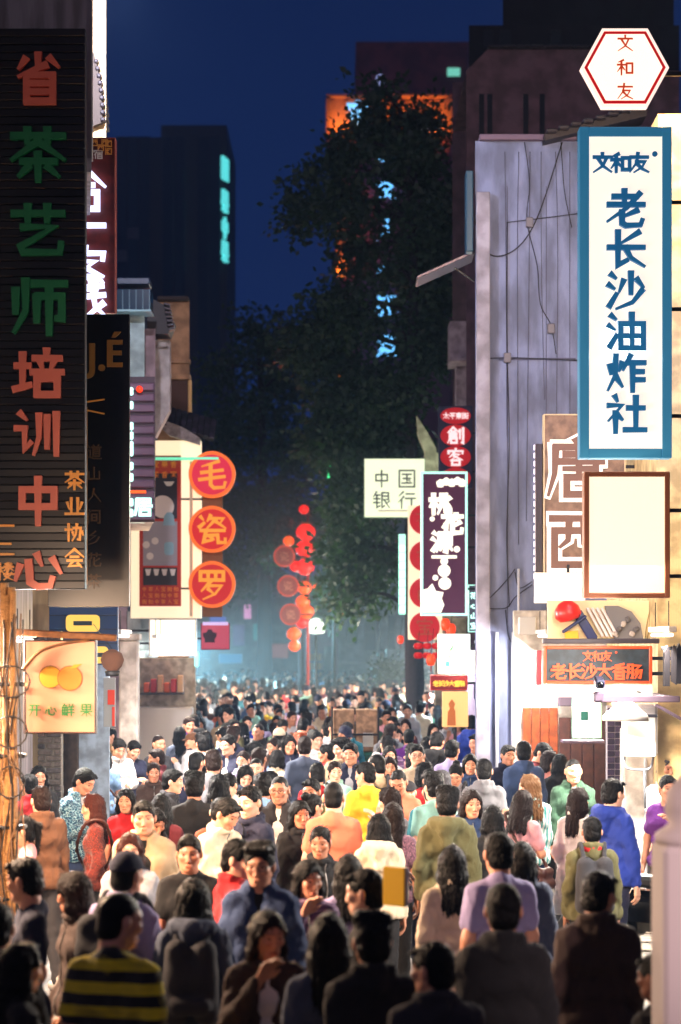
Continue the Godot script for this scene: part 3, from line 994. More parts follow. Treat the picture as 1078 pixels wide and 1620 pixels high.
func hair_mat(dye: String) -> StandardMaterial3D:
	var c: Color = {"black": Color(0.022, 0.02, 0.024), "brown": Color(0.11, 0.06, 0.045), "auburn": Color(0.24, 0.09, 0.05), "grey": Color(0.3, 0.3, 0.32), "fair": Color(0.42, 0.3, 0.19)}[dye]
	var m := mat("hair " + dye, c, 0.45)
	m.metallic_specular = 0.3
	m.heightmap_enabled = true
	m.heightmap_texture = strands
	m.heightmap_scale = 0.22
	m.uv1_triplanar = true
	m.uv1_scale = Vector3(26, 2.4, 26)
	return m
var strands: NoiseTexture2D
var crowd := []       # [x, depth] of everyone placed
# who: px, py of the top of the head; tall in metres; turn = 0 faces the camera, PI faces away
func person(px: float, py: float, tall: float, turn: float, pose: int, woman: bool, hair: String, hair_dye: String, top: String, dye: String, lower: String, label: String, extra := "", depth := 0.0, group := "people in the crowd") -> Node3D:
	var d := depth if depth > 0.0 else (EYE - tall) * FOCAL / (py - HORIZON)
	var at := Vector3(X(px, d), 0, -d)
	var o := thing("person", label, "person", at, group)
	crowd.append(Vector2(at.x, d))
	o.rotation.y = turn
	var s := tall / 1.725
	o.scale = Vector3(s * (0.97 if woman else 1.02), s, s)
	put("body", body_mesh(pose, woman), skin(absi(hash(label)) % 3), o)
	var t := head_at(pose)
	var h := put("hair" if hair != "cap" else "cap", hair_mesh(hair), hair_mat(hair_dye) if hair != "cap" else fabric("navy" if hair_dye == "black" else hair_dye), o)
	h.transform = t
	if hair == "cap":
		var under := put("hair", hair_mesh("buzz"), hair_mat("black"), o)
		under.transform = t
	var garment: String = {"tee": "shirt", "jacket": "jacket", "hoodie": "hooded_jacket", "coat": "coat", "open": "open_jacket"}[top]
	put(garment, top_mesh(pose, top, woman), fabric(dye), o)
	if top == "open":
		put("shirt", top_mesh(0, "shirt", woman), fabric(extra if DYES.has(extra) else "white"), o)
	if top in ["jacket", "hoodie"] and absf(wrapf(turn, -PI, PI)) < 1.7 and d < 34.0:
		put("zip", zip_mesh(pose, top), mat("zip metal", Color(0.5, 0.5, 0.5), 0.35, 0.6) if absi(hash(label)) % 3 else mat("zip dark", Color(0.05, 0.05, 0.05), 0.5), o)
	for word in ["denim jacket over black", "navy blazer", "open charcoal", "cream T-shirt facing"]:
		if label.contains(word):
			var g := put("glasses", glasses_mesh(), mat("glasses frame", Color(0.03, 0.03, 0.03), 0.3), o)
			g.transform = t
	put("trousers", trousers_mesh(pose), fabric(lower), o)
	var stride: float = POSES[pose].stride
	for sx in [-1.0, 1.0]:
		put("shoe", shoe_mesh(), mat("shoe leather", Color(0.1, 0.09, 0.09), 0.5) if absi(hash(label)) % 2 else mat("shoe canvas", Color(0.7, 0.69, 0.67), 0.8), o, Vector3(sx * 0.095, 0, stride * sx))
	if extra == "backpack": put("backpack", backpack_mesh(), fabric("charcoal"), o)
	if extra == "bag": put("shoulder_bag", bag_mesh(), mat("bag leather", Color(0.25, 0.12, 0.09), 0.45), o)
	return o

# ---------- the place
func setting() -> void:
	var stone := mat("street stone", Color(0.46, 0.44, 0.42), 0.62, 0.0, 1.0, 0.5, 0.6)
	var road := put("road", prism([Vector2(-60, -20), Vector2(60, -20), Vector2(60, 420), Vector2(-60, 420)], -0.3, 0.0), stone, self)
	tag(road, "grey stone paving of the pedestrian street", "street", "", "structure")
	# paving slabs where the ground shows between the people
	var tones := [mat("slab pale", Color(0.6, 0.57, 0.53), 0.55, 0.0, 1.0, 0.9, 0.5), mat("slab grey", Color(0.5, 0.49, 0.48), 0.55, 0.0, 1.0, 0.9, 0.5), mat("slab buff", Color(0.56, 0.51, 0.45), 0.6, 0.0, 1.0, 0.9, 0.5)]
	var slab := chamfered(Vector3(0.585, 0.03, 0.285), 0.008)
	for row in 34:
		for col in 5:
			var x := 0.1 + col * 0.6 + (0.3 if row % 2 else 0.0)
			put("paving_slab", slab, tones[rng.randi() % 3], road, Vector3(x, 0.004 + rng.randf() * 0.004, -16.2 - row * 0.3))

func far_places() -> void:
	# dark tower on the left with a column of lit signs
	var dark := mat("tower wall", Color(0.045, 0.06, 0.11), 0.7)
	var o := thing("office_tower", "dark high-rise tower rising behind the white shop houses", "tower", Vector3.ZERO)
	var d := 300.0
	put("wall", prism([Vector2(X(255, d), d), Vector2(X(359, d), d), Vector2(X(359, d), d + 25), Vector2(X(255, d), d + 25)], 0, Y(198, d)), dark, o)
	put("wing", prism([Vector2(X(182, d), d + 2), Vector2(X(256, d), d + 2), Vector2(X(256, d), d + 25), Vector2(X(182, d), d + 25)], 0, Y(212, d)), dark, o)
	put("roof_plant", prism([Vector2(X(285, d), d + 4), Vector2(X(340, d), d + 4), Vector2(X(340, d), d + 15), Vector2(X(285, d), d + 15)], Y(198, d), Y(188, d)), dark, o)
	var pane := mat("tower pane", Color(0.02, 0.03, 0.05), 0.15)
	var lit := glow("tower lit window", Color(0.25, 0.3, 0.5), 0.02, Color(0.05, 0.06, 0.08))
	var win := chamfered(Vector3(1.5, 1.6, 0.2), 0.02)
	for r in 26:
		for c in 9:
			var px := 192 + c * 18.5
			if c in [3, 6]: continue
			put("window", win, lit if rng.randf() < 0.03 else pane, o, P(px, 225 + r * 18.0, d - (0.02 if px > 256 else -1.98)))
	var words := thing("tower_sign", "column of glowing pale teal characters on the dark tower's edge", "sign", P(354, 415, d - 0.6))
	words.rotation.y = 1.36
	for seg in [[250, 285], [301, 337], [343, 378], [381, 415]]:
		var h: float = (seg[1] - seg[0]) * d / FOCAL
		put("character", glyph(["文", "果", "国", "中"][absi(seg[0]) % 4], h, 16.0, 0.4), glow("teal sign", Color(0.4, 0.95, 0.95), 0.9), words, Vector3(0, (415 - (seg[0] + seg[1]) / 2.0) * d / FOCAL, 0))
	# brown-red tower and the gold-lit crown in front of it
	d = 270.0
	o = thing("red_tower", "reddish brown high-rise behind the tall tree", "tower", Vector3.ZERO)
	put("wall", prism([Vector2(X(563, d), d), Vector2(X(742, d), d), Vector2(X(742, d), d + 20), Vector2(X(563, d), d + 20)], 0, Y(66, d)), mat("red tower", Color(0.5, 0.25, 0.25), 0.8, 0.0, 1.0, 0.05), o)
	put("parapet", prism([Vector2(X(590, d), d + 2), Vector2(X(660, d), d + 2), Vector2(X(660, d), d + 9), Vector2(X(590, d), d + 9)], Y(66, d), Y(60, d)), dark, o)
	bx("lit_window", o, P(718, 114, d - 0.2), Vector3(1.6, 1.0, 0.3), glow("green window", Color(0.5, 0.9, 0.8), 0.8), 0.02)
	d = 240.0
	var gold := glow("gold flood", Color(1.0, 0.52, 0.17), 0.9, Color(0.8, 0.6, 0.4))
	o = thing("hotel_tower", "tower with a gold floodlit crown half hidden by the tall tree", "tower", Vector3.ZERO)
	put("wall", prism([Vector2(X(530, d), d), Vector2(X(712, d), d), Vector2(X(712, d), d + 18), Vector2(X(530, d), d + 18)], 0, Y(224, d)), mat("hotel wall", Color(0.42, 0.22, 0.26), 0.8), o)
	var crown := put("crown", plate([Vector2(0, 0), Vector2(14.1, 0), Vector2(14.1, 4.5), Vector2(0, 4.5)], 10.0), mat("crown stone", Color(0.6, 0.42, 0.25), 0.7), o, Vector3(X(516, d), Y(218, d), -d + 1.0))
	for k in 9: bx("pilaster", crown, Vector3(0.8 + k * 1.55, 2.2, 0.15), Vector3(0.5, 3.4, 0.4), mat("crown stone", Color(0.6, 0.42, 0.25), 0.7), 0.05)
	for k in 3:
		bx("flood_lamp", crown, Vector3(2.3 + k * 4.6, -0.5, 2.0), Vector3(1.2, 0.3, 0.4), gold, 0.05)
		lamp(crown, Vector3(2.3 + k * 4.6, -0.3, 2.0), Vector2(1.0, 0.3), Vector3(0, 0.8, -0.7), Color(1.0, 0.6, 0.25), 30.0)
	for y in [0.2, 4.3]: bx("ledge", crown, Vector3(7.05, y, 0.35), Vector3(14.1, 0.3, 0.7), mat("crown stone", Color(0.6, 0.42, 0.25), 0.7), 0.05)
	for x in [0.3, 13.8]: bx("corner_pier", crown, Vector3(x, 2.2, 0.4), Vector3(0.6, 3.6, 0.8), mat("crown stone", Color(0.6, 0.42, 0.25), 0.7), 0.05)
	var pil := bx("pilaster", o, P(540, 366, d - 0.3), Vector3(1.3, 9.6, 0.6), mat("crown stone", Color(0.6, 0.42, 0.25), 0.7), 0.1)
	for y in [-5.2, 5.2]:
		bx("flood_lamp", pil, Vector3(0, y, 1.4), Vector3(0.9, 0.3, 0.4), gold, 0.05)
		lamp(pil, Vector3(0, y * 0.95, 1.4), Vector2(0.8, 0.3), Vector3(0, -y, -1.6), Color(1.0, 0.6, 0.25), 13.0)
	var neon := thing("hotel_sign", "column of icy blue glowing characters shining through the tree", "sign", P(612, 570, d - 2))
	var cold := glow("ice neon", Color(0.42, 0.75, 1.0), 1.7)
	var names := ["宿", "山", "文", "人", "心", "果", "東"]
	for i in 7:
		var py := 182 + i * 61.0
		put("character", glyph(names[i], 2.5, 17.0, 0.4), cold, neon, Vector3(X(612, d) - X(612, d) + (0.0 if i else -3.2), (570 - py) * d / FOCAL, 0))
	var red_roof := thing("roof_lamp", "white lamp on top of the reddish tower", "lamp", P(602, 128, 269.0))
	put("globe", lathe([Vector2(0, -0.9), Vector2(0.5, -0.6), Vector2(0.6, 0), Vector2(0.5, 0.6), Vector2(0, 0.9)], 12), glow("roof globe", Color(0.7, 0.75, 1.0), 0.6), red_roof)
	# purple-brown house behind the grey wall on the right
	d = 42.0
	var mauve := mat("mauve render", Color(0.4, 0.3, 0.34), 0.85, 0.0, 1.0, 0.3)
	o = thing("gabled_house", "tall mauve plastered house with narrow dark windows behind the grey wall", "house", Vector3.ZERO)
	put("wall", prism([Vector2(X(738, d), d), Vector2(X(1075, d), d), Vector2(X(1075, d), d + 9), Vector2(X(780, d), d + 9)], 0, Y(112, d)), mauve, o)
	var g := put("gable", plate([Vector2(0, 0), Vector2(3.75, 0), Vector2(3.75, 0.42), Vector2(0.42, 0.42)], 5.0), mauve, o, P(738, 112, d))
	for k in 12: bx("roof_tile", g, Vector3(0.55 + k * 0.28, 0.45, -0.1), Vector3(0.26, 0.05, 0.5), mat("roof tile", Color(0.13, 0.11, 0.14), 0.6), 0.012)
	for px in [762, 775, 832, 858]:
		var w := bx("window", o, P(px, 185, d), Vector3(0.1, 0.9, 0.04), mat("dark recess", Color(0.03, 0.03, 0.04), 0.3), 0.004)
		bx("sill", w, Vector3(0, -0.47, 0.03), Vector3(0.16, 0.04, 0.06), mauve, 0.004)
	put("left_wing", prism([Vector2(X(716, d + 6), d + 6), Vector2(X(745, d + 6), d + 6), Vector2(X(765, d + 9), d + 9), Vector2(X(750, d + 9), d + 9)], 0, Y(130, d + 6)), mauve, o)
	d = 60.0
	o = thing("dark_block", "dark roof block standing above the mauve house", "building", Vector3.ZERO)
	var soot := mat("dark block", Color(0.12, 0.1, 0.11), 0.8, 0.0, 1.0, 0.2)
	put("wall", prism([Vector2(X(742, d), d), Vector2(X(1075, d), d), Vector2(X(1075, d), d + 8), Vector2(X(800, d), d + 8)], 0, Y(40, d)), soot, o)
	put("upper_storey", prism([Vector2(X(800, d), d + 1), Vector2(X(1075, d), d + 1), Vector2(X(1075, d), d + 8), Vector2(X(860, d), d + 8)], Y(40, d), Y(-40, d)), soot, o)
	for px in [772, 800, 880, 985]: bx("window", o, P(px, 62, d), Vector3(0.3, 0.5, 0.05), mat("dark recess", Color(0.03, 0.03, 0.04), 0.3), 0.01)
	# houses closing the far end of the street
	d = 88.0
	var plaster := mat("far plaster", Color(0.68, 0.7, 0.7), 0.85, 0.0, 1.0, 0.25)
	o = thing("white_house", "white plastered house with tall green and dark shutters at the street's end", "house", Vector3.ZERO)
	put("wall", prism([Vector2(X(530, d), d), Vector2(X(668, d), d), Vector2(X(668, d), d + 8), Vector2(X(530, d), d + 8)], 0, Y(905, d)), plaster, o)
	for s in [[557, 990, Color(0.06, 0.2, 0.17), 0.42, 1.5], [586, 1000, Color(0.1, 0.09, 0.16), 0.48, 1.5], [620, 1000, Color(0.12, 0.1, 0.14), 0.3, 1.4]]:
		var w := bx("shutter", o, P(s[0], s[1], d), Vector3(s[3], s[4], 0.08), mat("shutter %d" % s[0], s[2], 0.6), 0.01)
		bx("shutter_rail", w, Vector3(0, 0, 0.05), Vector3(s[3] - 0.06, 0.05, 0.03), mat("shutter rail", Color(0.3, 0.32, 0.34), 0.6), 0.005)
	bx("ledge", o, P(600, 1050, d - 0.2), Vector3(3.0, 0.12, 0.3), plaster, 0.02)
	o = thing("mauve_shop", "mauve shop front with yellow goods boxes at the street's end", "shop", Vector3.ZERO)
	put("wall", prism([Vector2(X(478, d), d - 2), Vector2(X(535, d), d - 2), Vector2(X(535, d), d + 5), Vector2(X(478, d), d + 5)], 0, Y(930, d)), mat("far mauve", Color(0.55, 0.42, 0.5), 0.85), o)
	for k in 3: bx("goods_box", o, P(497, 1040 + k * 14, d - 2.3), Vector3(0.6, 0.28, 0.4), mat("yellow box", Color(0.85, 0.62, 0.08), 0.6), 0.02)
	bx("doorway", o, P(520, 1048, d - 2.02), Vector3(0.4, 1.3, 0.06), mat("dark recess", Color(0.03, 0.03, 0.04), 0.3), 0.01)
	o = thing("blue_lit_shops", "row of dim shop fronts in blue light at the far left of the street's end", "shops", Vector3.ZERO)
	put("wall", prism([Vector2(X(325, d), d + 4), Vector2(X(480, d), d + 4), Vector2(X(480, d), d + 10), Vector2(X(325, d), d + 10)], 0, Y(905, d)), mat("night wall", Color(0.4, 0.39, 0.4), 0.8, 0.0, 1.0, 0.3), o)
	for s in [[345, 985, 0.7, 0.5, Color(0.25, 0.3, 0.75), 0.35], [378, 1005, 0.5, 0.9, Color(0.3, 0.16, 0.4), 0.3], [392, 968, 0.3, 0.6, Color(0.9, 0.6, 0.8), 0.4], [412, 1000, 0.6, 0.7, Color(0.2, 0.5, 0.5), 0.3], [440, 1030, 0.9, 0.6, Color(0.5, 0.2, 0.15), 0.35], [365, 1042, 1.0, 0.4, Color(0.1, 0.4, 0.6), 0.4], [417, 935, 0.25, 0.3, Color(0.5, 0.7, 0.6), 0.3]]:
		bx("lit_window", o, P(s[0], s[1], d + 3.9), Vector3(s[2], s[3], 0.1), glow("far window %d" % s[0], s[4], s[5] * 2.2), 0.02)
	o = thing("utility_pole", "slim dark pole with a cross arm before the white house", "pole", Vector3(X(600, 80.0), 0, -80.0))
	tube("pole", o, [Vector3(0, 0, 0), Vector3(0, Y(950, 80.0), 0)], 0.05, 0.035, mat("pole iron", Color(0.12, 0.13, 0.15), 0.6))
	bx("cross_arm", o, Vector3(0.0, Y(958, 80.0), 0), Vector3(0.75, 0.05, 0.05), mat("pole iron", Color(0.12, 0.13, 0.15), 0.6))

func leaves(called: String, parent: Node3D, blobs: Array, count: int, size: float, m: Material) -> void:
	# leaf blades in drooping sprays, scattered through the crown's volume; blobs: [centre, radii]
	var st := SurfaceTool.new()
	st.begin(Mesh.PRIMITIVE_TRIANGLES)
	st.set_smooth_group(-1)
	var total := 0.0
	for b in blobs: total += b[1].x * b[1].y * b[1].z
	for b in blobs:
		var n := int(count * b[1].x * b[1].y * b[1].z / total / 7.0) + 3
		for i in n:
			var v := Vector3(rng.randfn(), rng.randfn(), rng.randfn()).normalized() * pow(rng.randf(), 0.45)
			var spray: Vector3 = b[0] + v * b[1]
			var hang := Vector3(rng.randfn() * 0.7, -0.25 + rng.randfn() * 0.5, rng.randfn() * 0.7).normalized()
			for k in 7:
				var p := spray + hang * k * size * 0.45 + Vector3(rng.randfn(), rng.randfn(), rng.randfn()) * size * 0.35
				var along := (hang + Vector3(rng.randfn(), rng.randfn(), rng.randfn()) * 0.8).normalized() * size * rng.randf_range(0.6, 1.15)
				var across := along.cross(Vector3(rng.randfn(), rng.randfn(), rng.randfn())).normalized() * along.length() * 0.3
				var mid := p + along * 0.5
				st.add_vertex(p)
				st.add_vertex(mid + across)
				st.add_vertex(p + along)
				st.add_vertex(p)
				st.add_vertex(p + along)
				st.add_vertex(mid - across)
	put(called, finish(st), m, parent)
func tree(called: String, label: String, px: float, d: float, thick: float, lean: Array, blobs: Array, count: int, size: float, m: Material) -> void:
	var o := thing(called, label, "tree", Vector3(X(px, d), 0, -d))
	var bark := mat("bark", Color(0.2, 0.15, 0.17), 0.9, 0.0, 1.0, 2.0, 2.0)
	var st := SurfaceTool.new()
	st.begin(Mesh.PRIMITIVE_TRIANGLES)
	st.set_smooth_group(1)
	var spine := []
	for q in lean: spine.append(P(q[0], q[1], d) - o.position)
	spine[0].y = 0.0
	spine = curve(spine, 5)
	add_tube(st, spine, thick, thick * 0.25, 10)
	put("trunk", finish(st), bark, o)
	var local := []
	for b in blobs:
		var c: Vector3 = P(b[0], b[1], d + b[4]) - o.position
		var k := d / FOCAL
		local.append([c, Vector3(b[2] * k, b[3] * k, maxf(b[2] * k, 0.5))])
		var from: Vector3 = spine[0]
		for s in spine:
			if s.y < c.y and s.y > from.y: from = s
		tube("limb", o, curve([from, from.lerp(c, 0.5) + Vector3(0, 0.25, 0), c], 4), thick * 0.3, 0.015, bark, 6)
	leaves("crown", o, local, count, size, m)
func trees() -> void:
	var green := mat("leaf green", Color(0.12, 0.19, 0.12), 0.6)
	green.backlight_enabled = true
	green.backlight = Color(0.25, 0.4, 0.2)
	tree("street_tree", "tall dark leafy tree standing in the street before the gold-lit tower", 656, 50.0, 0.26, [[658, 1150], [655, 1000], [652, 850], [650, 650], [655, 400], [640, 190]], [
		[598, 150, 30, 38, 0], [665, 195, 45, 40, 0.6], [552, 230, 40, 40, -0.5], [672, 265, 42, 45, 0.4], [500, 265, 30, 22, 0.3], [545, 320, 48, 50, -0.4], [480, 335, 40, 38, 0.5], [685, 340, 48, 60, 0], [668, 420, 40, 50, 0.8], [615, 330, 30, 16, 0.3], [610, 270, 26, 12, 0.1], [618, 440, 30, 14, 0.5],
		[690, 450, 45, 60, 0.2], [545, 490, 52, 55, -0.6], [672, 540, 50, 60, 0.3], [500, 545, 60, 50, 0.5], [605, 515, 28, 14, 0], [590, 620, 90, 50, 0.2], [540, 690, 70, 55, 0], [620, 720, 55, 70, 0.6], [570, 790, 55, 55, -0.2], [600, 880, 40, 60, 0.4], [545, 880, 40, 50, 0.2], [560, 945, 38, 32, 0], [600, 205, 46, 34, 0.3], [640, 235, 40, 34, -0.3], [640, 380, 34, 36, 0.2], [575, 400, 40, 34, 0.4]], 33000, 0.21, green)
	tree("dark_tree", "broad dark tree behind the lantern string on the left of the street", 420, 72.0, 0.3, [[420, 1120], [418, 900], [415, 700], [410, 540]], [
		[410, 530, 60, 45, 0], [350, 590, 45, 50, 1], [450, 600, 70, 60, 0], [390, 680, 80, 60, 1], [470, 720, 60, 65, -1], [360, 780, 60, 60, 0.5], [430, 820, 75, 65, 0], [395, 900, 70, 45, 1], [490, 860, 45, 55, 0]], 12000, 0.26, green)
	tree("small_tree", "young tree with pale lit leaves beside the white house", 470, 66.0, 0.12, [[478, 1130], [475, 980], [470, 860]], [[440, 850, 35, 40, 0], [505, 830, 45, 45, 0.4], [540, 925, 40, 38, 0], [520, 960, 35, 30, 0.4]], 5000, 0.2, green)
	var bush := thing("potted_shrub", "leafy green shrub at the foot of the street tree", "shrub", Vector3(X(618, 62.0), 0, -62.0))
	put("pot", lathe([Vector2(0, 0), Vector2(0.22, 0), Vector2(0.3, 0.5), Vector2(0.27, 0.5), Vector2(0.25, 0.42), Vector2(0, 0.42)], 16), mat("clay pot", Color(0.35, 0.2, 0.15), 0.8), bush)
	var leaf := mat("shrub leaf", Color(0.2, 0.3, 0.14), 0.5)
	tube("stem", bush, [Vector3(0, 0.4, 0), Vector3(0.02, 1.9, 0)], 0.04, 0.02, mat("bark", Color(0.2, 0.15, 0.17), 0.9))
	leaves("foliage", bush, [[Vector3(0, 1.9, 0), Vector3(0.42, 0.5, 0.4)], [Vector3(0.1, 1.3, 0), Vector3(0.35, 0.4, 0.3)]], 1500, 0.16, leaf)

var iron: StandardMaterial3D
func shop_lamp(at: Vector3, along: Vector3, towards: Vector3, c: Color, energy: float, label: String) -> void:
	# a tube lamp in a white tin batten
	var o := thing("tube_lamp", label, "lamp", at, "tube lamps under the eaves")
	var turn := Vector3(0, 0 if absf(along.x) > 0.5 else PI / 2, 0)
	bx("batten", o, Vector3(0, 0.05, 0), Vector3(1.24, 0.05, 0.07), mat("white tin", Color(0.75, 0.75, 0.74), 0.4), 0.006, turn)
	put("tube", lathe([Vector2(0, -0.58), Vector2(0.016, -0.58), Vector2(0.016, 0.58), Vector2(0, 0.58)], 10), glow("tube %s" % c.to_html(), c, 3.0), o, Vector3.ZERO, Vector3(0, 0, PI / 2) if absf(along.x) > 0.5 else Vector3(PI / 2, 0, 0))
	for s in [-0.4, 0.4]: tube("hanger", o, [along * s + Vector3(0, 0.07, 0), along * s + Vector3(0, 0.3, 0)], 0.005, 0.005, iron, 5)
	lamp(o, towards.normalized() * 0.03, Vector2(1.1, 0.05) if absf(along.x) > 0.5 else Vector2(1.1, 0.05), towards, c, energy)

func left_side() -> void:
	iron = mat("iron", Color(0.14, 0.14, 0.15), 0.5, 0.6)
	var cream := mat("cream plaster", Color(0.78, 0.68, 0.52), 0.85, 0.0, 1.0, 0.5)
	var grey := mat("grey render", Color(0.6, 0.58, 0.62), 0.85, 0.0, 1.0, 0.4)
	cream.uv1_scale = Vector3(0.9, 0.12, 0.9)
	grey.uv1_scale = Vector3(0.9, 0.12, 0.9)
	# grey house that carries the long black sign
	var o := thing("grey_house", "grey rendered house with an overhanging upper storey behind the long black sign", "house", Vector3.ZERO)
	put("wall", prism([Vector2(-8, 9), Vector2(-3.42, 9), Vector2(-3.42, 23.8), Vector2(-8, 23.8)], 0, 12), grey, o)
	put("overhang", prism([Vector2(-3.41, 18.6), Vector2(X(145, 18.6), 18.6), Vector2(X(143, 20.5), 20.5), Vector2(-3.41, 20.5)], Y(272, 18.6), 12), grey, o)
	bx("edge_trim", o, P(146, 100, 18.58), Vector3(0.012, 1.7, 0.03), mat("white tin", Color(0.75, 0.75, 0.74), 0.4), 0.002)
	var door := bx("doorway", o, Vector3(-3.4, 1.3, -15.5), Vector3(0.06, 2.6, 4.4), mat("shop inside", Color(0.5, 0.4, 0.28), 0.8, 0.0, 1.0, 0.6), 0.01)
	for k in 4: bx("shelf", door, Vector3(0.12, -0.7 + k * 0.5, 0), Vector3(0.22, 0.04, 4.0), mat("shelf wood", Color(0.45, 0.3, 0.17), 0.7, 0.0, 1.0, 1.5), 0.005)
	# cream corner house
	o = thing("cream_house", "tall cream plastered corner house behind the hanging shop signs", "house", Vector3.ZERO)
	put("wall", prism([Vector2(-8, 25), Vector2(X(168, 25), 25), Vector2(X(150, 31), 31), Vector2(-8, 31)], 0, 11), cream, o)
	bx("pale_panel", o, Vector3(X(140, 24.98), 1.45, -24.97), Vector3(0.5, 2.9, 0.05), mat("pale blue panel", Color(0.62, 0.7, 0.78), 0.7, 0.0, 1.0, 0.6), 0.006)
	bx("timber_post", o, Vector3(X(113, 24.9), 1.3, -24.9), Vector3(0.17, 2.6, 0.1), mat("dark timber", Color(0.24, 0.19, 0.16), 0.7, 0.0, 1.0, 1.5), 0.01)
	var roof := put("eave", plate([Vector2(0, 0), Vector2(0.12, 0.05), Vector2(0.1, 0.5), Vector2(0.02, 0.86), Vector2(0, 0.86)], 0.5), mat("eave timber", Color(0.22, 0.19, 0.17), 0.8), o, P(146, 200, 24.9))
	for k in 9: bx("roof_tile", roof, Vector3(0.125 - k * k * 0.0012, 0.08 + k * 0.085, -0.25), Vector3(0.05, 0.05, 0.56), mat("roof tile", Color(0.13, 0.11, 0.14), 0.6), 0.012)
	# brick pillar, brick by brick
	var pillar := thing("brick_pillar", "grey brick pillar under the hanging fruit sign", "pillar", Vector3(X(79, 23.95), 0, -23.95))
	bx("core", pillar, Vector3(0, 1.5, -0.1), Vector3(0.25, 3.0, 0.2), mat("mortar", Color(0.55, 0.53, 0.5), 0.95), 0.004)
	var bricks := [mat("brick a", Color(0.33, 0.31, 0.31), 0.85, 0.0, 1.0, 3.0), mat("brick b", Color(0.4, 0.37, 0.35), 0.85, 0.0, 1.0, 3.0), mat("brick c", Color(0.27, 0.26, 0.27), 0.85, 0.0, 1.0, 3.0)]
	for r in 44:
		var half := r % 2 == 0
		for c in 2:
			var w := 0.17 if (c == 0) == half else 0.085
			var x := -0.135 + (w / 2 if c == 0 else 0.27 - w / 2)
			bx("brick", pillar, Vector3(x, 0.04 + r * 0.067, 0.012 + rng.randf() * 0.008), Vector3(w - 0.012, 0.055, 0.06), bricks[rng.randi() % 3], 0.006)
	# the long black slatted sign
	var dark := mat("black slat", Color(0.018, 0.016, 0.018), 0.3, 0.0)
	var d := 18.0
	var s := board("long_shop_sign", "long black slatted sign with copper and green characters on the grey house", -14, 45, 135, 932, d, 0.12, mat("black backing", Color(0.02, 0.02, 0.02), 0.5), dark, 0.0)
	var h: float = s.get_meta("h")
	var slat := chamfered(Vector3(0.79, 0.063, 0.016), 0.006)
	for k in 70:
		put("slat", slat, dark, s, Vector3(0, 0.035 + k * 0.0672, 0.008 + rng.randf() * 0.004), Vector3(rng.randf_range(-0.05, 0.05), 0, 0))
	brackets(s, -1.0, 0.95, [0.6, 2.0, 3.6], iron)
	var copper := glow("copper letter", Color(0.8, 0.22, 0.11), 0.06, Color(0.7, 0.38, 0.3))
	var green := glow("green letter", Color(0.01, 0.33, 0.12), 0.055, Color(0.05, 0.36, 0.2))
	var rows := [["省", 125, 82, copper], ["茶", 245, 92, green], ["艺", 365, 90, green], ["师", 484, 98, green], ["培", 590, 84, copper], ["训", 685, 80, copper], ["中", 792, 84, copper], ["心", 895, 88, copper]]
	for r in rows: put("character", glyph(r[0], r[2] * d / FOCAL, 13.0, 0.05), r[3], s, Vector3(X(62, d) - s.position.x, Y(r[1], d) - s.position.y, 0.022))
	var goldm := mat("gold letter", Color(0.85, 0.58, 0.25), 0.35)
	var small := ["茶", "业", "协", "会"]
	for i in 4: put("character", glyph(small[i], 32 * d / FOCAL, 13.0, 0.02), goldm, s, Vector3(X(119, d) - s.position.x, Y(760 + i * 41, d) - s.position.y, 0.022))
	var edge := ["一", "二", "楼"]
	for i in 3: put("character", glyph(edge[i], 30 * d / FOCAL, 13.0, 0.02), goldm, s, Vector3(X(10, d) - s.position.x, Y(832 + i * 36, d) - s.position.y, 0.022))
	# dark lacquer sign with two gold letters
	d = 19.3
	s = board("lacquer_sign", "dark brown lacquer sign with gold letters J. É and faded gold script", 76, 497, 205, 960, d, 0.07, mat("lacquer", Color(0.05, 0.035, 0.028), 0.28, 0.0, 1.0, 1.5), iron, 0.0)
	brackets(s, -1.0, 0.6, [0.5, 1.8], iron)
	bx("seam", s, Vector3(X(137, d) - s.position.x, 1.0, 0.005), Vector3(0.02, 1.6, 0.012), mat("worn brass", Color(0.6, 0.42, 0.22), 0.4, 0.5), 0.003)
	var font := SystemFont.new()
	font.font_names = PackedStringArray(["Droid Sans"])
	font.font_weight = 700
	for t in [["J", 146, 0.0], [".", 161, 0.0], ["É", 181, 0.0]]:
		var tm := TextMesh.new()
		tm.text = t[0]
		tm.font = font
		tm.font_size = 64
		tm.pixel_size = 0.0053
		tm.depth = 0.02
		put("letter", tm, mat("dull gold", Color(0.52, 0.36, 0.14), 0.4), s, Vector3(X(t[1], d) - s.position.x, Y(564, d) - s.position.y + (0.02 if t[0] == "É" else -0.01), 0.012))
	var faded := mat("faded gold", Color(0.3, 0.21, 0.1), 0.45)
	var col := ["道", "山", "人", "间", "乡", "花", "茶"]
	for i in 7: put("character", glyph(col[i], 0.14, 10.0, 0.008), faded, s, Vector3(X(149, d) - s.position.x, Y(715 + i * 34, d) - s.position.y, 0.0))
	for k in 2: put("ornament", glyph("一", 0.18, 8.0, 0.01), goldm, s, Vector3(X(152, d) - s.position.x, Y(634 + k * 18, d) - s.position.y, 0.002), Vector3(0, 0, 0.15 - 0.35 * k))
	# red-brown inn sign with white neon characters
	d = 21.5
	s = board("inn_sign", "red-brown inn sign with white neon characters and a gold corner ornament", 96, 218, 183, 496, d, 0.12, mat("oxide red", Color(0.42, 0.13, 0.11), 0.55, 0.0, 1.0, 0.8), mat("oxide red edge", Color(0.5, 0.2, 0.16), 0.5), 0.012)
	brackets(s, -1.0, 0.6, [0.3, 1.2], iron)
	var neon := glow("white neon", Color(0.82, 0.85, 1.0), 2.2)
	var inn := ["合", "一", "客", "栈"]
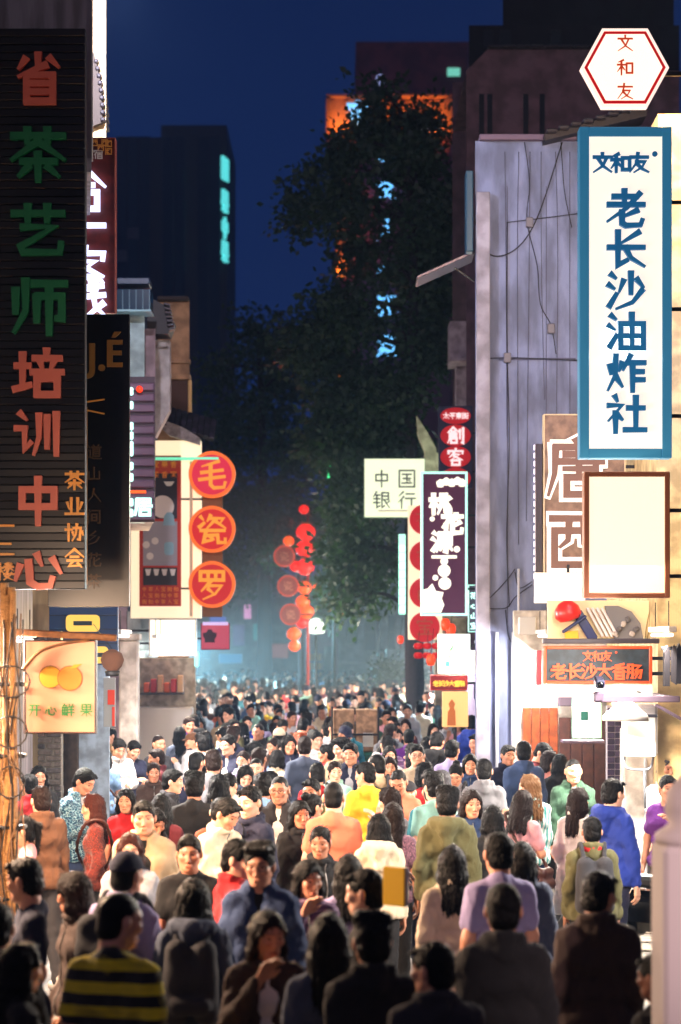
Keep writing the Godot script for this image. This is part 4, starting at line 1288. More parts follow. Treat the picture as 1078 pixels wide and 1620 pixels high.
	for i in 4: put("neon_character", glyph(inn[i], 72 * d / FOCAL, 13.0, 0.03), neon, s, Vector3(X(136, d) - s.position.x, Y([300, 358, 425, 490][i] - (18 if i == 3 else 0), d) - s.position.y, 0.03))
	write(s, ["住", "宿"], Vector3(X(140, d) - s.position.x, Y(244, d) - s.position.y, 0.01), 0.1, Vector3(0.1, 0, 0), mat("sign white", Color(0.85, 0.82, 0.8), 0.5), 12.0, 0.01)
	for q in [[150, 226, 0.0], [166, 226, 0.0], [172, 240, 1.57], [160, 234, 0.0], [172, 228, 1.57]]: put("ornament", glyph("西", 0.075, 12.0, 0.01), goldm, s, Vector3(X(q[0], d) - s.position.x, Y(q[1], d) - s.position.y, 0.01), Vector3(0, 0, q[2]))
	lamp(s, Vector3(0.1, 0.8, 0.12), Vector2(0.3, 1.2), Vector3(0, 0, 1), Color(0.7, 0.75, 1.0), 0.5)
	# blue shop sign with two rounded yellow frames
	d = 24.2
	s = board("blue_sign", "blue ribbed shop sign with a rounded pale yellow emblem", 78, 960, 187, 1052, d, 0.06, mat("sign blue", Color(0.02, 0.22, 0.42), 0.45), iron, 0.0)
	for k in 4: bx("rib", s, Vector3(0, 0.09 + k * 0.157, 0.008), Vector3(0.77, 0.012, 0.016), mat("rib blue", Color(0.01, 0.12, 0.25), 0.4), 0.003)
	brackets(s, -1.0, 0.5, [0.3], iron)
	for q in [[132, 986, 1.0], [156, 1036, 0.6]]:
		var em := put("emblem", plate(round_rect(0.38 * q[2], 0.19, 0.05), 0.03), glow("emblem yellow", Color(1.0, 0.8, 0.35), 0.75), s, Vector3(X(q[0], d) - s.position.x, Y(q[1], d) - s.position.y, 0.05))
		bx("slot", em, Vector3(0, 0, 0.004), Vector3(0.21 * q[2], 0.05, 0.012), mat("slot", Color(0.12, 0.2, 0.25), 0.5), 0.004)
	lamp(s, Vector3(0, 0.25, 0.12), Vector2(0.5, 0.3), Vector3(0, -0.3, 1), Color(1.0, 0.85, 0.5), 1.0)
	# hanging fruit shop sign on a timber arm
	d = 15.6
	s = board("fruit_sign", "peach coloured fruit shop sign with two oranges and green characters hanging from a timber arm", 38, 1012, 153, 1161, d, 0.05, glow("peach panel", Color(1.0, 0.66, 0.46), 0.42, Color(0.78, 0.56, 0.44)), mat("sign brown", Color(0.16, 0.07, 0.06), 0.5), 0.014)
	var wood := mat("arm timber", Color(0.5, 0.32, 0.16), 0.7, 0.0, 1.0, 2.0)
	bx("arm", s, Vector3(0.03, 0.72, -0.02), Vector3(0.76, 0.05, 0.05), wood, 0.008, Vector3(0, 0, -0.06))
	tube("brace", s, curve([Vector3(-0.27, 0.47, 0.03), Vector3(-0.14, 0.6, 0.03), Vector3(0.05, 0.66, 0.03), Vector3(0.22, 0.68, 0.03)], 4), 0.014, 0.01, wood, 7)
	var fruit := [["开", 55], ["心", 77], ["鲜", 104], ["果", 136]]
	for f in [["开", 55], ["心", 81], ["鲜", 108], ["果", 137]]: put("character", glyph(f[0], 21 * d / FOCAL, 10.0, 0.008), mat("print green", Color(0.02, 0.5, 0.22), 0.6), s, Vector3(X(f[1], d) - s.position.x, Y(1123, d) - s.position.y, 0.002))
	var fr := [[80, 1071, 17, Color(0.95, 0.68, 0.2)], [111, 1073, 19, Color(0.93, 0.5, 0.12)]]
	for k in 2:
		var q: Array = fr[k]
		put("outline", plate(disc_outline((q[2] + 1.0) * d / FOCAL, 28), 0.006), mat("print brown", Color(0.5, 0.22, 0.06), 0.6), s, Vector3(X(q[0], d) - s.position.x, Y(q[1], d) - s.position.y, 0.0065 + k * 0.004))
		var orange := put("orange", plate(disc_outline(q[2] * d / FOCAL, 28), 0.008), mat("print orange %d" % k, q[3], 0.6), s, Vector3(X(q[0], d) - s.position.x, Y(q[1], d) - s.position.y, 0.008 + k * 0.004))
		put("leaf", plate([Vector2(0, 0.07), Vector2(0.03, 0.1), Vector2(0.09, 0.105), Vector2(0.05, 0.075)] if k else [Vector2(-0.03, 0.066), Vector2(0.0, 0.078), Vector2(0.04, 0.066), Vector2(0.0, 0.06)], 0.006), mat("print leaf", Color(0.8, 0.6, 0.1), 0.6), orange, Vector3(0, 0, 0.003))
	lamp(s, Vector3(0, 0.3, 0.06), Vector2(0.4, 0.5), Vector3(0, 0, 1), Color(1.0, 0.72, 0.45), 0.5)
	# bundled timber pole with cables
	var pole := thing("timber_pole", "bundle of pale timber poles wound with cables beside the fruit sign", "pole", Vector3(X(16, 15.0), 0, -15.0))
	var pale := mat("pale pole", Color(0.72, 0.52, 0.3), 0.7, 0.0, 1.0, 2.5, 1.0)
	for q in [[-0.06, 0.034, 0.0, 0.01], [0.0, 0.04, 0.03, -0.01], [0.052, 0.03, 0.01, -0.02], [-0.1, 0.03, -0.03, 0.03], [0.03, 0.026, 0.06, 0.0]]:
		tube("pole", pole, [Vector3(q[0], 0, q[2]), Vector3(q[0] + q[3], 1.5, q[2]), Vector3(q[0] + q[3] * 2.0, Y(945, 15.0) + rng.randf() * 0.15, q[2])], q[1], q[1] * 0.9, pale, 9)
	for k in 9:
		var x := -0.1 + rng.randf() * 0.2
		var pts := []
		for j in 6: pts.append(Vector3(x + rng.randfn() * 0.035, 0.9 + j * 0.42 + rng.randf() * 0.1, 0.07 + rng.randf() * 0.05))
		tube("cable", pole, curve(pts, 5), 0.006, 0.006, mat("cable ochre", Color(0.4, 0.28, 0.16), 0.6) if k % 2 else mat("cable dark", Color(0.1, 0.08, 0.07), 0.6), 5)
	for k in 3:
		var ring := []
		for j in 15: ring.append(Vector3(0.02 + cos(TAU * j / 14) * (0.1 + 0.02 * k), 1.92 + 0.35 * k + sin(TAU * j / 14) * 0.11, 0.11 + 0.012 * k))
		tube("cable_loop", pole, ring, 0.006, 0.006, mat("cable dark", Color(0.1, 0.08, 0.07), 0.6), 5)
	for k in 5:
		bx("clamp", pole, Vector3(-0.02, 0.6 + k * 0.5, 0.0), Vector3(0.27, 0.03, 0.14), iron, 0.01)
	# rattan lantern
	var lan := thing("rattan_lantern", "round rattan lantern hanging beside the white column", "lantern", P(178, 1062, 22.5))
	put("shade", lathe([Vector2(0.05, 0.0), Vector2(0.1, 0.05), Vector2(0.125, 0.12), Vector2(0.1, 0.19), Vector2(0.03, 0.23), Vector2(0, 0.235)], 18), mat("rattan", Color(0.5, 0.3, 0.17), 0.8, 0.0, 2.0, 6.0, 1.0), lan)
	put("rim", lathe([Vector2(0.0, -0.05), Vector2(0.07, -0.05), Vector2(0.08, 0.0), Vector2(0.05, 0.01)], 16), mat("lantern rim", Color(0.08, 0.06, 0.05), 0.6), lan)
	tube("cord", lan, [Vector3(0, 0.23, 0), Vector3(-0.3, 0.5, -0.9)], 0.004, 0.004, iron, 5)
	# red notice strips
	var note := board("notice_strip", "tall notice strip with an orange-red block beside the white column", 164, 1072, 183, 1150, 24.6, 0.03, mat("notice pale", Color(0.6, 0.62, 0.62), 0.7), iron, 0.0)
	bx("red_block", note, Vector3(0.02, 0.34, 0.004), Vector3(0.08, 0.17, 0.012), mat("notice red", Color(0.85, 0.22, 0.1), 0.6), 0.002)
	bx("red_block", note, Vector3(0.045, 0.12, 0.004), Vector3(0.03, 0.22, 0.012), mat("notice red", Color(0.85, 0.22, 0.1), 0.6), 0.002)
	var added_flood := thing("flood_lamp", "added flood lamp out of view that brightens the white houses", "lamp", Vector3(-2.45, 9.9, -23.0))  # unseen lamp, added to light the white houses behind
	bx("housing", added_flood, Vector3(0, 0, 0.06), Vector3(0.26, 0.18, 0.1), iron, 0.01)
	bx("lens", added_flood, Vector3(0, 0, 0.0), Vector3(0.22, 0.14, 0.02), glow("added flood lens", Color(0.95, 0.95, 1.0), 4.0), 0.004)
	bx("arm", added_flood, Vector3(-0.42, 0.1, 0.1), Vector3(0.9, 0.04, 0.04), iron, 0.004)
	lamp(added_flood, Vector3(0, 0, -0.02), Vector2(0.22, 0.14), Vector3(-0.04, -0.3, -1), Color(0.95, 0.93, 1.0), 24.0)
	white_houses()
	porcelain_shop()

func white_houses() -> void:
	var white := mat("white plaster", Color(0.72, 0.7, 0.7), 0.85, 0.0, 1.0, 0.4)
	var tile := mat("roof tile", Color(0.13, 0.11, 0.14), 0.6)
	var o := thing("white_shop_house", "white plastered shop house with a blue glazed roof box and dark tiled eaves", "house", Vector3.ZERO)
	put("wall", prism([Vector2(-8, 31.4), Vector2(X(202, 31.4), 31.4), Vector2(X(196, 35), 35), Vector2(-8, 35)], 0, Y(830, 31.4)), mat("mauve plaster", Color(0.55, 0.47, 0.5), 0.85, 0.0, 1.0, 0.4), o)
	put("upper_wall", prism([Vector2(-8, 31.4), Vector2(X(246, 31.4), 31.4), Vector2(X(236, 35), 35), Vector2(-8, 35)], Y(820, 31.4), Y(520, 31.4)), mat("mauve plaster", Color(0.55, 0.47, 0.5), 0.85, 0.0, 1.0, 0.4), o)
	put("front_pier", prism([Vector2(X(183, 31), 31), Vector2(X(229, 31), 31), Vector2(X(229, 31.38), 31.38), Vector2(X(183, 31.38), 31.38)], Y(826, 31), Y(497, 31)), mat("pale blue plaster", Color(0.62, 0.72, 0.75), 0.8, 0.0, 1.0, 0.4), o)
	var box := bx("roof_box", o, P(213, 478, 30.9), Vector3(0.5, 0.3, 0.5), mat("blue glass box", Color(0.03, 0.16, 0.26), 0.15), 0.01)
	bx("cap", box, Vector3(0, 0.27, 0), Vector3(0.46, 0.09, 0.46), mat("box cap", Color(0.18, 0.24, 0.34), 0.5), 0.01)
	for k in 6: bx("mullion", box, Vector3(-0.24 + k * 0.096, 0, 0.255), Vector3(0.014, 0.29, 0.015), mat("box bar", Color(0.25, 0.4, 0.48), 0.4), 0.003)
	bx("base_rail", box, Vector3(0, -0.16, 0.01), Vector3(0.52, 0.03, 0.52), mat("box rail", Color(0.5, 0.66, 0.72), 0.5), 0.004)
	var col := put("column", plate([Vector2(0, 0.0), Vector2(0.07, 0.14), Vector2(0.22, 0.42), Vector2(0.22, 1.5), Vector2(0.0, 1.5)], 0.3), white, o, P(246, 692, 33.0))
	bx("corbel", col, Vector3(0.12, 1.42, 0.05), Vector3(0.16, 0.07, 0.12), white, 0.006)
	var eave := put("eave", plate([Vector2(0, 0.0), Vector2(0.32, 0.0), Vector2(0.4, 0.2), Vector2(0.3, 0.22), Vector2(0.34, 0.4), Vector2(0.1, 0.52), Vector2(0.0, 0.5)], 0.6), tile, o, P(233, 528, 32.6))
	for k in 7: bx("eave_tile", eave, Vector3(0.38 - 0.012 * k, 0.06 + k * 0.062, 0.02), Vector3(0.1, 0.035, 0.2), mat("tile pale edge", Color(0.3, 0.28, 0.31), 0.6), 0.01, Vector3(0, 0, 0.3 - 0.1 * k))
	o = thing("ochre_house", "ochre plastered house end with dark tiled lean-to roof above the porcelain shop", "house", Vector3.ZERO)
	put("wall", prism([Vector2(X(250, 38), 38), Vector2(X(300, 38), 38), Vector2(X(292, 41), 41), Vector2(X(250, 41), 41)], 0, Y(475, 38)), mat("ochre plaster", Color(0.72, 0.56, 0.42), 0.85, 0.0, 1.0, 0.4), o)
	bx("coping", o, P(275, 474, 37.95), Vector3(0.54, 0.07, 0.4), mat("coping", Color(0.2, 0.16, 0.16), 0.8), 0.01)
	bx("string_course", o, P(285, 597, 37.98), Vector3(0.38, 0.09, 0.24), mat("ochre plaster", Color(0.72, 0.56, 0.42), 0.85), 0.01)
	bx("string_course", o, P(285, 572, 37.98), Vector3(0.38, 0.07, 0.14), mat("ochre plaster", Color(0.72, 0.56, 0.42), 0.85), 0.01)
	bx("brown_wall", o, P(281, 640, 37.96), Vector3(0.36, 0.85, 0.06), mat("brown plaster", Color(0.38, 0.26, 0.22), 0.9, 0.0, 2.0, 2.0), 0.01)
	bx("corner_strip", o, P(301, 632, 37.9), Vector3(0.06, 0.68, 0.1), mat("corner cream", Color(0.8, 0.64, 0.42), 0.8), 0.008)
	var slope := Node3D.new()
	slope.name = "roof"
	o.add_child(slope)
	slope.position = P(300, 668, 36.3)
	slope.rotation = Vector3(0.5, 0, -0.3)
	bx("roof_bed", slope, Vector3(0, -0.04, 0), Vector3(0.92, 0.05, 0.75), mat("roof bed", Color(0.09, 0.08, 0.11), 0.8), 0.006)
	for r in 5:
		for c in 9:
			bx("roof_tile", slope, Vector3(-0.41 + c * 0.102, 0.012 * (r % 2) + 0.006, -0.29 + r * 0.15), Vector3(0.09, 0.035, 0.17), tile if (r + c) % 3 else mat("tile violet", Color(0.2, 0.17, 0.23), 0.6), 0.014, Vector3(0.08, 0, 0))
	put("verge", plate([Vector2(0, 0), Vector2(0.32, -0.12), Vector2(0.62, -0.3), Vector2(0.62, -0.42), Vector2(0.1, -0.26), Vector2(-0.12, -0.05)], 0.25), mat("verge plaster", Color(0.6, 0.56, 0.56), 0.8, 0.0, 1.0, 1.0), o, P(258, 664, 35.9))
	# long low houses further along the left
	o = thing("left_terrace", "low dark terrace of shops further down the left side", "houses", Vector3.ZERO)
	put("wall", prism([Vector2(-8, 44), Vector2(-5.25, 44), Vector2(-5.4, 84), Vector2(-8, 84)], 0, 3.6), mat("terrace wall", Color(0.42, 0.4, 0.41), 0.85, 0.0, 1.0, 0.3), o)
	for k in 9: bx("shutter", o, Vector3(-5.21 - 0.016 * k, 1.4, -47 - k * 4.2), Vector3(0.1, 2.4, 2.6), mat("terrace shutter", Color(0.42, 0.41, 0.42), 0.6), 0.02)

func porcelain_shop() -> void:
	var d := 36.0
	var white := glow("cream lightbox", Color(1.0, 0.9, 0.74), 0.85, Color(0.85, 0.8, 0.7))
	var s := board("porcelain_shop_sign", "tall cream lightbox of the porcelain shop with a red edged poster", 207, 697, 318, 978, d, 0.25, white, mat("mint rail", Color(0.55, 0.8, 0.7), 0.5), 0.0)
	bx("top_rail", s, Vector3(0.2, 2.67, 0.02), Vector3(1.4, 0.04, 0.34), glow("mint neon", Color(0.5, 1.0, 0.8), 0.7), 0.006)
	bx("post", s, Vector3(X(303, d) - s.position.x, 1.33, 0.03), Vector3(0.05, 2.6, 0.04), mat("cream post", Color(0.85, 0.78, 0.65), 0.6), 0.006)
	brackets(s, -1.0, 0.8, [0.6, 2.0], iron)
	var at := func(px: float, py: float, z: float) -> Vector3: return Vector3(X(px, d) - s.position.x, Y(py, d) - s.position.y, z)
	var k := d / FOCAL
	var red := mat("poster red", Color(0.72, 0.16, 0.08), 0.6)
	var poster := bx("poster", s, at.call(254, 840, 0.02), Vector3(66 * k, 238 * k, 0.03), red, 0.004)
	var on := func(px: float, py: float, z: float) -> Vector3: return Vector3((px - 254) * k, (840 - py) * k, 0.016 + z)
	bx("picture", poster, on.call(254, 785, 0.002), Vector3(54 * k, 72 * k, 0.008), mat("picture night", Color(0.06, 0.05, 0.13), 0.5), 0.001)
	bx("picture", poster, on.call(254, 860, 0.002), Vector3(54 * k, 70 * k, 0.008), mat("picture grey", Color(0.58, 0.58, 0.62), 0.5), 0.001)
	bx("picture", poster, on.call(254, 912, 0.002), Vector3(54 * k, 28 * k, 0.008), mat("picture dark", Color(0.1, 0.06, 0.09), 0.5), 0.001)
	var china := mat("china", Color(0.85, 0.84, 0.82), 0.25)
	put("bowl", plate([Vector2(-0.09, 0.03), Vector2(0.09, 0.03), Vector2(0.05, -0.03), Vector2(0.03, -0.045), Vector2(-0.03, -0.045), Vector2(-0.05, -0.03)], 0.01), china, poster, on.call(268, 765, 0.012))
	put("plate_print", plate(disc_outline(0.19, 24), 0.01), china, poster, on.call(258, 802, 0.012))
	put("teapot_print", plate([Vector2(-0.1, -0.1), Vector2(0.1, -0.1), Vector2(0.08, 0.06), Vector2(0.04, 0.12), Vector2(-0.03, 0.12), Vector2(-0.08, 0.06)], 0.012), mat("pale teal print", Color(0.5, 0.68, 0.75), 0.4), poster, on.call(268, 822, 0.02))
	put("cup_print", plate(round_rect(0.16, 0.22, 0.05), 0.012), mat("pale teal print", Color(0.5, 0.68, 0.75), 0.4), poster, on.call(268, 868, 0.014))
	for q in [[232, 862], [246, 856], [238, 880]]: put("cup_print", plate(disc_outline(0.06, 18), 0.008), china, poster, on.call(q[0], q[1], 0.012))
	for j in 4: put("cup_print", plate([Vector2(-0.05, 0.05), Vector2(0.05, 0.05), Vector2(0.025, -0.06), Vector2(-0.025, -0.06)], 0.008), china, poster, on.call(235 + j * 13, 905, 0.012))
	var ochre := mat("print ochre", Color(0.9, 0.5, 0.14), 0.6)
	for r in 2: for c in 4: put("character", glyph(["国", "宝", "果", "香"][(r + c) % 4], 0.11, 13.0, 0.006), ochre, poster, on.call(233 + c * 14, 735 + r * 16, 0.0))
	for r in 3: for c in 6: put("character", glyph(["中", "茶", "人", "宝", "街", "和"][(r * 2 + c) % 6], 0.085, 13.0, 0.006), ochre, poster, on.call(229 + c * 10, 932 + r * 10, 0.0))
	lamp(s, Vector3(0.1, 1.2, 0.3), Vector2(0.9, 2.2), Vector3(0, -0.2, 1), Color(1.0, 0.88, 0.7), 5.0)
	# three round signs
	var rim := glow("orange rim", Color(1.0, 0.42, 0.05), 0.6, Color(0.85, 0.4, 0.1))
	var names := ["毛", "瓷", "罗"]
	var t := thing("round_sign_string", "string of three round red signs with gold characters beside the porcelain shop", "sign", P(336, 978, d - 0.1))
	bx("spine", t, Vector3(0, 1.33, -0.08), Vector3(0.34, 2.62, 0.06), mat("spine gold", Color(0.62, 0.42, 0.2), 0.6, 0.0, 2.0, 3.0), 0.01)
	for i in 3:
		var disc := put("disc", plate(disc_outline(37 * k, 40, 0.01), 0.09), rim, t, Vector3(0, (978 - [752, 838, 925][i]) * k, 0.06))
		put("face", plate(disc_outline(31.5 * k, 40), 0.012), glow("disc face %d" % i, [Color(0.9, 0.02, 0.25), Color(0.85, 0.01, 0.04), Color(0.8, 0.01, 0.02)][i], 0.75, Color(0.5, 0.02, 0.04)), disc, Vector3(0, 0, 0.014))
		put("character", glyph(names[i], 50 * k, 11.5, 0.02), glow("gold character", Color(1.0, 0.62, 0.14), 0.7, Color(0.7, 0.45, 0.12)), disc, Vector3(0, 0, 0.016))
	for j in 2: bx("stay", t, Vector3(-0.35, 0.5 + j * 1.5, -0.08), Vector3(0.5, 0.03, 0.03), iron, 0.004)
	lamp(t, Vector3(0, 1.3, 0.2), Vector2(0.5, 2.0), Vector3(0, 0, 1), Color(1.0, 0.3, 0.15), 1.2)
	# violet ribbed panel with a running line of lamps
	d = 30.0
	s = board("ribbed_panel", "violet ribbed metal panel with a line of pale neon bulbs down its edge", 190, 596, 245, 826, d, 0.05, mat("violet backing", Color(0.22, 0.16, 0.22), 0.6), iron, 0.0)
	for r in 13: bx("slat", s, Vector3(0, 0.08 + r * 0.151, 0.015), Vector3(0.48, 0.11, 0.05), mat("violet slat", Color(0.36, 0.27, 0.36), 0.5, 0.2), 0.03)
	brackets(s, -1.0, 0.45, [0.4, 1.4], iron)
	var mint := glow("mint bulb", Color(0.75, 1.0, 0.95), 2.0)
	for py in [620, 642, 675, 690, 705, 716, 738, 756, 795, 812]:
		put("neon_bulb", lathe([Vector2(0, -0.06), Vector2(0.026, -0.045), Vector2(0.026, 0.045), Vector2(0, 0.06)], 8), mint, s, Vector3(X(209, d) - s.position.x, Y(py, d) - s.position.y, 0.07))
	put("red_lamp", lathe([Vector2(0, -0.05), Vector2(0.045, -0.025), Vector2(0.045, 0.025), Vector2(0, 0.05)], 14), glow("red lamp", Color(1.0, 0.2, 0.05), 1.5), s, Vector3(X(222, d) - s.position.x, Y(617, d) - s.position.y, 0.09), Vector3(PI / 2, 0, 0))
	bx("light_strip", s, Vector3(0.02, 0.42, 0.06), Vector3(0.22, 0.04, 0.03), glow("orange strip", Color(1.0, 0.35, 0.1), 1.2), 0.008)
	put("neon_character", glyph("居", 0.26, 16.0, 0.02), mint, s, Vector3(X(228, d) - s.position.x, Y(802, d) - s.position.y, 0.05))
	lamp(s, Vector3(0, 0.9, 0.12), Vector2(0.3, 1.4), Vector3(0, 0, 1), Color(0.8, 1.0, 0.95), 0.8)
	# white column, blank lit canopy, goods, pink sign
	var c := thing("white_column", "white plastered shop column standing left of the crowd", "column", Vector3(X(205, 28.0), 0, -28.0))
	bx("shaft", c, Vector3(0, 1.45, 0), Vector3(0.25, 2.9, 0.25), mat("column white", Color(0.8, 0.77, 0.74), 0.8, 0.0, 1.0, 0.6), 0.02)
	bx("base", c, Vector3(0, 0.1, 0), Vector3(0.32, 0.2, 0.32), mat("column white", Color(0.8, 0.77, 0.74), 0.8), 0.02)
	bx("capital", c, Vector3(0, 2.94, 0), Vector3(0.3, 0.08, 0.3), mat("column white", Color(0.8, 0.77, 0.74), 0.8), 0.01)
	s = board("blank_lightbox", "blank overexposed white lightbox below the porcelain shop sign", 236, 979, 311, 1038, 33.5, 0.15, glow("white lightbox", Color(1.0, 0.95, 0.85), 1.5), mat("white tin", Color(0.75, 0.75, 0.74), 0.4), 0.02)
	brackets(s, -1.0, 0.6, [0.2, 0.4], iron)
	lamp(s, Vector3(0, 0.26, 0.06), Vector2(0.6, 0.45), Vector3(0.1, -0.35, 1), Color(1.0, 0.93, 0.82), 9.0)
	s = board("pink_sign", "small pink picture sign under the round red signs", 318, 986, 364, 1028, 38.5, 0.06, glow("pink panel", Color(0.85, 0.25, 0.4), 0.5, Color(0.7, 0.4, 0.45)), iron, 0.01)
	put("picture", plate(disc_outline(0.12, 14, 0.2), 0.006), mat("pink dark", Color(0.3, 0.22, 0.3), 0.6), s, Vector3(-0.1, 0.24, 0.008))
	bx("letter_strip", s, Vector3(0, 0.47, 0), Vector3(0.46, 0.06, 0.03), glow("violet white", Color(0.9, 0.8, 1.0), 0.7), 0.006)
	brackets(s, -1.0, 0.5, [0.2], iron)
	var g := thing("goods_stall", "lit shop stall with orange and red goods on a shelf under the blank lightbox", "stall", Vector3(X(262, 35.0), 0, -35.0))
	bx("back_wall", g, Vector3(0, 1.3, -0.3), Vector3(0.95, 2.6, 0.08), mat("stall wall", Color(0.82, 0.76, 0.66), 0.8, 0.0, 1.0, 0.8), 0.01)
	bx("counter", g, Vector3(0, 0.9, 0), Vector3(0.9, 1.8, 0.4), mat("stall white", Color(0.82, 0.8, 0.76), 0.7), 0.02)
	bx("shelf", g, Vector3(-0.05, 2.02, 0), Vector3(0.7, 0.03, 0.4), mat("dark timber", Color(0.24, 0.19, 0.16), 0.7), 0.006)
	for j in 6: bx("goods_box", g, Vector3(-0.3 + j * 0.11, 2.12 + 0.03 * (j % 3), 0.02), Vector3(0.09, 0.16 + 0.06 * (j % 3), 0.2), mat("goods %d" % (j % 3), [Color(0.85, 0.35, 0.12), Color(0.75, 0.16, 0.14), Color(0.85, 0.68, 0.5)][j % 3], 0.6), 0.012)
	bx("tube_lamp", g, Vector3(X(312, 35.0) - g.position.x, Y(1043, 35.0), 0.1), Vector3(0.07, 0.25, 0.06), glow("teal tube", Color(0.6, 1.0, 0.95), 1.6), 0.02)

func right_side() -> void:
	var d := 26.5
	var wallm := mat("blue grey concrete", Color(0.47, 0.52, 0.67), 0.85, 0.0, 1.0, 0.35)
	var o := thing("grey_gable_house", "house with a tall blank blue-grey concrete end wall hung with cables", "house", Vector3.ZERO)
	put("wall", prism([Vector2(X(752, d), d), Vector2(8, d), Vector2(8, d + 9), Vector2(X(775, d + 9), d + 9)], 0, Y(223, d)), wallm, o)
	wallm.uv1_scale = Vector3(0.5, 0.16, 0.5)
	bx("pier", o, Vector3(X(764, d), Y(600, d) / 2.0 + 1.2, -d + 0.04), Vector3(0.17, Y(600, d) + 2.2, 0.12), mat("pier concrete", Color(0.62, 0.62, 0.7), 0.85, 0.0, 1.0, 0.35), 0.01)
	bx("coping", o, Vector3(X(835, d), Y(223, d) + 0.03, -d - 0.1), Vector3(1.2, 0.07, 0.4), mat("coping mauve", Color(0.4, 0.34, 0.42), 0.8), 0.01)
	for k in 2: bx("panel_joint", o, Vector3(X(803, d) + k * 0.48, Y(640, d), -d + 0.004), Vector3(0.008, 5.4, 0.008), mat("joint", Color(0.3, 0.31, 0.4), 0.9), 0.002)
	bx("panel_joint", o, Vector3(X(850, d), Y(568, d), -d + 0.01), Vector3(0.95, 0.02, 0.02), mat("joint", Color(0.3, 0.31, 0.4), 0.9), 0.002)
	var rp := put("roof_pent", plate([Vector2(0, 0), Vector2(1.25, 0.3), Vector2(1.25, 0.42), Vector2(0, 0.08)], 0.5), mat("roof tile", Color(0.13, 0.11, 0.14), 0.6), o, P(862, 222, d - 0.3))
	for k in 8: bx("roof_tile", rp, Vector3(0.08 + k * 0.15, 0.1 + k * 0.041, -0.2), Vector3(0.13, 0.05, 0.62), mat("roof tile", Color(0.13, 0.11, 0.14), 0.6), 0.014)
	bx("side_panel", o, Vector3(X(743, d), Y(335, d), -d - 0.1), Vector3(0.09, 1.0, 0.3), mat("teal panel", Color(0.08, 0.26, 0.36), 0.5), 0.01)
	for q in [[786, 0.022], [812, 0.026], [820, 0.015]]:
		tube("drain_pipe", o, [Vector3(X(q[0], d), 0, -d + 0.06), Vector3(X(q[0], d), Y(1000 if q[1] > 0.02 else 900, d), -d + 0.06)], q[1], q[1], mat("pipe pale", Color(0.66, 0.68, 0.72), 0.5), 8)
	for k in 6:
		var px := 792.0 + k * 21.0 + rng.randf() * 9.0
		var low := 620.0 + rng.randf() * 300.0
		tube("wire", o, curve([P(px, 240, d - 0.012), P(px + rng.randfn() * 3.0, 420, d - 0.012), P(px + rng.randfn() * 4.0, low, d - 0.012)], 6), 0.0035, 0.0035, mat("wire grey", Color(0.2, 0.2, 0.26), 0.6), 5)
	for q in [[803, 566], [872, 520], [838, 352]]: bx("junction_box", o, P(q[0], q[1], d - 0.03), Vector3(0.09, 0.12, 0.06), mat("box grey", Color(0.4, 0.4, 0.45), 0.6), 0.008)
	bx("meter_box", o, P(834, 990, d - 0.1), Vector3(0.22, 0.22, 0.14), mat("white tin", Color(0.75, 0.75, 0.74), 0.4), 0.01)
	# cables over the end wall
	var black := mat("cable black", Color(0.05, 0.05, 0.08), 0.6)
	var lines := [
		[[748, 300], [752, 350], [775, 402], [815, 395], [850, 345], [890, 225]], [[830, 225], [838, 290], [834, 350], [850, 420], [855, 480], [872, 515], [880, 560]],
		[[756, 568], [810, 566], [915, 570]], [[803, 568], [806, 700], [802, 850], [806, 960]], [[802, 352], [860, 345], [915, 338]], [[803, 352], [802, 470], [803, 560]],
		[[762, 962], [800, 962], [815, 945], [842, 925]], [[800, 965], [806, 1010], [822, 1030], [845, 1110]], [[815, 905], [822, 930], [842, 920]], [[762, 960], [800, 920], [815, 900]], [[888, 225], [893, 300], [905, 360]]]
	var told := ["thick black cable hanging in a deep loop from the end wall's roof", "wavy black cable running down the middle of the end wall", "level black cable across the whole end wall", "long straight cable dropping below the level cable", "thin level cable high on the end wall below the deep loop", "thin cable dropping from the high level cable", "cable bending up to the small blank white sign", "cable running down past the white meter box", "short cable beside the white meter box", "slanting cable rising from the pier above the meter box", "short cable hanging at the tiled pent roof"]
	for l in lines:
		var c := thing("wall_cable", told[lines.find(l)], "cable", Vector3.ZERO, "cables on the end wall")
		var pts := []
		for q in l: pts.append(P(q[0], q[1], d - 0.02))
		tube("cable", c, curve(pts, 6), 0.0085 if lines.find(l) == 0 else 0.006, 0.0085 if lines.find(l) == 0 else 0.006, black, 6)
	# sloping metal canopy
	o = thing("metal_canopy", "small sloping metal canopy jutting from the end wall towards the tree", "canopy", P(748, 408, 27.0))
	bx("sheet", o, Vector3(-0.35, -0.14, 0), Vector3(0.78, 0.035, 0.7), mat("canopy metal", Color(0.42, 0.38, 0.42), 0.4, 0.5), 0.006, Vector3(0, 0, 0.42))
	bx("stay", o, Vector3(-0.12, -0.26, 0.3), Vector3(0.3, 0.02, 0.02), iron, 0.003, Vector3(0, 0, -0.6))
	for k in 4: bx("rib", o, Vector3(-0.1 - k * 0.17, -0.01 - k * 0.076, 0), Vector3(0.02, 0.02, 0.7), iron, 0.003, Vector3(0, 0, 0.42))
	big_signs()
	snack_shop()
	far_right_signs()
	street_things()

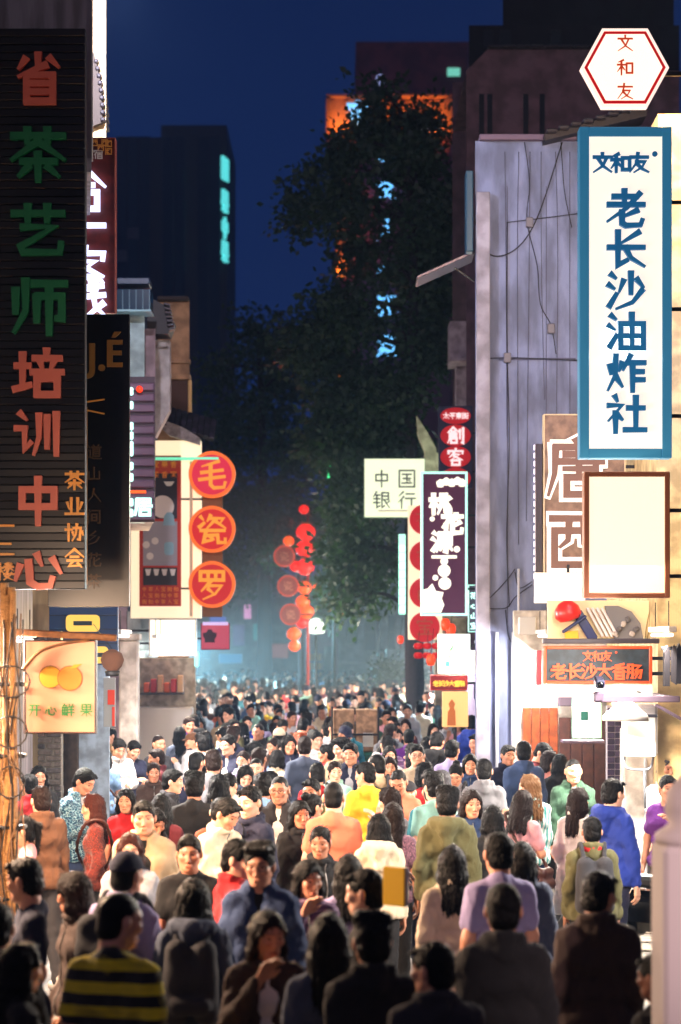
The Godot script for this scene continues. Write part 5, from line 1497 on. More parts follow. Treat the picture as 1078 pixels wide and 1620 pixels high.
func big_signs() -> void:
	var d := 20.0
	var k := d / FOCAL
	var face_m := glow("warm white face", Color(1.0, 0.95, 0.88), 0.95, Color(0.85, 0.84, 0.8))
	var blue := glow("frame blue", Color(0.15, 0.48, 0.66), 0.42, Color(0.2, 0.48, 0.62))
	var s := board("snack_shop_sign", "tall white lightbox with a blue frame and blue raised characters", 917, 201, 1063, 725, d, 0.16, face_m, blue, 0.09)
	brackets(s, 1.0, 0.5, [0.4, 1.4, 2.4], iron)
	var letter := glow("letter blue", Color(0.05, 0.36, 0.58), 0.5, Color(0.08, 0.4, 0.58))
	for i in 3: put("character", glyph(["文", "和", "友"][i], 33 * k, 17.0, 0.03), letter, s, Vector3(X(953 + i * 29, d) - s.position.x, Y(258, d) - s.position.y, 0.004))
	put("mark", plate(disc_outline(0.026, 14), 0.012), letter, s, Vector3(X(1036, d) - s.position.x, Y(244, d) - s.position.y, 0.016))
	var words := ["老", "长", "沙", "油", "炸", "社"]
	for i in 6: put("character", glyph(words[i], 64 * k, 14.0, 0.05), letter, s, Vector3(X(990, d) - s.position.x, Y(330 + i * 65.0, d) - s.position.y, 0.004))
	lamp(s, Vector3(0, 1.4, 0.07), Vector2(0.55, 2.5), Vector3(0, -0.15, 1), Color(1.0, 0.94, 0.85), 7.0)
	lamp(s, Vector3(0, 1.4, -0.25), Vector2(0.55, 2.5), Vector3(0, 0, -1), Color(0.64, 0.74, 1.0), 2.7)
	# six-sided sign
	var hx := thing("hexagon_sign", "six-sided white lightbox with a red border and small vertical characters", "sign", P(989, 172, d))
	var mid := Vector3(0, 65 * k, 0)
	var outline := func(r: float) -> Array: return [Vector2(-70 * r, 0), Vector2(-36 * r, 62 * r), Vector2(36 * r, 62 * r), Vector2(70 * r, 0), Vector2(36 * r, -62 * r), Vector2(-36 * r, -62 * r)]
	put("box", plate(outline.call(k), 0.12), glow("hex white", Color(1.0, 0.9, 0.85), 1.1), hx, mid)
	put("red_border", plate(outline.call(k * 0.92), 0.01), glow("hex red", Color(0.8, 0.03, 0.06), 0.6, Color(0.7, 0.05, 0.07)), hx, mid + Vector3(0, 0, 0.008))
	put("face", plate(outline.call(k * 0.845), 0.01), glow("hex face", Color(1.0, 0.92, 0.84), 1.3), hx, mid + Vector3(0, 0, 0.014))
	for i in 3: put("character", glyph(["文", "和", "友"][i], 27 * k, 11.0, 0.01), glow("hex print", Color(0.9, 0.25, 0.02), 0.5, Color(0.7, 0.25, 0.05)), hx, mid + Vector3(0, (38 - i * 38) * k, 0.012))
	bx("bracket", hx, Vector3(0.65, 0.34, -0.06), Vector3(0.6, 0.04, 0.04), iron, 0.004)
	lamp(hx, mid + Vector3(0, 0, 0.03), Vector2(0.4, 0.4), Vector3(0, 0, 1), Color(1.0, 0.9, 0.85), 1.2)
	lamp(hx, mid + Vector3(0, 0, -0.14), Vector2(0.5, 0.5), Vector3(0, 0, -1), Color(1.0, 0.85, 0.7), 14.0)
	# blank cream lightbox
	d = 19.5
	s = board("cream_lightbox", "blank glowing cream lightbox in a brown frame under the tall blue framed sign", 924, 746, 1060, 946, d, 0.14, glow("cream glow", Color(1.0, 0.92, 0.78), 1.1), mat("frame brown", Color(0.5, 0.3, 0.2), 0.5, 0.1), 0.048)
	brackets(s, 1.0, 0.5, [0.2, 0.8], iron)
	lamp(s, Vector3(0, 0.5, 0.06), Vector2(0.55, 0.85), Vector3(0, -0.3, 1), Color(1.0, 0.9, 0.76), 7.0)
	lamp(s, Vector3(0, 0.5, -0.2), Vector2(0.5, 0.8), Vector3(0, -0.2, -1), Color(1.0, 0.92, 0.8), 2.5)
	# tan sign with white outlined characters and a beaded edge
	d = 23.4
	k = d / FOCAL
	s = board("tan_sign", "tan sign with white outlined characters half hidden by the cream lightbox", 860, 655, 990, 926, d, 0.12, mat("tan panel", Color(0.5, 0.4, 0.33), 0.6, 0.0, 1.0, 1.0), mat("pale edge", Color(0.75, 0.68, 0.55), 0.5), 0.015)
	var halo := glow("white outline", Color(1.0, 0.95, 0.9), 1.2)
	for i in 2:
		var py: float = [740, 855][i]
		var at := Vector3(X(912, d) - s.position.x, Y(py, d) - s.position.y, 0.004)
		put("outline", glyph(["唐", "西"][i], 96 * k, 25.0, 0.012), halo, s, at)
		put("character", glyph(["唐", "西"][i], 96 * k, 12.0, 0.026), mat("tan letter", Color(0.42, 0.3, 0.25), 0.6), s, at)
	bx("orange_strip", s, Vector3(X(905, d) - s.position.x, Y(911, d) - s.position.y, 0.012), Vector3(0.2, 0.055, 0.02), mat("orange strip paint", Color(0.88, 0.28, 0.08), 0.5), 0.004)
	bx("side_face", s, Vector3(X(854, d) - s.position.x, 0.8, -0.1), Vector3(0.075, 1.5, 0.12), mat("side violet", Color(0.16, 0.1, 0.12), 0.5), 0.006)
	for i in 17: bx("light_bead", s, Vector3(X(846, d) - s.position.x, 0.1 + i * 0.088, -0.03), Vector3(0.014, 0.06, 0.02), glow("bead", Color(0.95, 0.9, 1.0), 1.6), 0.004)
	brackets(s, 1.0, 0.4, [0.4, 1.3], iron)
	s = board("blank_sign", "small blank white sign under the tan sign", 846, 906, 926, 954, 23.2, 0.05, glow("white panel", Color(1.0, 0.97, 0.9), 0.9), iron, 0.0)
	bx("stay", s, Vector3(0.1, 0.32, -0.1), Vector3(0.03, 0.2, 0.03), iron, 0.003)

func snack_shop() -> void:
	var cream := mat("shop cream", Color(0.8, 0.7, 0.5), 0.8, 0.0, 1.0, 0.6)
	var white := mat("shop white", Color(0.82, 0.8, 0.77), 0.75, 0.0, 1.0, 0.6)
	var o := thing("snack_shop", "snack shop front with white lower wall, wooden panels and cream side wall", "shop", Vector3.ZERO)
	var d := 26.4
	bx("white_wall", o, Vector3(X(895, d), Y(1030, d) / 2 + 0.25, -d + 0.02), Vector3(1.3, Y(1030, d) + 0.5, 0.06), white, 0.01)
	put("side_wall", prism([Vector2(X(1041, 21.5), 21.5), Vector2(8, 21.5), Vector2(8, 26.3), Vector2(X(960, 26.3), 26.3)], 0, Y(180, 21.5)), cream, o)
	for k in 4: bx("wood_board", o, Vector3(X(830, 26) + 0.055 + k * 0.109, 1.06, -26.3), Vector3(0.103, 2.02, 0.05), mat("orange wood", Color(0.6, 0.28, 0.12), 0.55, 0.0, 1.0, 1.2), 0.006)
	for k in 5: bx("wood_board", o, Vector3(X(887, 26) + 0.075 + k * 0.143, 0.98, -26.25), Vector3(0.137, 1.94, 0.05), mat("brown wood", Color(0.3, 0.16, 0.13), 0.6, 0.0, 1.0, 1.2), 0.006)
	bx("lintel", o, Vector3(X(915, 26), Y(1118, 26) + 0.06, -26.2), Vector3(0.45, 0.12, 0.1), mat("lintel violet", Color(0.35, 0.3, 0.36), 0.7), 0.01)
	bx("shelf", o, P(922, 1173, 25.6), Vector3(0.5, 0.035, 0.3), mat("shelf violet", Color(0.3, 0.25, 0.33), 0.6), 0.006)
	# tiled strip, tile by tile
	var tile := [mat("tile violet dark", Color(0.14, 0.11, 0.2), 0.25), mat("tile violet mid", Color(0.2, 0.16, 0.27), 0.25)]
	bx("tile_bed", o, Vector3(X(972, 23.0), 1.1, -23.0), Vector3(0.17, 2.2, 0.1), mat("grout", Color(0.6, 0.58, 0.62), 0.8), 0.004)
	for r in 32:
		for c in 2: bx("tile", o, Vector3(X(972, 23.0) - 0.04 + c * 0.08, 0.1 + r * 0.066, -22.945), Vector3(0.074, 0.06, 0.014), tile[(r * 7 + c * 3) % 2], 0.003)
	bx("white_pillar", o, Vector3(X(1010, 22.0), 1.0, -22.0), Vector3(0.34, 2.0, 0.3), white, 0.015)
	bx("pillar_pipe", o, Vector3(X(1018, 22.0), 0.85, -21.83), Vector3(0.03, 1.7, 0.03), mat("pipe pale", Color(0.66, 0.68, 0.72), 0.5), 0.008)
	# menu lightbox
	var s := board("menu_lightbox", "white menu lightbox with a small green mark on the wooden shop wall", 906, 1102, 952, 1168, 25.8, 0.06, glow("menu white", Color(1.0, 0.97, 0.92), 1.3), mat("mint rail", Color(0.55, 0.8, 0.7), 0.5), 0.012)
	bx("mark", s, Vector3(-0.03, 0.27, 0.004), Vector3(0.09, 0.11, 0.012), mat("mark green", Color(0.02, 0.35, 0.32), 0.5), 0.002)
	for k in 4: bx("text_line", s, Vector3(0, 0.06 + k * 0.03, 0.003), Vector3(0.2, 0.005, 0.008), mat("print grey", Color(0.45, 0.42, 0.42), 0.6), 0.001)
	lamp(s, Vector3(0, 0.22, 0.04), Vector2(0.25, 0.38), Vector3(0, -0.1, 1), Color(1.0, 0.96, 0.9), 3.0)
	# wide sign with orange frame
	var d2 := 21.0
	var k2 := d2 / FOCAL
	var orange := mat("sign orange", Color(0.85, 0.3, 0.1), 0.45)
	s = board("sausage_sign", "wide slate sign with an orange frame and orange raised characters over the snack counter", 860, 1022, 1032, 1082, d2, 0.07, mat("slate face", Color(0.17, 0.22, 0.26), 0.5, 0.0, 1.0, 1.5), orange, 0.03)
	for i in 3: put("character", glyph(["文", "和", "友"][i], 17 * k2, 15.0, 0.015), mat("letter orange", Color(0.86, 0.34, 0.13), 0.5), s, Vector3(X(930 + i * 15, d2) - s.position.x, Y(1038, d2) - s.position.y, 0.004))
	for i in 6: put("character", glyph(["老", "长", "沙", "大", "香", "肠"][i], 26 * k2, 15.0, 0.02), mat("letter orange", Color(0.86, 0.34, 0.13), 0.5), s, Vector3(X(884 + i * 24, d2) - s.position.x, Y(1062, d2) - s.position.y, 0.004))
	put("mark", plate(disc_outline(0.012, 12), 0.01), orange, s, Vector3(X(975, d2) - s.position.x, Y(1032, d2) - s.position.y, 0.012))
	bx("side_face", s, Vector3(X(855, d2) - s.position.x - 0.01, 0.16, -0.06), Vector3(0.05, 0.34, 0.1), mat("side red", Color(0.5, 0.1, 0.16), 0.5), 0.006)
	bx("top_rail", s, Vector3(0.03, 0.42, -0.02), Vector3(1.14, 0.05, 0.12), mat("rail dark", Color(0.16, 0.12, 0.16), 0.5), 0.008)
	bx("valance", s, Vector3(-0.02, -0.07, -0.03), Vector3(1.12, 0.12, 0.06), glow("valance white", Color(1.0, 0.95, 0.92), 0.9), 0.012)
	brackets(s, 1.0, 0.35, [0.1, 0.25], iron)
	lamp(s, Vector3(0, -0.13, 0.02), Vector2(0.9, 0.08), Vector3(0, -1, 0.5), Color(1.0, 0.94, 0.88), 4.0)
	# picture board of snacks above the sign
	var b := board("snack_picture_board", "board of cut-out snack pictures with a red dome and blue tray above the slate sign", 866, 950, 1046, 1012, 22.2, 0.03, mat("board ivory", Color(0.85, 0.77, 0.6), 0.6), iron, 0.0)
	put("red_dome", lathe([Vector2(0, 0.16), Vector2(0.07, 0.14), Vector2(0.125, 0.08), Vector2(0.14, 0.0), Vector2(0.1, -0.05), Vector2(0, -0.06)].duplicate(), 20), mat("dome red", Color(0.8, 0.1, 0.08), 0.4), b, Vector3(-0.38, 0.25, 0.1), Vector3(0, 0, 0.25))
	bx("blue_tray", b, Vector3(-0.2, 0.14, 0.06), Vector3(0.1, 0.34, 0.05), mat("tray blue", Color(0.05, 0.1, 0.32), 0.4), 0.01, Vector3(0, 0, 0.55))
	bx("blue_handle", b, Vector3(-0.32, 0.16, 0.1), Vector3(0.3, 0.035, 0.04), mat("tray blue", Color(0.05, 0.1, 0.32), 0.4), 0.01, Vector3(0, 0, 0.6))
	bx("yellow_card", b, Vector3(-0.34, 0.04, 0.04), Vector3(0.14, 0.1, 0.03), mat("card yellow", Color(0.85, 0.66, 0.12), 0.6), 0.004, Vector3(0, 0, 0.1))
	for j in 4: bx("grill_bar", b, Vector3(-0.1 + j * 0.05, 0.18, 0.05), Vector3(0.03, 0.34, 0.04), mat("grill pale", Color(0.78, 0.74, 0.74), 0.5), 0.006, Vector3(0, 0, 0.5))
	put("grey_fan", plate([Vector2(0, 0), Vector2(0.3, 0.0), Vector2(0.27, 0.16), Vector2(0.18, 0.28), Vector2(0.04, 0.34), Vector2(-0.1, 0.34)], 0.04), mat("fan grey", Color(0.4, 0.39, 0.4), 0.6), b, Vector3(0.1, 0.01, 0.05))
	for j in 6: bx("snack_piece", b, Vector3(0.1 + 0.045 * j, 0.06 + 0.05 * ((j * 5) % 4), 0.08), Vector3(0.06, 0.05, 0.04), mat("snack %d" % (j % 2), [Color(0.62, 0.58, 0.55), Color(0.3, 0.28, 0.28)][j % 2], 0.6), 0.015, Vector3(0, 0, j * 0.7))
	for j in 3: tube("stalk", b, curve([Vector3(0.42 + j * 0.02, 0.0, 0.03), Vector3(0.44 + j * 0.03, 0.18, 0.05), Vector3(0.48 + j * 0.012, 0.36, 0.04)], 4), 0.006, 0.004, mat("stalk", Color(0.5, 0.42, 0.2), 0.7), 5)
	# cross beam, camera, water heater
	var beam := thing("steel_beam", "violet-grey steel beam across the snack shop front", "beam", P(1012, 1106, 20.0))
	bx("beam", beam, Vector3(0, 0, 0), Vector3(0.75, 0.06, 0.08), mat("beam violet", Color(0.36, 0.3, 0.36), 0.6), 0.008)
	bx("brace", beam, Vector3(0.27, -0.12, 0), Vector3(0.28, 0.03, 0.03), mat("beam violet", Color(0.36, 0.3, 0.36), 0.6), 0.006, Vector3(0, 0, -0.5))
	bx("stay", beam, Vector3(0.33, 0.0, -0.7), Vector3(0.05, 0.05, 1.4), mat("beam violet", Color(0.36, 0.3, 0.36), 0.6), 0.006)
	var cam := thing("security_camera", "dark security camera on the end of the steel beam", "camera", P(947, 1108, 20.0))
	bx("mount", cam, Vector3(0, 0.03, 0), Vector3(0.1, 0.1, 0.1), mat("camera violet", Color(0.3, 0.25, 0.32), 0.5), 0.02)
	bx("housing", cam, Vector3(0.0, 0.17, 0.06), Vector3(0.085, 0.08, 0.2), mat("camera dark", Color(0.1, 0.12, 0.2), 0.35), 0.015, Vector3(0.2, 0, 0))
	put("lens", lathe([Vector2(0, 0), Vector2(0.03, 0.0), Vector2(0.03, 0.02), Vector2(0, 0.02)], 14), mat("lens", Color(0.02, 0.02, 0.03), 0.1), cam, Vector3(0, 0.15, 0.16), Vector3(PI / 2, 0, 0))
	var h := thing("water_heater", "white wall-mounted water heater box with pipes on the white pillar", "heater", P(1012, 1200, 21.4))
	bx("case", h, Vector3(0, 0.28, 0), Vector3(0.34, 0.52, 0.2), mat("heater white", Color(0.88, 0.87, 0.85), 0.35), 0.03)
	bx("grille", h, Vector3(0.1, 0.43, 0.103), Vector3(0.13, 0.03, 0.012), mat("grille dark", Color(0.2, 0.2, 0.24), 0.5), 0.004)
	bx("control_strip", h, Vector3(0, 0.05, 0.103), Vector3(0.3, 0.05, 0.012), mat("control teal", Color(0.4, 0.52, 0.56), 0.4), 0.004)
	tube("pipe", h, curve([Vector3(-0.15, 0.02, 0), Vector3(-0.14, -0.08, 0.0), Vector3(-0.04, -0.11, 0.0), Vector3(0.1, -0.1, 0), Vector3(0.14, 0.02, 0)], 4), 0.013, 0.013, mat("pipe grey", Color(0.35, 0.37, 0.4), 0.5), 7)
	tube("pipe", h, [Vector3(0.05, -0.1, 0), Vector3(0.06, -0.5, -0.02)], 0.012, 0.012, mat("pipe grey", Color(0.35, 0.37, 0.4), 0.5), 7)
	var can := thing("canopy_lamp", "white glowing lamp shade above the water heater", "lamp", P(990, 1140, 21.0))
	put("shade", lathe([Vector2(0.02, 0.2), Vector2(0.06, 0.19), Vector2(0.22, 0.05), Vector2(0.23, 0.0), Vector2(0.2, 0.02), Vector2(0.04, 0.15)], 20), mat("shade white", Color(0.85, 0.84, 0.82), 0.5), can)
	put("bulb", lathe([Vector2(0, -0.03), Vector2(0.06, 0.0), Vector2(0.07, 0.05), Vector2(0.03, 0.12), Vector2(0, 0.13)], 14), glow("bulb white", Color(1.0, 0.95, 0.88), 6.0), can)
	tube("rod", can, [Vector3(0, 0.2, 0), Vector3(0.02, 0.3, 0.6), Vector3(0.02, 0.3, 0.9)], 0.008, 0.008, iron, 5)
	lamp(can, Vector3(0, -0.05, 0), Vector2(0.14, 0.14), Vector3(-0.2, -1, 0.3), Color(1.0, 0.95, 0.88), 8.0)
	# ruffled dark awning at the right edge
	var aw := thing("ruffled_awning", "dark ruffled cloth awning at the cream side wall", "awning", P(1075, 1085, 19.0))
	for j in 9: put("ruffle", plate([Vector2(0, 0.03 * (j % 2)), Vector2(0.05, 0.0), Vector2(0.055, 0.3), Vector2(0.03, 0.36), Vector2(0.0, 0.3)], 0.04), mat("awning grey", Color(0.17, 0.15, 0.17), 0.8, 0.0, 2.0, 4.0), aw, Vector3(-0.13 + j * 0.052, 0.12 * absf(j / 9.0 - 0.2) * -1.0 + 0.02, 0.01 * (j % 2)), Vector3(0, 0.25 - 0.5 * (j % 2), 0))
	bx("rod", aw, Vector3(0.1, 0.33, -0.06), Vector3(0.5, 0.03, 0.03), iron, 0.004)
	bx("stay", aw, Vector3(0.3, 0.33, -1.2), Vector3(0.03, 0.03, 2.3), iron, 0.004)

func far_right_signs() -> void:
	# houses behind on the right
	var o := thing("right_terrace", "low plastered terrace behind the hanging signs on the right side", "houses", Vector3.ZERO)
	put("wall", prism([Vector2(2.75, 37), Vector2(8, 37), Vector2(8, 84), Vector2(3.6, 84)], 0, 5.2), mat("terrace plaster", Color(0.55, 0.5, 0.52), 0.85, 0.0, 1.0, 0.3), o)
	for k in 8: bx("shutter", o, Vector3(2.76 + 0.018 * (4 + k * 5.2), 1.4, -41 - k * 5.2), Vector3(0.08, 2.4, 2.8), mat("terrace shutter", Color(0.42, 0.41, 0.42), 0.6), 0.02, Vector3(0, 0.018, 0))
	var gable := thing("stepped_gable", "pale stepped gable wall with dark tiled ridges above the red oval sign", "wall", Vector3(X(700, 46.0), 0, -46.0))
	var pale := mat("gable pale", Color(0.72, 0.66, 0.55), 0.85, 0.0, 1.0, 0.6)
	put("wall", plate([Vector2(-0.15, 0), Vector2(0.7, 0), Vector2(0.7, 7.6), Vector2(0.25, 7.6), Vector2(0.25, 6.9), Vector2(-0.08, 6.9), Vector2(-0.32, 7.35), Vector2(-0.55, 7.7), Vector2(-0.52, 7.3), Vector2(-0.38, 6.95), Vector2(-0.36, 6.5), Vector2(-0.2, 6.3), Vector2(-0.15, 5.9)], 0.4), pale, gable)
	for q in [[0.47, 7.66, 0.62], [0.12, 6.96, 0.5]]:
		var ridge := bx("ridge", gable, Vector3(q[0], q[1], -0.2), Vector3(q[2], 0.12, 0.6), mat("roof tile", Color(0.13, 0.11, 0.14), 0.6), 0.02)
		for j in 4: bx("ridge_tile", ridge, Vector3(-q[2] / 2 + 0.08 + j * q[2] / 4, 0.09, 0), Vector3(0.1, 0.07, 0.62), mat("tile violet", Color(0.2, 0.17, 0.23), 0.6), 0.02)
	var wb := board("white_gable_block", "small white plastered gable block beside the end wall", 712, 508, 745, 576, 44.0, 0.8, mat("block white", Color(0.72, 0.66, 0.7), 0.8, 0.0, 1.0, 0.6), iron, 0.0, "wall")
	bx("ledge", wb, Vector3(0, 0.03, 0.05), Vector3(0.5, 0.07, 0.9), mat("block white", Color(0.72, 0.66, 0.7), 0.8), 0.01)
	bx("support", wb, Vector3(0.05, -2.6, -0.5), Vector3(0.25, 5.2, 0.3), mat("block white", Color(0.72, 0.66, 0.7), 0.8), 0.01)
	# blue sign with red ovals
	var d := 39.0
	var k := d / FOCAL
	var s := board("oval_sign", "dark blue sign with red ovals and white characters under the stepped gable", 694, 642, 748, 772, d, 0.1, mat("oval blue", Color(0.05, 0.07, 0.24), 0.5), iron, 0.0)
	var red := glow("oval red", Color(0.75, 0.02, 0.06), 0.6, Color(0.6, 0.05, 0.08))
	var wt := glow("oval white", Color(1.0, 0.9, 0.9), 0.9)
	brackets(s, 1.0, 0.5, [0.3, 1.0], iron)
	for i in 4:
		var py: float = [658, 689, 723, 757][i]
		var h: float = [13, 17, 17, 17][i]
		var pts := []
		for j in 24: pts.append(Vector2(cos(TAU * j / 24) * 24 * k, sin(TAU * j / 24) * h * k))
		var oval := put("oval", plate(pts, 0.03), red, s, Vector3(0, Y(py, d) - s.position.y, 0.03 + 0.004 * i))
		if i == 0: write(oval, ["太", "平", "東", "街"], Vector3(-15 * k, 0, 0.002), 11 * k, Vector3(10 * k, 0, 0), wt, 13.0, 0.01)
		elif i < 3: put("character", glyph(["創", "客"][i - 1], 28 * k, 13.0, 0.012), wt, oval, Vector3(0, 0, 0.002))
	lamp(s, Vector3(0, 0.6, 0.1), Vector2(0.4, 1.0), Vector3(0, 0, 1), Color(1.0, 0.4, 0.4), 0.6)
	# purple restaurant sign with mint neon frame
	d = 32.0
	k = d / FOCAL
	var mint := glow("mint frame", Color(0.72, 1.0, 0.92), 1.1)
	s = board("peach_blossom_sign", "tall purple sign framed in mint neon with white blossom-like characters", 666, 746, 740, 974, d, 0.12, glow("purple face", Color(0.2, 0.03, 0.13), 0.5, Color(0.28, 0.08, 0.2)), mint, 0.035)
	var ivory := glow("ivory neon", Color(1.0, 0.97, 0.88), 1.1)
	var at := func(px: float, py: float, z: float) -> Vector3: return Vector3(X(px, d) - s.position.x, Y(py, d) - s.position.y, z)
	put("character", glyph("桃", 36 * k, 21.0, 0.02), ivory, s, at.call(697, 797, 0.004))
	put("character", glyph("花", 36 * k, 21.0, 0.02), ivory, s, at.call(716, 828, 0.004))
	put("character", glyph("源", 36 * k, 20.0, 0.02), ivory, s, at.call(700, 857, 0.004))
	bx("neon_bar", s, at.call(703, 881, 0.01), Vector3(40 * k, 5 * k, 0.02), ivory, 0.006)
	for q in [[703, 888, 6], [703, 903, 10], [704, 923, 10], [689, 914, 4.5], [684, 821, 4], [723, 869, 5]]: put("neon_disc", plate(disc_outline(q[2] * k, 20), 0.02), ivory, s, at.call(q[0], q[1], 0.02))
	put("neon_blossom", plate([Vector2(-16, -26), Vector2(12, -26), Vector2(17, -14), Vector2(13, -4), Vector2(16, 6), Vector2(4, 8), Vector2(-2, 20), Vector2(-9, 12), Vector2(-16, 10)].map(func(v): return v * k), 0.02), ivory, s, at.call(686, 943, 0.02))
	for q in [[697, 765], [706, 762], [715, 764], [724, 761], [731, 764]]: put("neon_disc", plate(disc_outline(6.5 * k, 14, 0.1), 0.02 + 0.002 * (int(q[0]) % 5)), ivory, s, at.call(q[0], q[1], 0.02 + 0.002 * (int(q[0]) % 5)))
	brackets(s, 1.0, 0.7, [0.4, 1.5], iron)
	lamp(s, Vector3(0, 0.95, 0.08), Vector2(0.5, 1.7), Vector3(0, -0.1, 1), Color(0.9, 1.0, 0.95), 3.5)
	# cream strip of round red signs behind it
	d = 37.0
	k = d / FOCAL
	s = board("red_disc_strip", "cream lightbox strip carrying round red signs behind the purple sign", 646, 800, 700, 1012, d, 0.12, glow("strip cream", Color(1.0, 0.9, 0.75), 0.9), iron, 0.0)
	for i in 4:
		var disc := put("disc", plate(disc_outline(24 * k, 30), 0.06), glow("strip red", Color(0.8, 0.02, 0.09), 0.62, Color(0.6, 0.05, 0.1)), s, at_on(s, 672, [822, 880, 938, 992][i], d, 0.06))
		put("character", glyph(["茶", "香", "山", "宝"][i], 28 * k, 10.0, 0.01), mat("disc gold", Color(0.7, 0.3, 0.18), 0.5), disc)
	brackets(s, 1.0, 0.6, [0.5, 1.6], iron)
	lamp(s, Vector3(-0.1, 1.0, 0.12), Vector2(0.4, 1.8), Vector3(0, -0.1, 1), Color(1.0, 0.75, 0.6), 2.5)
	s = board("mint_tube_sign", "narrow upright sign of pale mint neon tubes", 631, 845, 642, 972, 38.0, 0.06, glow("mint tube", Color(0.7, 1.0, 0.9), 1.2), iron, 0.0)
	for j in 8: bx("tube", s, Vector3(0, 0.09 + j * 0.155, 0.02), Vector3(0.1, 0.11, 0.04), glow("mint bulb", Color(0.75, 1.0, 0.95), 2.0), 0.02)
	bx("stay", s, Vector3(0.16, 0.6, -0.03), Vector3(0.24, 0.03, 0.03), iron, 0.004)
	# bank sign
	d = 44.0
	k = d / FOCAL
	s = board("bank_sign", "square pale green-white bank lightbox with thin dark characters before the tree", 576, 725, 673, 819, d, 0.18, glow("bank face", Color(0.98, 1.0, 0.86), 0.95), mat("bank rim", Color(0.45, 0.6, 0.42), 0.5), 0.012)
	for i in 4: put("character", glyph(["中", "国", "银", "行"][i], 30 * k, 8.0, 0.008), mat("bank ink", Color(0.2, 0.26, 0.2), 0.6), s, at_on(s, 604 + (i % 2) * 40, 757 + (i / 2) * 34, d, 0.008))
	bx("underline", s, at_on(s, 622, 808, d, 0.01), Vector3(0.6, 0.02, 0.01), mat("bank red", Color(0.6, 0.3, 0.25), 0.6), 0.003)
	for y in [0.3, 0.8]: bx("bracket", s, Vector3(1.0, y, -0.1), Vector3(0.9, 0.05, 0.05), iron, 0.006)
	lamp(s, Vector3(0, 0.5, 0.04), Vector2(0.9, 0.9), Vector3(0, -0.2, 1), Color(0.95, 1.0, 0.85), 4.0)
	lamp(s, Vector3(0, 0.5, -0.24), Vector2(0.9, 0.9), Vector3(0, -0.1, -1), Color(0.85, 1.0, 0.9), 2.0)
	# small white lightboxes, red snack sign and neon scraps by the corner
	d = 30.0
	k = d / FOCAL
	s = board("leaf_lightbox", "white lightbox with a faint green leaf under the purple sign", 693, 1003, 744, 1066, d + 0.4, 0.06, glow("leaf box", Color(0.97, 1.0, 0.95), 1.0), iron, 0.0)
	put("leaf_mark", plate([Vector2(-0.03, -0.1), Vector2(0.02, -0.02), Vector2(0.03, 0.12), Vector2(-0.02, 0.04)], 0.006), mat("leaf mark", Color(0.35, 0.65, 0.4), 0.6), s, Vector3(-0.04, 0.3, 0.004))
	bx("teal_mark", s, Vector3(-0.09, 0.14, 0.002), Vector3(0.06, 0.07, 0.01), mat("teal mark", Color(0.3, 0.6, 0.62), 0.6), 0.002)
	brackets(s, 1.0, 0.5, [0.15, 0.4], iron)
	lamp(s, Vector3(0, 0.25, 0.05), Vector2(0.35, 0.45), Vector3(0, -0.3, 1), Color(0.97, 1.0, 0.95), 4.0)
	s = board("plain_lightbox", "plain white rounded lightbox overlapping the leaf lightbox", 714, 1029, 770, 1066, d, 0.05, glow("plain box", Color(1.0, 0.98, 0.9), 1.15), iron, 0.0)
	bx("stay", s, Vector3(0.3, 0.14, -0.05), Vector3(0.2, 0.03, 0.03), iron, 0.004)
	s = board("red_snack_sign", "small red sign with yellow characters under the white lightboxes", 681, 1068, 740, 1092, d + 0.2, 0.05, mat("snack red", Color(0.5, 0.06, 0.08), 0.5), mat("snack rim", Color(0.75, 0.15, 0.12), 0.5), 0.01)
	for i in 6: put("character", glyph(["老", "长", "沙", "大", "香", "肠"][i], 0.085, 20.0, 0.012), glow("snack yellow", Color(1.0, 0.75, 0.25), 0.8), s, Vector3(-0.185 + i * 0.074, 0.095, 0.004))
	brackets(s, 1.0, 0.45, [0.1], iron)
	s = board("warm_poster", "warm lit poster with an orange figure behind the women by the end wall", 700, 1094, 741, 1150, 31.5, 0.05, glow("poster warm", Color(1.0, 0.74, 0.45), 0.8), iron, 0.0)
	put("figure", plate([Vector2(-0.07, -0.2), Vector2(0.06, -0.2), Vector2(0.05, 0.02), Vector2(0.03, 0.06), Vector2(0.05, 0.12), Vector2(0.0, 0.19), Vector2(-0.05, 0.12), Vector2(-0.03, 0.05), Vector2(-0.06, 0.0)], 0.008), mat("figure orange", Color(0.75, 0.4, 0.15), 0.6), s, Vector3(-0.05, 0.22, 0.01))
	bx("leg", s, Vector3(0, -0.8, -0.02), Vector3(0.05, 1.65, 0.03), iron, 0.004)
	s = board("navy_sign", "small navy sign with pale lettering at the corner of the end wall", 750, 1082, 776, 1106, 29.0, 0.05, mat("navy face", Color(0.04, 0.08, 0.25), 0.5), iron, 0.0)
	write(s, ["大", "中"], Vector3(-0.045, 0.06, 0.0), 0.07, Vector3(0.085, 0, 0), mat("navy letter", Color(0.7, 0.72, 0.8), 0.5), 14.0, 0.006)
	bx("stay", s, Vector3(0.1, 0.1, 0.03), Vector3(0.2, 0.02, 0.02), iron, 0.003)
	s = board("green_neon_sign", "upright white and green neon sign tucked behind the end wall", 741, 925, 758, 1000, 34.0, 0.06, mat("neon back", Color(0.3, 0.3, 0.36), 0.6), glow("mint frame", Color(0.72, 1.0, 0.92), 1.1), 0.014)
	for i in 4: put("character", glyph(["花", "心", "山", "宝"][i], 0.11, 14.0, 0.01), glow("mint bulb", Color(0.75, 1.0, 0.95), 2.0), s, Vector3(0, 0.58 - i * 0.16, 0.006))
	bx("stay", s, Vector3(0.2, 0.4, -0.03), Vector3(0.3, 0.03, 0.03), iron, 0.004)
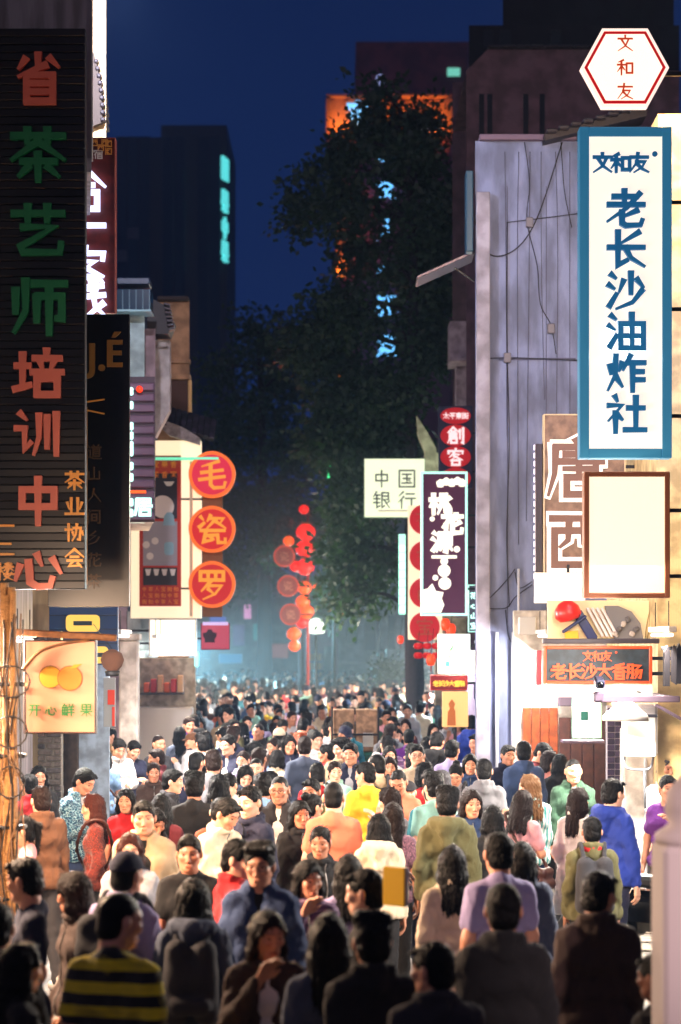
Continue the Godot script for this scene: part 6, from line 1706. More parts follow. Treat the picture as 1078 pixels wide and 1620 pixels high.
	# orange lamps and red garlands
	for q in [[705, 988, 33.0, "upper"], [714, 996, 33.2, "middle"], [682, 1044, 34.0, "lower"], [634, 1012, 48.0, "trunk"]]:
		var l := thing("orange_lantern", {"upper": "small orange lantern under the purple sign's lower edge", "middle": "oblong orange lantern behind the leaf lightbox", "lower": "orange lantern hanging above the red snack sign", "trunk": "slim orange lantern hanging beside the street tree's trunk"}[q[3]], "lantern", P(q[0], q[1], q[2]), "orange lanterns")
		put("shade", lathe([Vector2(0, -0.09), Vector2(0.05, -0.085), Vector2(0.075, -0.02), Vector2(0.07, 0.05), Vector2(0.04, 0.09), Vector2(0, 0.095)], 14), glow("lantern orange", Color(1.0, 0.25, 0.06), 1.1), l)
		tube("cord", l, [Vector3(0, 0.09, 0), Vector3(0.05, 0.5, -0.1)], 0.004, 0.004, iron, 5)
		tube("tassel", l, [Vector3(0, -0.09, 0), Vector3(0, -0.2, 0)], 0.012, 0.004, mat("tassel red", Color(0.6, 0.05, 0.05), 0.8), 6)
	for j in 6:
		var l := thing("red_garland_lantern", "small red garland lantern in a cluster under the round red signs", "lantern", P(662 + (j % 3) * 14, 1022 + (j / 3) * 15, 36.0 + 0.1 * j), "red garland lanterns")
		put("shade", lathe([Vector2(0, -0.055), Vector2(0.06, -0.045), Vector2(0.085, 0), Vector2(0.06, 0.045), Vector2(0, 0.055)], 12), glow("garland red", Color(0.8, 0.03, 0.08), 0.6), l)
		tube("cord", l, [Vector3(0, 0.05, 0), Vector3(0.02, 0.25, 0)], 0.004, 0.004, iron, 5)
func at_on(s: Node3D, px: float, py: float, d: float, z: float) -> Vector3:
	return Vector3(X(px, d) - s.position.x, Y(py, d) - s.position.y, z)

func street_things() -> void:
	# lantern column in the middle distance
	var d := 56.0
	var post := thing("lantern_post", "orange lit post carrying a tall column of red lanterns", "post", Vector3(X(487, d), 0, -d))
	tube("post", post, [Vector3(0, 0, 0), Vector3(0, Y(800, d), 0)], 0.05, 0.03, mat("post red", Color(0.55, 0.14, 0.08), 0.5), 8)
	var shape := lathe([Vector2(0, -0.24), Vector2(0.12, -0.22), Vector2(0.24, -0.11), Vector2(0.27, 0), Vector2(0.24, 0.11), Vector2(0.12, 0.22), Vector2(0, 0.24)], 16)
	var hot := glow("lantern red", Color(1.0, 0.12, 0.06), 1.0)
	var amber := glow("lantern amber", Color(1.0, 0.35, 0.06), 1.1)
	var spots := [[481, 806, 0.5, hot, "lowest"], [484, 842, 0.95, hot, ""], [483, 868, 0.95, hot, ""], [483, 897, 0.9, hot, ""], [468, 896, 0.6, hot, ""], [482, 930, 0.7, amber, ""], [479, 952, 0.7, amber, ""], [484, 968, 0.8, amber, ""], [478, 985, 0.6, hot, ""], [465, 1003, 0.7, amber, ""], [466, 1022, 0.6, amber, ""], [457, 856, 0.55, amber, ""], [501, 930, 0.4, amber, ""]]
	for q in spots:
		var l := thing("red_lantern", "glowing round red lantern hung on the tall lantern post", "lantern", P(q[0], q[1], d - 0.3), "red lanterns on the post")
		l.scale = Vector3.ONE * q[2]
		put("shade", shape, q[3], l)
		put("cap", lathe([Vector2(0, 0.22), Vector2(0.11, 0.22), Vector2(0.11, 0.27), Vector2(0, 0.28)], 12), mat("lantern cap", Color(0.6, 0.4, 0.1), 0.5), l)
		tube("cord", l, [Vector3(0, 0.26, 0), Vector3(0.05, 0.5, -0.3)], 0.01, 0.01, iron, 5)
	lamp(post, Vector3(-0.1, Y(880, d), 0.7), Vector2(0.5, 2.0), Vector3(0, -0.3, 1), Color(1.0, 0.3, 0.15), 5.0)
	for q in [[450, 880], [456, 927], [460, 972]]:
		var l := thing("round_shop_sign", "round russet sign with a pale character beside the lantern post", "sign", P(q[0], q[1], d - 0.6), "round russet signs")
		put("disc", plate(disc_outline(17 * d / FOCAL, 26), 0.08), glow("russet rim", Color(1.0, 0.3, 0.15), 0.5, Color(0.5, 0.2, 0.15)), l)
		put("face", plate(disc_outline(14.5 * d / FOCAL, 26), 0.01), glow("russet face", Color(0.55, 0.2, 0.14), 0.55, Color(0.4, 0.2, 0.18)), l, Vector3(0, 0, 0.012))
		put("character", glyph("瓷", 0.26, 10.0, 0.01), mat("russet letter", Color(0.75, 0.5, 0.4), 0.6), l, Vector3(0, 0, 0.012))
		bx("arm", l, Vector3(0.3, 0, -0.12), Vector3(0.55, 0.04, 0.04), iron, 0.004)
	var wl := thing("domed_street_lamp", "white domed street lamp beside the lantern post", "lamp", Vector3(X(500, 58.0), 0, -58.0))
	tube("post", wl, [Vector3(0, 0, 0), Vector3(0, Y(1005, 58.0), 0)], 0.05, 0.04, iron, 8)
	put("dome", lathe([Vector2(0, 0), Vector2(0.22, 0.02), Vector2(0.25, 0.12), Vector2(0.2, 0.3), Vector2(0.09, 0.42), Vector2(0, 0.44)], 18), glow("dome white", Color(0.95, 1.0, 0.95), 1.5), wl, Vector3(0, Y(1003, 58.0), 0))
	lamp(wl, Vector3(0, Y(1003, 58.0) + 0.2, 0.3), Vector2(0.4, 0.4), Vector3(0, -0.4, 1), Color(0.9, 1.0, 0.95), 8.0)
	var gn := thing("green_neon_mark", "small green neon mark glowing among the tree's leaves", "sign", P(525, 752, 60.0))
	bx("neon_tube", gn, Vector3(0.02, 0.25, 0), Vector3(0.32, 0.08, 0.06), glow("green neon", Color(0.3, 1.0, 0.6), 1.2), 0.02)
	bx("neon_tube", gn, Vector3(-0.08, 0.05, 0), Vector3(0.1, 0.28, 0.06), glow("green neon", Color(0.3, 1.0, 0.6), 1.2), 0.02)
	var al := thing("amber_street_lamp", "amber street lamp shining through the tree crown", "lamp", P(529, 595, 62.0))
	put("globe", lathe([Vector2(0, -0.17), Vector2(0.12, -0.12), Vector2(0.17, 0), Vector2(0.12, 0.12), Vector2(0, 0.17)], 14), glow("amber globe", Color(1.0, 0.5, 0.12), 1.6), al)
	tube("post", al, [Vector3(0, -0.15, 0), Vector3(0, -Y(595, 62.0), 0)], 0.04, 0.06, iron, 7)
	# cart with cardboard boxes in the crowd
	d = 31.0
	var cart := thing("box_cart", "green delivery cart carrying a rack in the middle of the crowd", "cart", Vector3(X(562, d), 0, -d))
	var gp := mat("cart green", Color(0.05, 0.3, 0.24), 0.45, 0.0, 1.0, 2.0)
	bx("tray", cart, Vector3(0, 1.12, 0), Vector3(0.68, 0.34, 1.1), gp, 0.02)
	for sx in [-0.3, 0.3]:
		for sz in [-0.4, 0.4]:
			put("wheel", lathe([Vector2(0.04, -0.03), Vector2(0.24, -0.03), Vector2(0.26, 0), Vector2(0.24, 0.03), Vector2(0.04, 0.03)], 18), mat("tyre", Color(0.04, 0.04, 0.04), 0.8), cart, Vector3(sx, 0.26, sz), Vector3(0, 0, PI / 2))
			bx("strut", cart, Vector3(sx * 0.8, 0.62, sz), Vector3(0.05, 0.7, 0.05), iron, 0.006)
	for sx in [-1, 1]: bx("rack_rail", cart, Vector3(sx * 0.33, 1.6, 0.45), Vector3(0.03, 0.7, 0.03), iron, 0.004)
	bx("rack_rail", cart, Vector3(0, 1.55, 0.47), Vector3(0.68, 0.03, 0.03), iron, 0.004)
	var card := mat("cardboard", Color(0.6, 0.47, 0.36), 0.85, 0.0, 1.0, 1.5)
	for q in [[-0.165, "left-hand cardboard box with a pasted white sheet on the green cart"], [0.165, "right-hand cardboard box with a pasted white sheet on the green cart"]]:
		var b := thing("cardboard_box", q[1], "box", cart.position + Vector3(q[0], 1.3, 0.12))
		bx("carton", b, Vector3(0, 0.3, 0), Vector3(0.31, 0.6, 0.5), card, 0.012)
		bx("tape", b, Vector3(0, 0.603, 0), Vector3(0.05, 0.004, 0.49), mat("tape", Color(0.7, 0.58, 0.4), 0.3), 0.001)
		bx("paper_sheet", b, Vector3(0.02, 0.17, 0.252), Vector3(0.15, 0.2, 0.003), mat("paper", Color(0.8, 0.78, 0.74), 0.8), 0.001)
	# pale stone post at the right edge, close to the camera
	var stone := mat("post stone", Color(0.66, 0.61, 0.6), 0.8)
	d = 9.2
	var sp := thing("stone_post", "pale stone gatepost with a carved rounded head at the edge of the street", "post", Vector3(X(1040, d) + 0.19, 0, -d))
	bx("shaft", sp, Vector3(0, 1.02, 0), Vector3(0.38, 2.04, 0.38), stone, 0.02)
	bx("plinth", sp, Vector3(0, 0.15, 0), Vector3(0.46, 0.3, 0.46), stone, 0.03)
	put("cap", lathe([Vector2(0.0, 0), Vector2(0.2, 0), Vector2(0.2, 0.04), Vector2(0.14, 0.08), Vector2(0.16, 0.14), Vector2(0.15, 0.22), Vector2(0.09, 0.29), Vector2(0, 0.31)], 20), stone, sp, Vector3(0, 2.04, 0))
	var added_spot := thing("added_post_spot", "added spot lamp out of view that brightens the stone post", "lamp", Vector3(1.75, 3.7, -5.6))  # added out of view only to brighten the stone post
	put("can", lathe([Vector2(0, 0.12), Vector2(0.06, 0.12), Vector2(0.07, 0), Vector2(0.055, 0.0), Vector2(0.05, 0.08)], 14), iron, added_spot)
	put("bulb", lathe([Vector2(0, -0.0), Vector2(0.04, 0.02), Vector2(0.03, 0.07), Vector2(0, 0.08)], 10), glow("added spot bulb", Color(1.0, 0.9, 0.88), 4.0), added_spot)
	bx("arm", added_spot, Vector3(0.5, 0.14, 0), Vector3(1.0, 0.03, 0.03), iron, 0.004)
	var spot := SpotLight3D.new()
	spot.name = "light"
	added_spot.add_child(spot)
	spot.light_color = Color(1.0, 0.88, 0.88)
	spot.light_energy = 16.0
	spot.light_size = 0.04
	spot.spot_angle = 13.0
	spot.spot_range = 20.0
	spot.shadow_enabled = true
	spot.position = Vector3(0, -0.02, 0)
	spot.look_at(Vector3(X(1040, 9.2) + 0.24, 1.75, -9.2), Vector3.UP)
	# parked scooter behind the man in brown
	var sc := thing("scooter", "black motor scooter with a chrome luggage rail parked before the snack shop", "scooter", Vector3(X(1003, 19.0), 0, -19.0))
	sc.rotation.y = 0.9
	var paint := mat("scooter black", Color(0.02, 0.02, 0.028), 0.18)
	var chrome := mat("chrome", Color(0.8, 0.76, 0.74), 0.14, 1.0)
	for z in [-0.58, 0.58]:
		var wh := put("wheel", lathe([Vector2(0.12, -0.05), Vector2(0.2, -0.055), Vector2(0.24, 0), Vector2(0.2, 0.055), Vector2(0.12, 0.05)], 22), mat("tyre", Color(0.04, 0.04, 0.04), 0.8), sc, Vector3(0, 0.24, z), Vector3(0, 0, PI / 2))
		put("rim", lathe([Vector2(0, -0.03), Vector2(0.12, -0.04), Vector2(0.12, 0.04), Vector2(0, 0.03)], 16), chrome, wh)
	bx("body", sc, Vector3(0, 0.52, 0.3), Vector3(0.3, 0.36, 0.75), paint, 0.09)
	bx("footboard", sc, Vector3(0, 0.32, -0.2), Vector3(0.3, 0.08, 0.5), paint, 0.03)
	bx("leg_shield", sc, Vector3(0, 0.66, -0.46), Vector3(0.38, 0.7, 0.1), paint, 0.04, Vector3(-0.25, 0, 0))
	bx("seat", sc, Vector3(0, 0.78, 0.28), Vector3(0.27, 0.1, 0.7), mat("seat vinyl", Color(0.04, 0.035, 0.035), 0.4), 0.045)
	tube("handlebar", sc, curve([Vector3(-0.32, 1.05, -0.42), Vector3(-0.15, 1.08, -0.5), Vector3(0.15, 1.08, -0.5), Vector3(0.32, 1.05, -0.42)], 4), 0.016, 0.016, chrome, 8)
	tube("fork", sc, [Vector3(0, 1.06, -0.5), Vector3(0, 0.24, -0.6)], 0.03, 0.03, chrome, 8)
	tube("luggage_rail", sc, curve([Vector3(-0.14, 0.84, 0.5), Vector3(-0.15, 0.9, 0.75), Vector3(0, 0.91, 0.84), Vector3(0.15, 0.9, 0.75), Vector3(0.14, 0.84, 0.5)], 5), 0.014, 0.014, chrome, 8)
	put("headlight", lathe([Vector2(0, 0), Vector2(0.07, 0.0), Vector2(0.07, 0.03), Vector2(0, 0.05)], 16), mat("scooter lens", Color(0.7, 0.72, 0.75), 0.1), sc, Vector3(0, 0.95, -0.55), Vector3(-PI / 2, 0, 0))

# px, py of the head top, height, turn (0 faces the camera, PI away, + to the right), pose, woman, hair, hair dye, garment, dye, trousers, label, extra
func named_people() -> Array:
	var A := PI
	return [
		# foreground, in the dark
		[182, 1410, 1.8, A - 0.3, 4, false, "buzz", "black", "tee", "yellow striped", "black", "person in a black and yellow striped shirt seen from behind", ""],
		[30, 1492, 1.56, 2.0, 0, true, "long", "black", "jacket", "black", "black", "person in a black jacket beside the black and yellow striped shirt", ""],
		[-6, 1428, 1.68, A, 0, false, "crop", "black", "jacket", "black", "black", "person in a black jacket half cut off at the timber pole's side", ""],
		[422, 1440, 1.62, 0.15, 2, true, "long", "brown", "open", "dark brown", "black", "person with a raised hand facing us in a dark brown cardigan over white", "white"],
		[520, 1446, 1.62, A, 0, true, "long", "black", "tee", "slate", "black", "person seen from behind in a slate short-sleeved shirt", ""],
		[590, 1446, 1.7, A + 0.2, 0, false, "quiff", "black", "jacket", "black", "black", "person in a black jacket between the slate shirt and the charcoal jacket", ""],
		[797, 1398, 1.76, A, 0, false, "crop", "black", "jacket", "black", "black", "person seen from behind in a big plain black jacket", ""],
		[690, 1490, 1.6, A + 0.1, 3, false, "crop", "black", "jacket", "charcoal", "black", "person in a charcoal jacket beside the big black jacket", ""],
		[944, 1378, 1.72, A, 4, false, "crop", "black", "jacket", "dark brown", "black", "person seen from behind in a dark brown jacket before the scooter", ""],
		[1042, 1508, 1.56, -2.3, 0, false, "crop", "black", "tee", "black", "black", "person in black at the foot of the stone post", ""],
		[45, 1355, 1.74, -1.3, 4, false, "crop", "black", "tee", "navy", "black", "person in a navy T-shirt looking aside near the timber pole", ""],
		[122, 1380, 1.62, -1.2, 4, true, "bob", "brown", "jacket", "dark brown", "black", "person in a dark brown jacket looking aside beside the navy T-shirt", ""],
		[198, 1348, 1.72, 2.6, 0, false, "cap", "black", "jacket", "lilac", "charcoal", "person in a dark cap and a lilac padded jacket with a backpack", "backpack"],
		[306, 1390, 1.62, A, 0, true, "bob", "black", "hoodie", "slate", "navy", "person seen from behind in a slate hooded jacket with a backpack", "backpack"],
		[372, 1326, 1.72, 1.9, 4, false, "crop", "black", "jacket", "red", "charcoal", "person in a red jacket turning towards the open denim jacket", ""],
		[412, 1334, 1.74, -0.15, 0, false, "quiff", "black", "open", "denim", "black", "person facing us in an open denim jacket over black", "black"],
		[486, 1360, 1.63, 0.2, 2, true, "long", "black", "jacket", "plaid", "black", "person with a hand at the mouth in a plaid top", ""],
		[582, 1374, 1.72, -1.9, 0, false, "crop", "black", "tee", "black", "black", "person in a black T-shirt with a yellow folder at the side", ""],
		[552, 1352, 1.6, A, 0, true, "long", "black", "tee", "lilac", "black", "person in a pale lilac blouse behind the black T-shirt and yellow folder", ""],
		[716, 1338, 1.62, A, 0, true, "long", "black", "coat", "cream", "black", "person in a loose cream coat seen from behind", ""],
		[790, 1316, 1.78, A + 0.25, 0, false, "crop", "black", "tee", "lilac", "navy", "person in a lilac-blue shirt seen from behind, before the grey jacket", ""],
		[826, 1332, 1.62, A, 0, true, "long", "black", "jacket", "slate", "black", "person in a slate jacket at the lilac-blue shirt's shoulder", ""],
		[300, 1320, 1.66, 0.0, 0, false, "crop", "black", "tee", "black", "black", "person in a black T-shirt facing us with arms down", ""],
		[206, 1318, 1.6, 0.1, 0, true, "bob", "auburn", "jacket", "pale grey", "navy", "person in a pale grey jacket facing us behind the dark cap", ""],
		[508, 1306, 1.6, 0.5, 4, true, "tail", "black", "jacket", "black", "black", "person in a black jacket turning right beside the plaid top", ""],
		# the bright middle
		[38, 1290, 1.6, -1.4, 0, true, "tail", "black", "tee", "pink", "navy", "person in a pale pink top looking left by the timber pole", ""],
		[66, 1243, 1.7, A + 0.5, 0, false, "crop", "brown", "jacket", "brown", "charcoal", "person in a brown jacket walking away by the timber pole", ""],
		[48, 1224, 1.62, -2.4, 0, false, "crop", "black", "jacket", "red", "navy", "person in a red jacket beside the timber pole", ""],
		[62, 1211, 1.6, 0.3, 0, true, "long", "black", "jacket", "black", "black", "person in a black jacket standing under the fruit sign", ""],
		[98, 1189, 1.6, 1.4, 0, true, "long", "black", "tee", "white", "black", "person in a white T-shirt before the brick pillar", ""],
		[126, 1212, 1.74, 1.0, 1, false, "crop", "black", "open", "teal patterned", "denim", "person in a teal patterned shirt looking down", "white"],
		[150, 1256, 1.6, -1.5, 0, true, "long", "auburn", "jacket", "red patterned", "black", "person in a red patterned jacket with a shoulder bag", "bag"],
		[200, 1247, 1.56, -0.1, 0, true, "bob", "black", "tee", "red", "navy", "person in a bright red T-shirt facing us", ""],
		[228, 1266, 1.74, 0.1, 0, false, "crop", "black", "open", "beige", "black", "person facing us in an open beige jacket over black", "black"],
		[255, 1256, 1.6, A, 0, true, "long", "black", "tee", "maroon", "black", "person in a maroon T-shirt seen from behind", ""],
		[271, 1216, 1.68, 1.5, 0, false, "crop", "black", "jacket", "charcoal", "black", "person in a charcoal jacket in profile beside the maroon T-shirt", ""],
		[308, 1222, 1.74, A, 0, false, "quiff", "black", "tee", "black", "navy", "person in a black T-shirt seen from behind beside the charcoal jacket", ""],
		[341, 1195, 1.6, -0.1, 0, true, "tail", "black", "tee", "grey", "navy", "person in a plain grey T-shirt facing us", ""],
		[315, 1190, 1.6, A, 0, true, "long", "black", "jacket", "charcoal", "black", "person in a charcoal jacket seen from behind beside the grey T-shirt", ""],
		[363, 1162, 1.76, -0.7, 0, false, "crop", "black", "open", "navy", "black", "person in an open navy blazer over a white shirt", "white"],
		[387, 1208, 1.6, 0.2, 1, true, "long", "black", "jacket", "slate", "black", "person in a slate jacket looking down with both hands raised", ""],
		[416, 1222, 1.72, A + 0.4, 0, false, "crop", "black", "tee", "sky blue", "charcoal", "person in a sky blue shirt walking away", ""],
		[443, 1227, 1.7, -0.2, 0, false, "buzz", "black", "open", "charcoal", "black", "person facing us in an open charcoal jacket over white", "white"],
		[398, 1242, 1.78, -0.9, 2, false, "crop", "black", "jacket", "navy", "black", "person in a navy jacket with a hand at the mouth", ""],
		[350, 1258, 1.72, 0.9, 1, false, "crop", "black", "jacket", "cream", "charcoal", "person in a cream jacket looking down to the right", ""],
		[378, 1284, 1.6, 0.3, 1, true, "bob", "brown", "tee", "beige", "navy", "person in a beige T-shirt looking down", ""],
		[474, 1266, 1.6, 0.4, 0, true, "long", "black", "jacket", "black", "navy", "person in a black jacket beside the salmon shirt", ""],
		[494, 1231, 1.66, -0.4, 0, false, "crop", "black", "jacket", "olive", "black", "person in an olive jacket glancing left behind the salmon shirt", ""],
		[528, 1236, 1.78, A - 0.1, 0, false, "buzz", "black", "tee", "salmon", "charcoal", "person in a salmon shirt seen from behind", ""],
		[250, 1184, 1.62, -1.4, 0, false, "crop", "brown", "jacket", "maroon", "black", "person in a maroon jacket looking left before the white column", ""],
		[243, 1206, 1.56, 0.2, 0, true, "tail", "brown", "jacket", "dark brown", "black", "person in a dark brown jacket beside the bright red T-shirt", ""],
		[186, 1166, 1.7, 0.4, 1, false, "crop", "black", "jacket", "white", "navy", "person in a white jacket looking down by the white column", ""],
		[209, 1169, 1.66, 0.5, 1, false, "crop", "black", "tee", "navy", "charcoal", "person in a navy T-shirt with both hands raised before the white column", ""],
		[165, 1182, 1.6, A, 0, true, "long", "black", "tee", "sky blue", "grey", "person in a pale blue T-shirt with a shoulder bag", "bag"],
		[175, 1150, 1.7, -0.9, 0, false, "crop", "black", "jacket", "beige", "black", "person in a beige jacket behind the white jacket", ""],
		[556, 1175, 1.74, -0.3, 0, false, "crop", "black", "open", "navy", "black", "person facing us in an open navy jacket by the cart", "pale grey"],
		[616, 1197, 1.62, 0.1, 0, true, "long", "brown", "jacket", "dark brown", "black", "person facing us in a dark brown jacket beside the salmon top", ""],
		[632, 1214, 1.7, -0.3, 1, false, "buzz", "black", "tee", "salmon", "charcoal", "person in a salmon top looking down", ""],
		[660, 1177, 1.74, 0.0, 0, false, "crop", "black", "tee", "cream", "charcoal", "person in a cream T-shirt facing us", ""],
		[647, 1236, 1.5, 0.0, 0, false, "cap", "charcoal", "tee", "pink", "navy", "person in a charcoal cap and pink T-shirt beside the teal top", ""],
		[683, 1232, 1.64, A, 0, false, "crop", "black", "tee", "teal", "navy", "person in a teal top seen from behind", ""],
		[700, 1218, 1.7, -1.9, 0, false, "crop", "grey", "jacket", "slate", "charcoal", "person in a slate jacket behind the teal top", ""],
		[622, 1270, 1.6, A, 0, true, "long", "brown", "tee", "floral", "black", "person in a floral blouse seen from behind with a shoulder bag", "bag"],
		[600, 1288, 1.58, A, 0, true, "bob", "black", "hoodie", "cream", "black", "person in a cream hooded top seen from behind", ""],
		[708, 1246, 1.76, A - 0.1, 0, false, "quiff", "black", "hoodie", "olive", "charcoal", "person in an olive hooded jacket seen from behind", ""],
		[780, 1276, 1.6, A, 0, true, "bob", "black", "jacket", "black", "black", "person in a black jacket before the pale pink blouse", ""],
		[824, 1248, 1.62, 2.6, 1, true, "long", "brown", "tee", "pink", "denim", "person in a pale pink blouse with a shoulder bag", "bag"],
		[840, 1225, 1.66, -2.6, 3, true, "long", "fair", "jacket", "mint striped", "denim", "person in a mint and white striped shirt", ""],
		[766, 1200, 1.72, A, 0, false, "crop", "black", "jacket", "grey", "black", "person in a grey jacket seen from behind", ""],
		[744, 1193, 1.62, 0.0, 0, true, "long", "black", "jacket", "denim", "black", "person facing us in a denim jacket beside the grey jacket", ""],
		[715, 1170, 1.74, 2.7, 0, false, "crop", "black", "tee", "lilac", "charcoal", "person in a pale lilac shirt turning away before the warm poster", ""],
		[756, 1160, 1.74, -0.8, 0, false, "crop", "black", "open", "slate", "black", "person in an open slate jacket over white by the end wall", "white"],
		[746, 1131, 1.76, A, 0, false, "crop", "black", "hoodie", "blue", "black", "person in a blue hooded jacket seen from behind at the warm poster", ""],
		[803, 1178, 1.68, 0.4, 0, false, "crop", "black", "jacket", "navy", "black", "person in a navy jacket at the side of the wooden boards", ""],
		[829, 1172, 1.78, A, 0, false, "crop", "black", "jacket", "denim", "charcoal", "person in a denim jacket seen from behind before the wooden boards", ""],
		[853, 1172, 1.7, 0.9, 1, false, "crop", "black", "tee", "maroon", "black", "person in a maroon T-shirt looking down before the wooden boards", ""],
		[868, 1188, 1.62, 1.2, 0, true, "bob", "brown", "tee", "pink", "navy", "person in a pink top with a bag turned towards the menu lightbox", "bag"],
		[886, 1193, 1.62, A, 0, true, "bob", "black", "jacket", "black", "black", "person in a black jacket facing the menu lightbox", ""],
		[907, 1200, 1.72, 0.1, 0, false, "buzz", "black", "open", "dark green", "charcoal", "person facing us in an open green jacket over white", "white"],
		[914, 1246, 1.62, 2.4, 0, true, "long", "brown", "coat", "white", "black", "person in a long white coat beside the blue hooded jacket", ""],
		[968, 1231, 1.76, 2.3, 0, false, "crop", "black", "hoodie", "blue", "navy", "person in a blue hooded jacket walking towards the white pillar", ""],
		[950, 1173, 1.64, 0.2, 1, true, "bun", "black", "jacket", "mint", "black", "person in a mint overall below the menu lightbox", ""],
		[1052, 1196, 1.72, 0.5, 0, false, "crop", "grey", "tee", "white", "charcoal", "person in a white T-shirt by the white pillar", ""],
		[1056, 1226, 1.7, -0.6, 3, false, "crop", "black", "tee", "purple", "black", "person in a purple T-shirt beside the stone post", ""],
		[937, 1292, 1.56, A, 0, false, "crop", "black", "jacket", "olive", "black", "person with a red scarf, olive jacket and backpack seen from behind", "backpack"],
		[613, 1163, 1.7, -2.8, 0, false, "crop", "black", "jacket", "plaid", "navy", "person in a plaid shirt walking away past the cart", ""],
		[647, 1153, 1.66, A, 0, false, "crop", "black", "tee", "purple", "black", "person in a bright purple top seen from behind beyond the cream T-shirt", ""],
		[676, 1165, 1.6, A, 0, true, "long", "black", "jacket", "black", "black", "person in a black jacket seen from behind beyond the cream T-shirt", ""],
		[622, 1133, 1.7, -0.5, 0, false, "crop", "black", "jacket", "dark brown", "black", "person in a dark brown jacket by the cardboard boxes", ""],
		[702, 1133, 1.6, 0.9, 0, true, "long", "brown", "coat", "white", "black", "person in a white coat before the warm poster", ""],
		[725, 1136, 1.6, -0.8, 2, true, "long", "black", "tee", "pink", "black", "person in a pink T-shirt with a hand raised before the warm poster", ""],
		[797, 1166, 1.6, A, 0, true, "bun", "black", "jacket", "dark brown", "black", "person in a dark brown jacket at the foot of the end wall", ""],
		[416, 1110, 1.72, -0.2, 0, false, "crop", "black", "tee", "yellow", "black", "person in a bright yellow shirt deep in the crowd", ""],
		[442, 1152, 1.7, A, 0, false, "cap", "cream", "tee", "white", "black", "person in a cream cap and white T-shirt deep in the crowd", ""],
		[258, 1118, 1.72, A, 0, false, "crop", "black", "jacket", "dark brown", "black", "person in a dark brown jacket at the goods stall", ""],
		[275, 1119, 1.7, A - 0.5, 0, false, "crop", "black", "jacket", "slate", "black", "person in a slate jacket at the goods stall", ""],
	]

func clash(x: float, d: float, room: float) -> bool:
	for q in crowd:
		if absf(q.y - d) < room and Vector2(x, d).distance_to(q) < room: return true
	return false
func far_crowd() -> void:
	# beyond the individuals the crowd is one mass
	var o := thing("distant_crowd", "dense mass of distant people filling the far end of the street", "crowd", Vector3.ZERO)
	o.set_meta("kind", "stuff")
	var looks := [["tee", "white", false, "crop"], ["jacket", "navy", false, "crop"], ["jacket", "black", true, "long"], ["tee", "sky blue", true, "long"], ["hoodie", "charcoal", false, "crop"], ["jacket", "beige", true, "bob"], ["tee", "pink", true, "tail"], ["jacket", "maroon", false, "quiff"]]
	var tint := mat("crowd", Color.WHITE, 0.8)
	tint.vertex_color_use_as_albedo = true
	for k in looks.size():
		var a: Array = looks[k]
		var v := PackedVector3Array()
		var n := PackedVector3Array()
		var c := PackedColorArray()
		var ix := PackedInt32Array()
		for part in [[body_mesh(0, a[2]), Color(0.6, 0.33, 0.22), Transform3D()], [hair_mesh(a[3]), Color(0.004, 0.004, 0.005), head_at(0)], [top_mesh(0, a[0], a[2]), DYES[a[1]].srgb_to_linear(), Transform3D()], [trousers_mesh(0), Color(0.01, 0.012, 0.02), Transform3D()]]:
			var arr: Array = part[0].surface_get_arrays(0)
			var first := v.size()
			v.append_array(part[2] * arr[Mesh.ARRAY_VERTEX])
			n.append_array(arr[Mesh.ARRAY_NORMAL])
			var col := PackedColorArray()
			col.resize(arr[Mesh.ARRAY_VERTEX].size())
			col.fill(part[1])
			c.append_array(col)
			for i in arr[Mesh.ARRAY_INDEX]: ix.append(i + first)
		var all := []
		all.resize(Mesh.ARRAY_MAX)
		all[Mesh.ARRAY_VERTEX] = v
		all[Mesh.ARRAY_NORMAL] = n
		all[Mesh.ARRAY_COLOR] = c
		all[Mesh.ARRAY_INDEX] = ix
		var m := ArrayMesh.new()
		m.add_surface_from_arrays(Mesh.PRIMITIVE_TRIANGLES, all)
		var where: Array[Transform3D] = []
		for i in 46:
			var d := 50.0 + 34.0 * rng.randf()
			var x := rng.randf_range(-5.0, 3.2)
			if clash(x, d, 0.42): continue
			crowd.append(Vector2(x, d))
			where.append(Transform3D(Basis(Vector3.UP, (PI if i % 2 else 0.0) + rng.randfn() * 0.5).scaled(Vector3.ONE * rng.randf_range(0.92, 1.04)), Vector3(x, 0, -d)))
		var mm := MultiMesh.new()
		mm.transform_format = MultiMesh.TRANSFORM_3D
		mm.mesh = m
		mm.instance_count = where.size()
		for i in where.size(): mm.set_instance_transform(i, where[i])
		var inst := MultiMeshInstance3D.new()
		inst.name = "people"
		inst.multimesh = mm
		inst.material_override = tint
		inst.set_meta("kind", "stuff")
		o.add_child(inst, true)
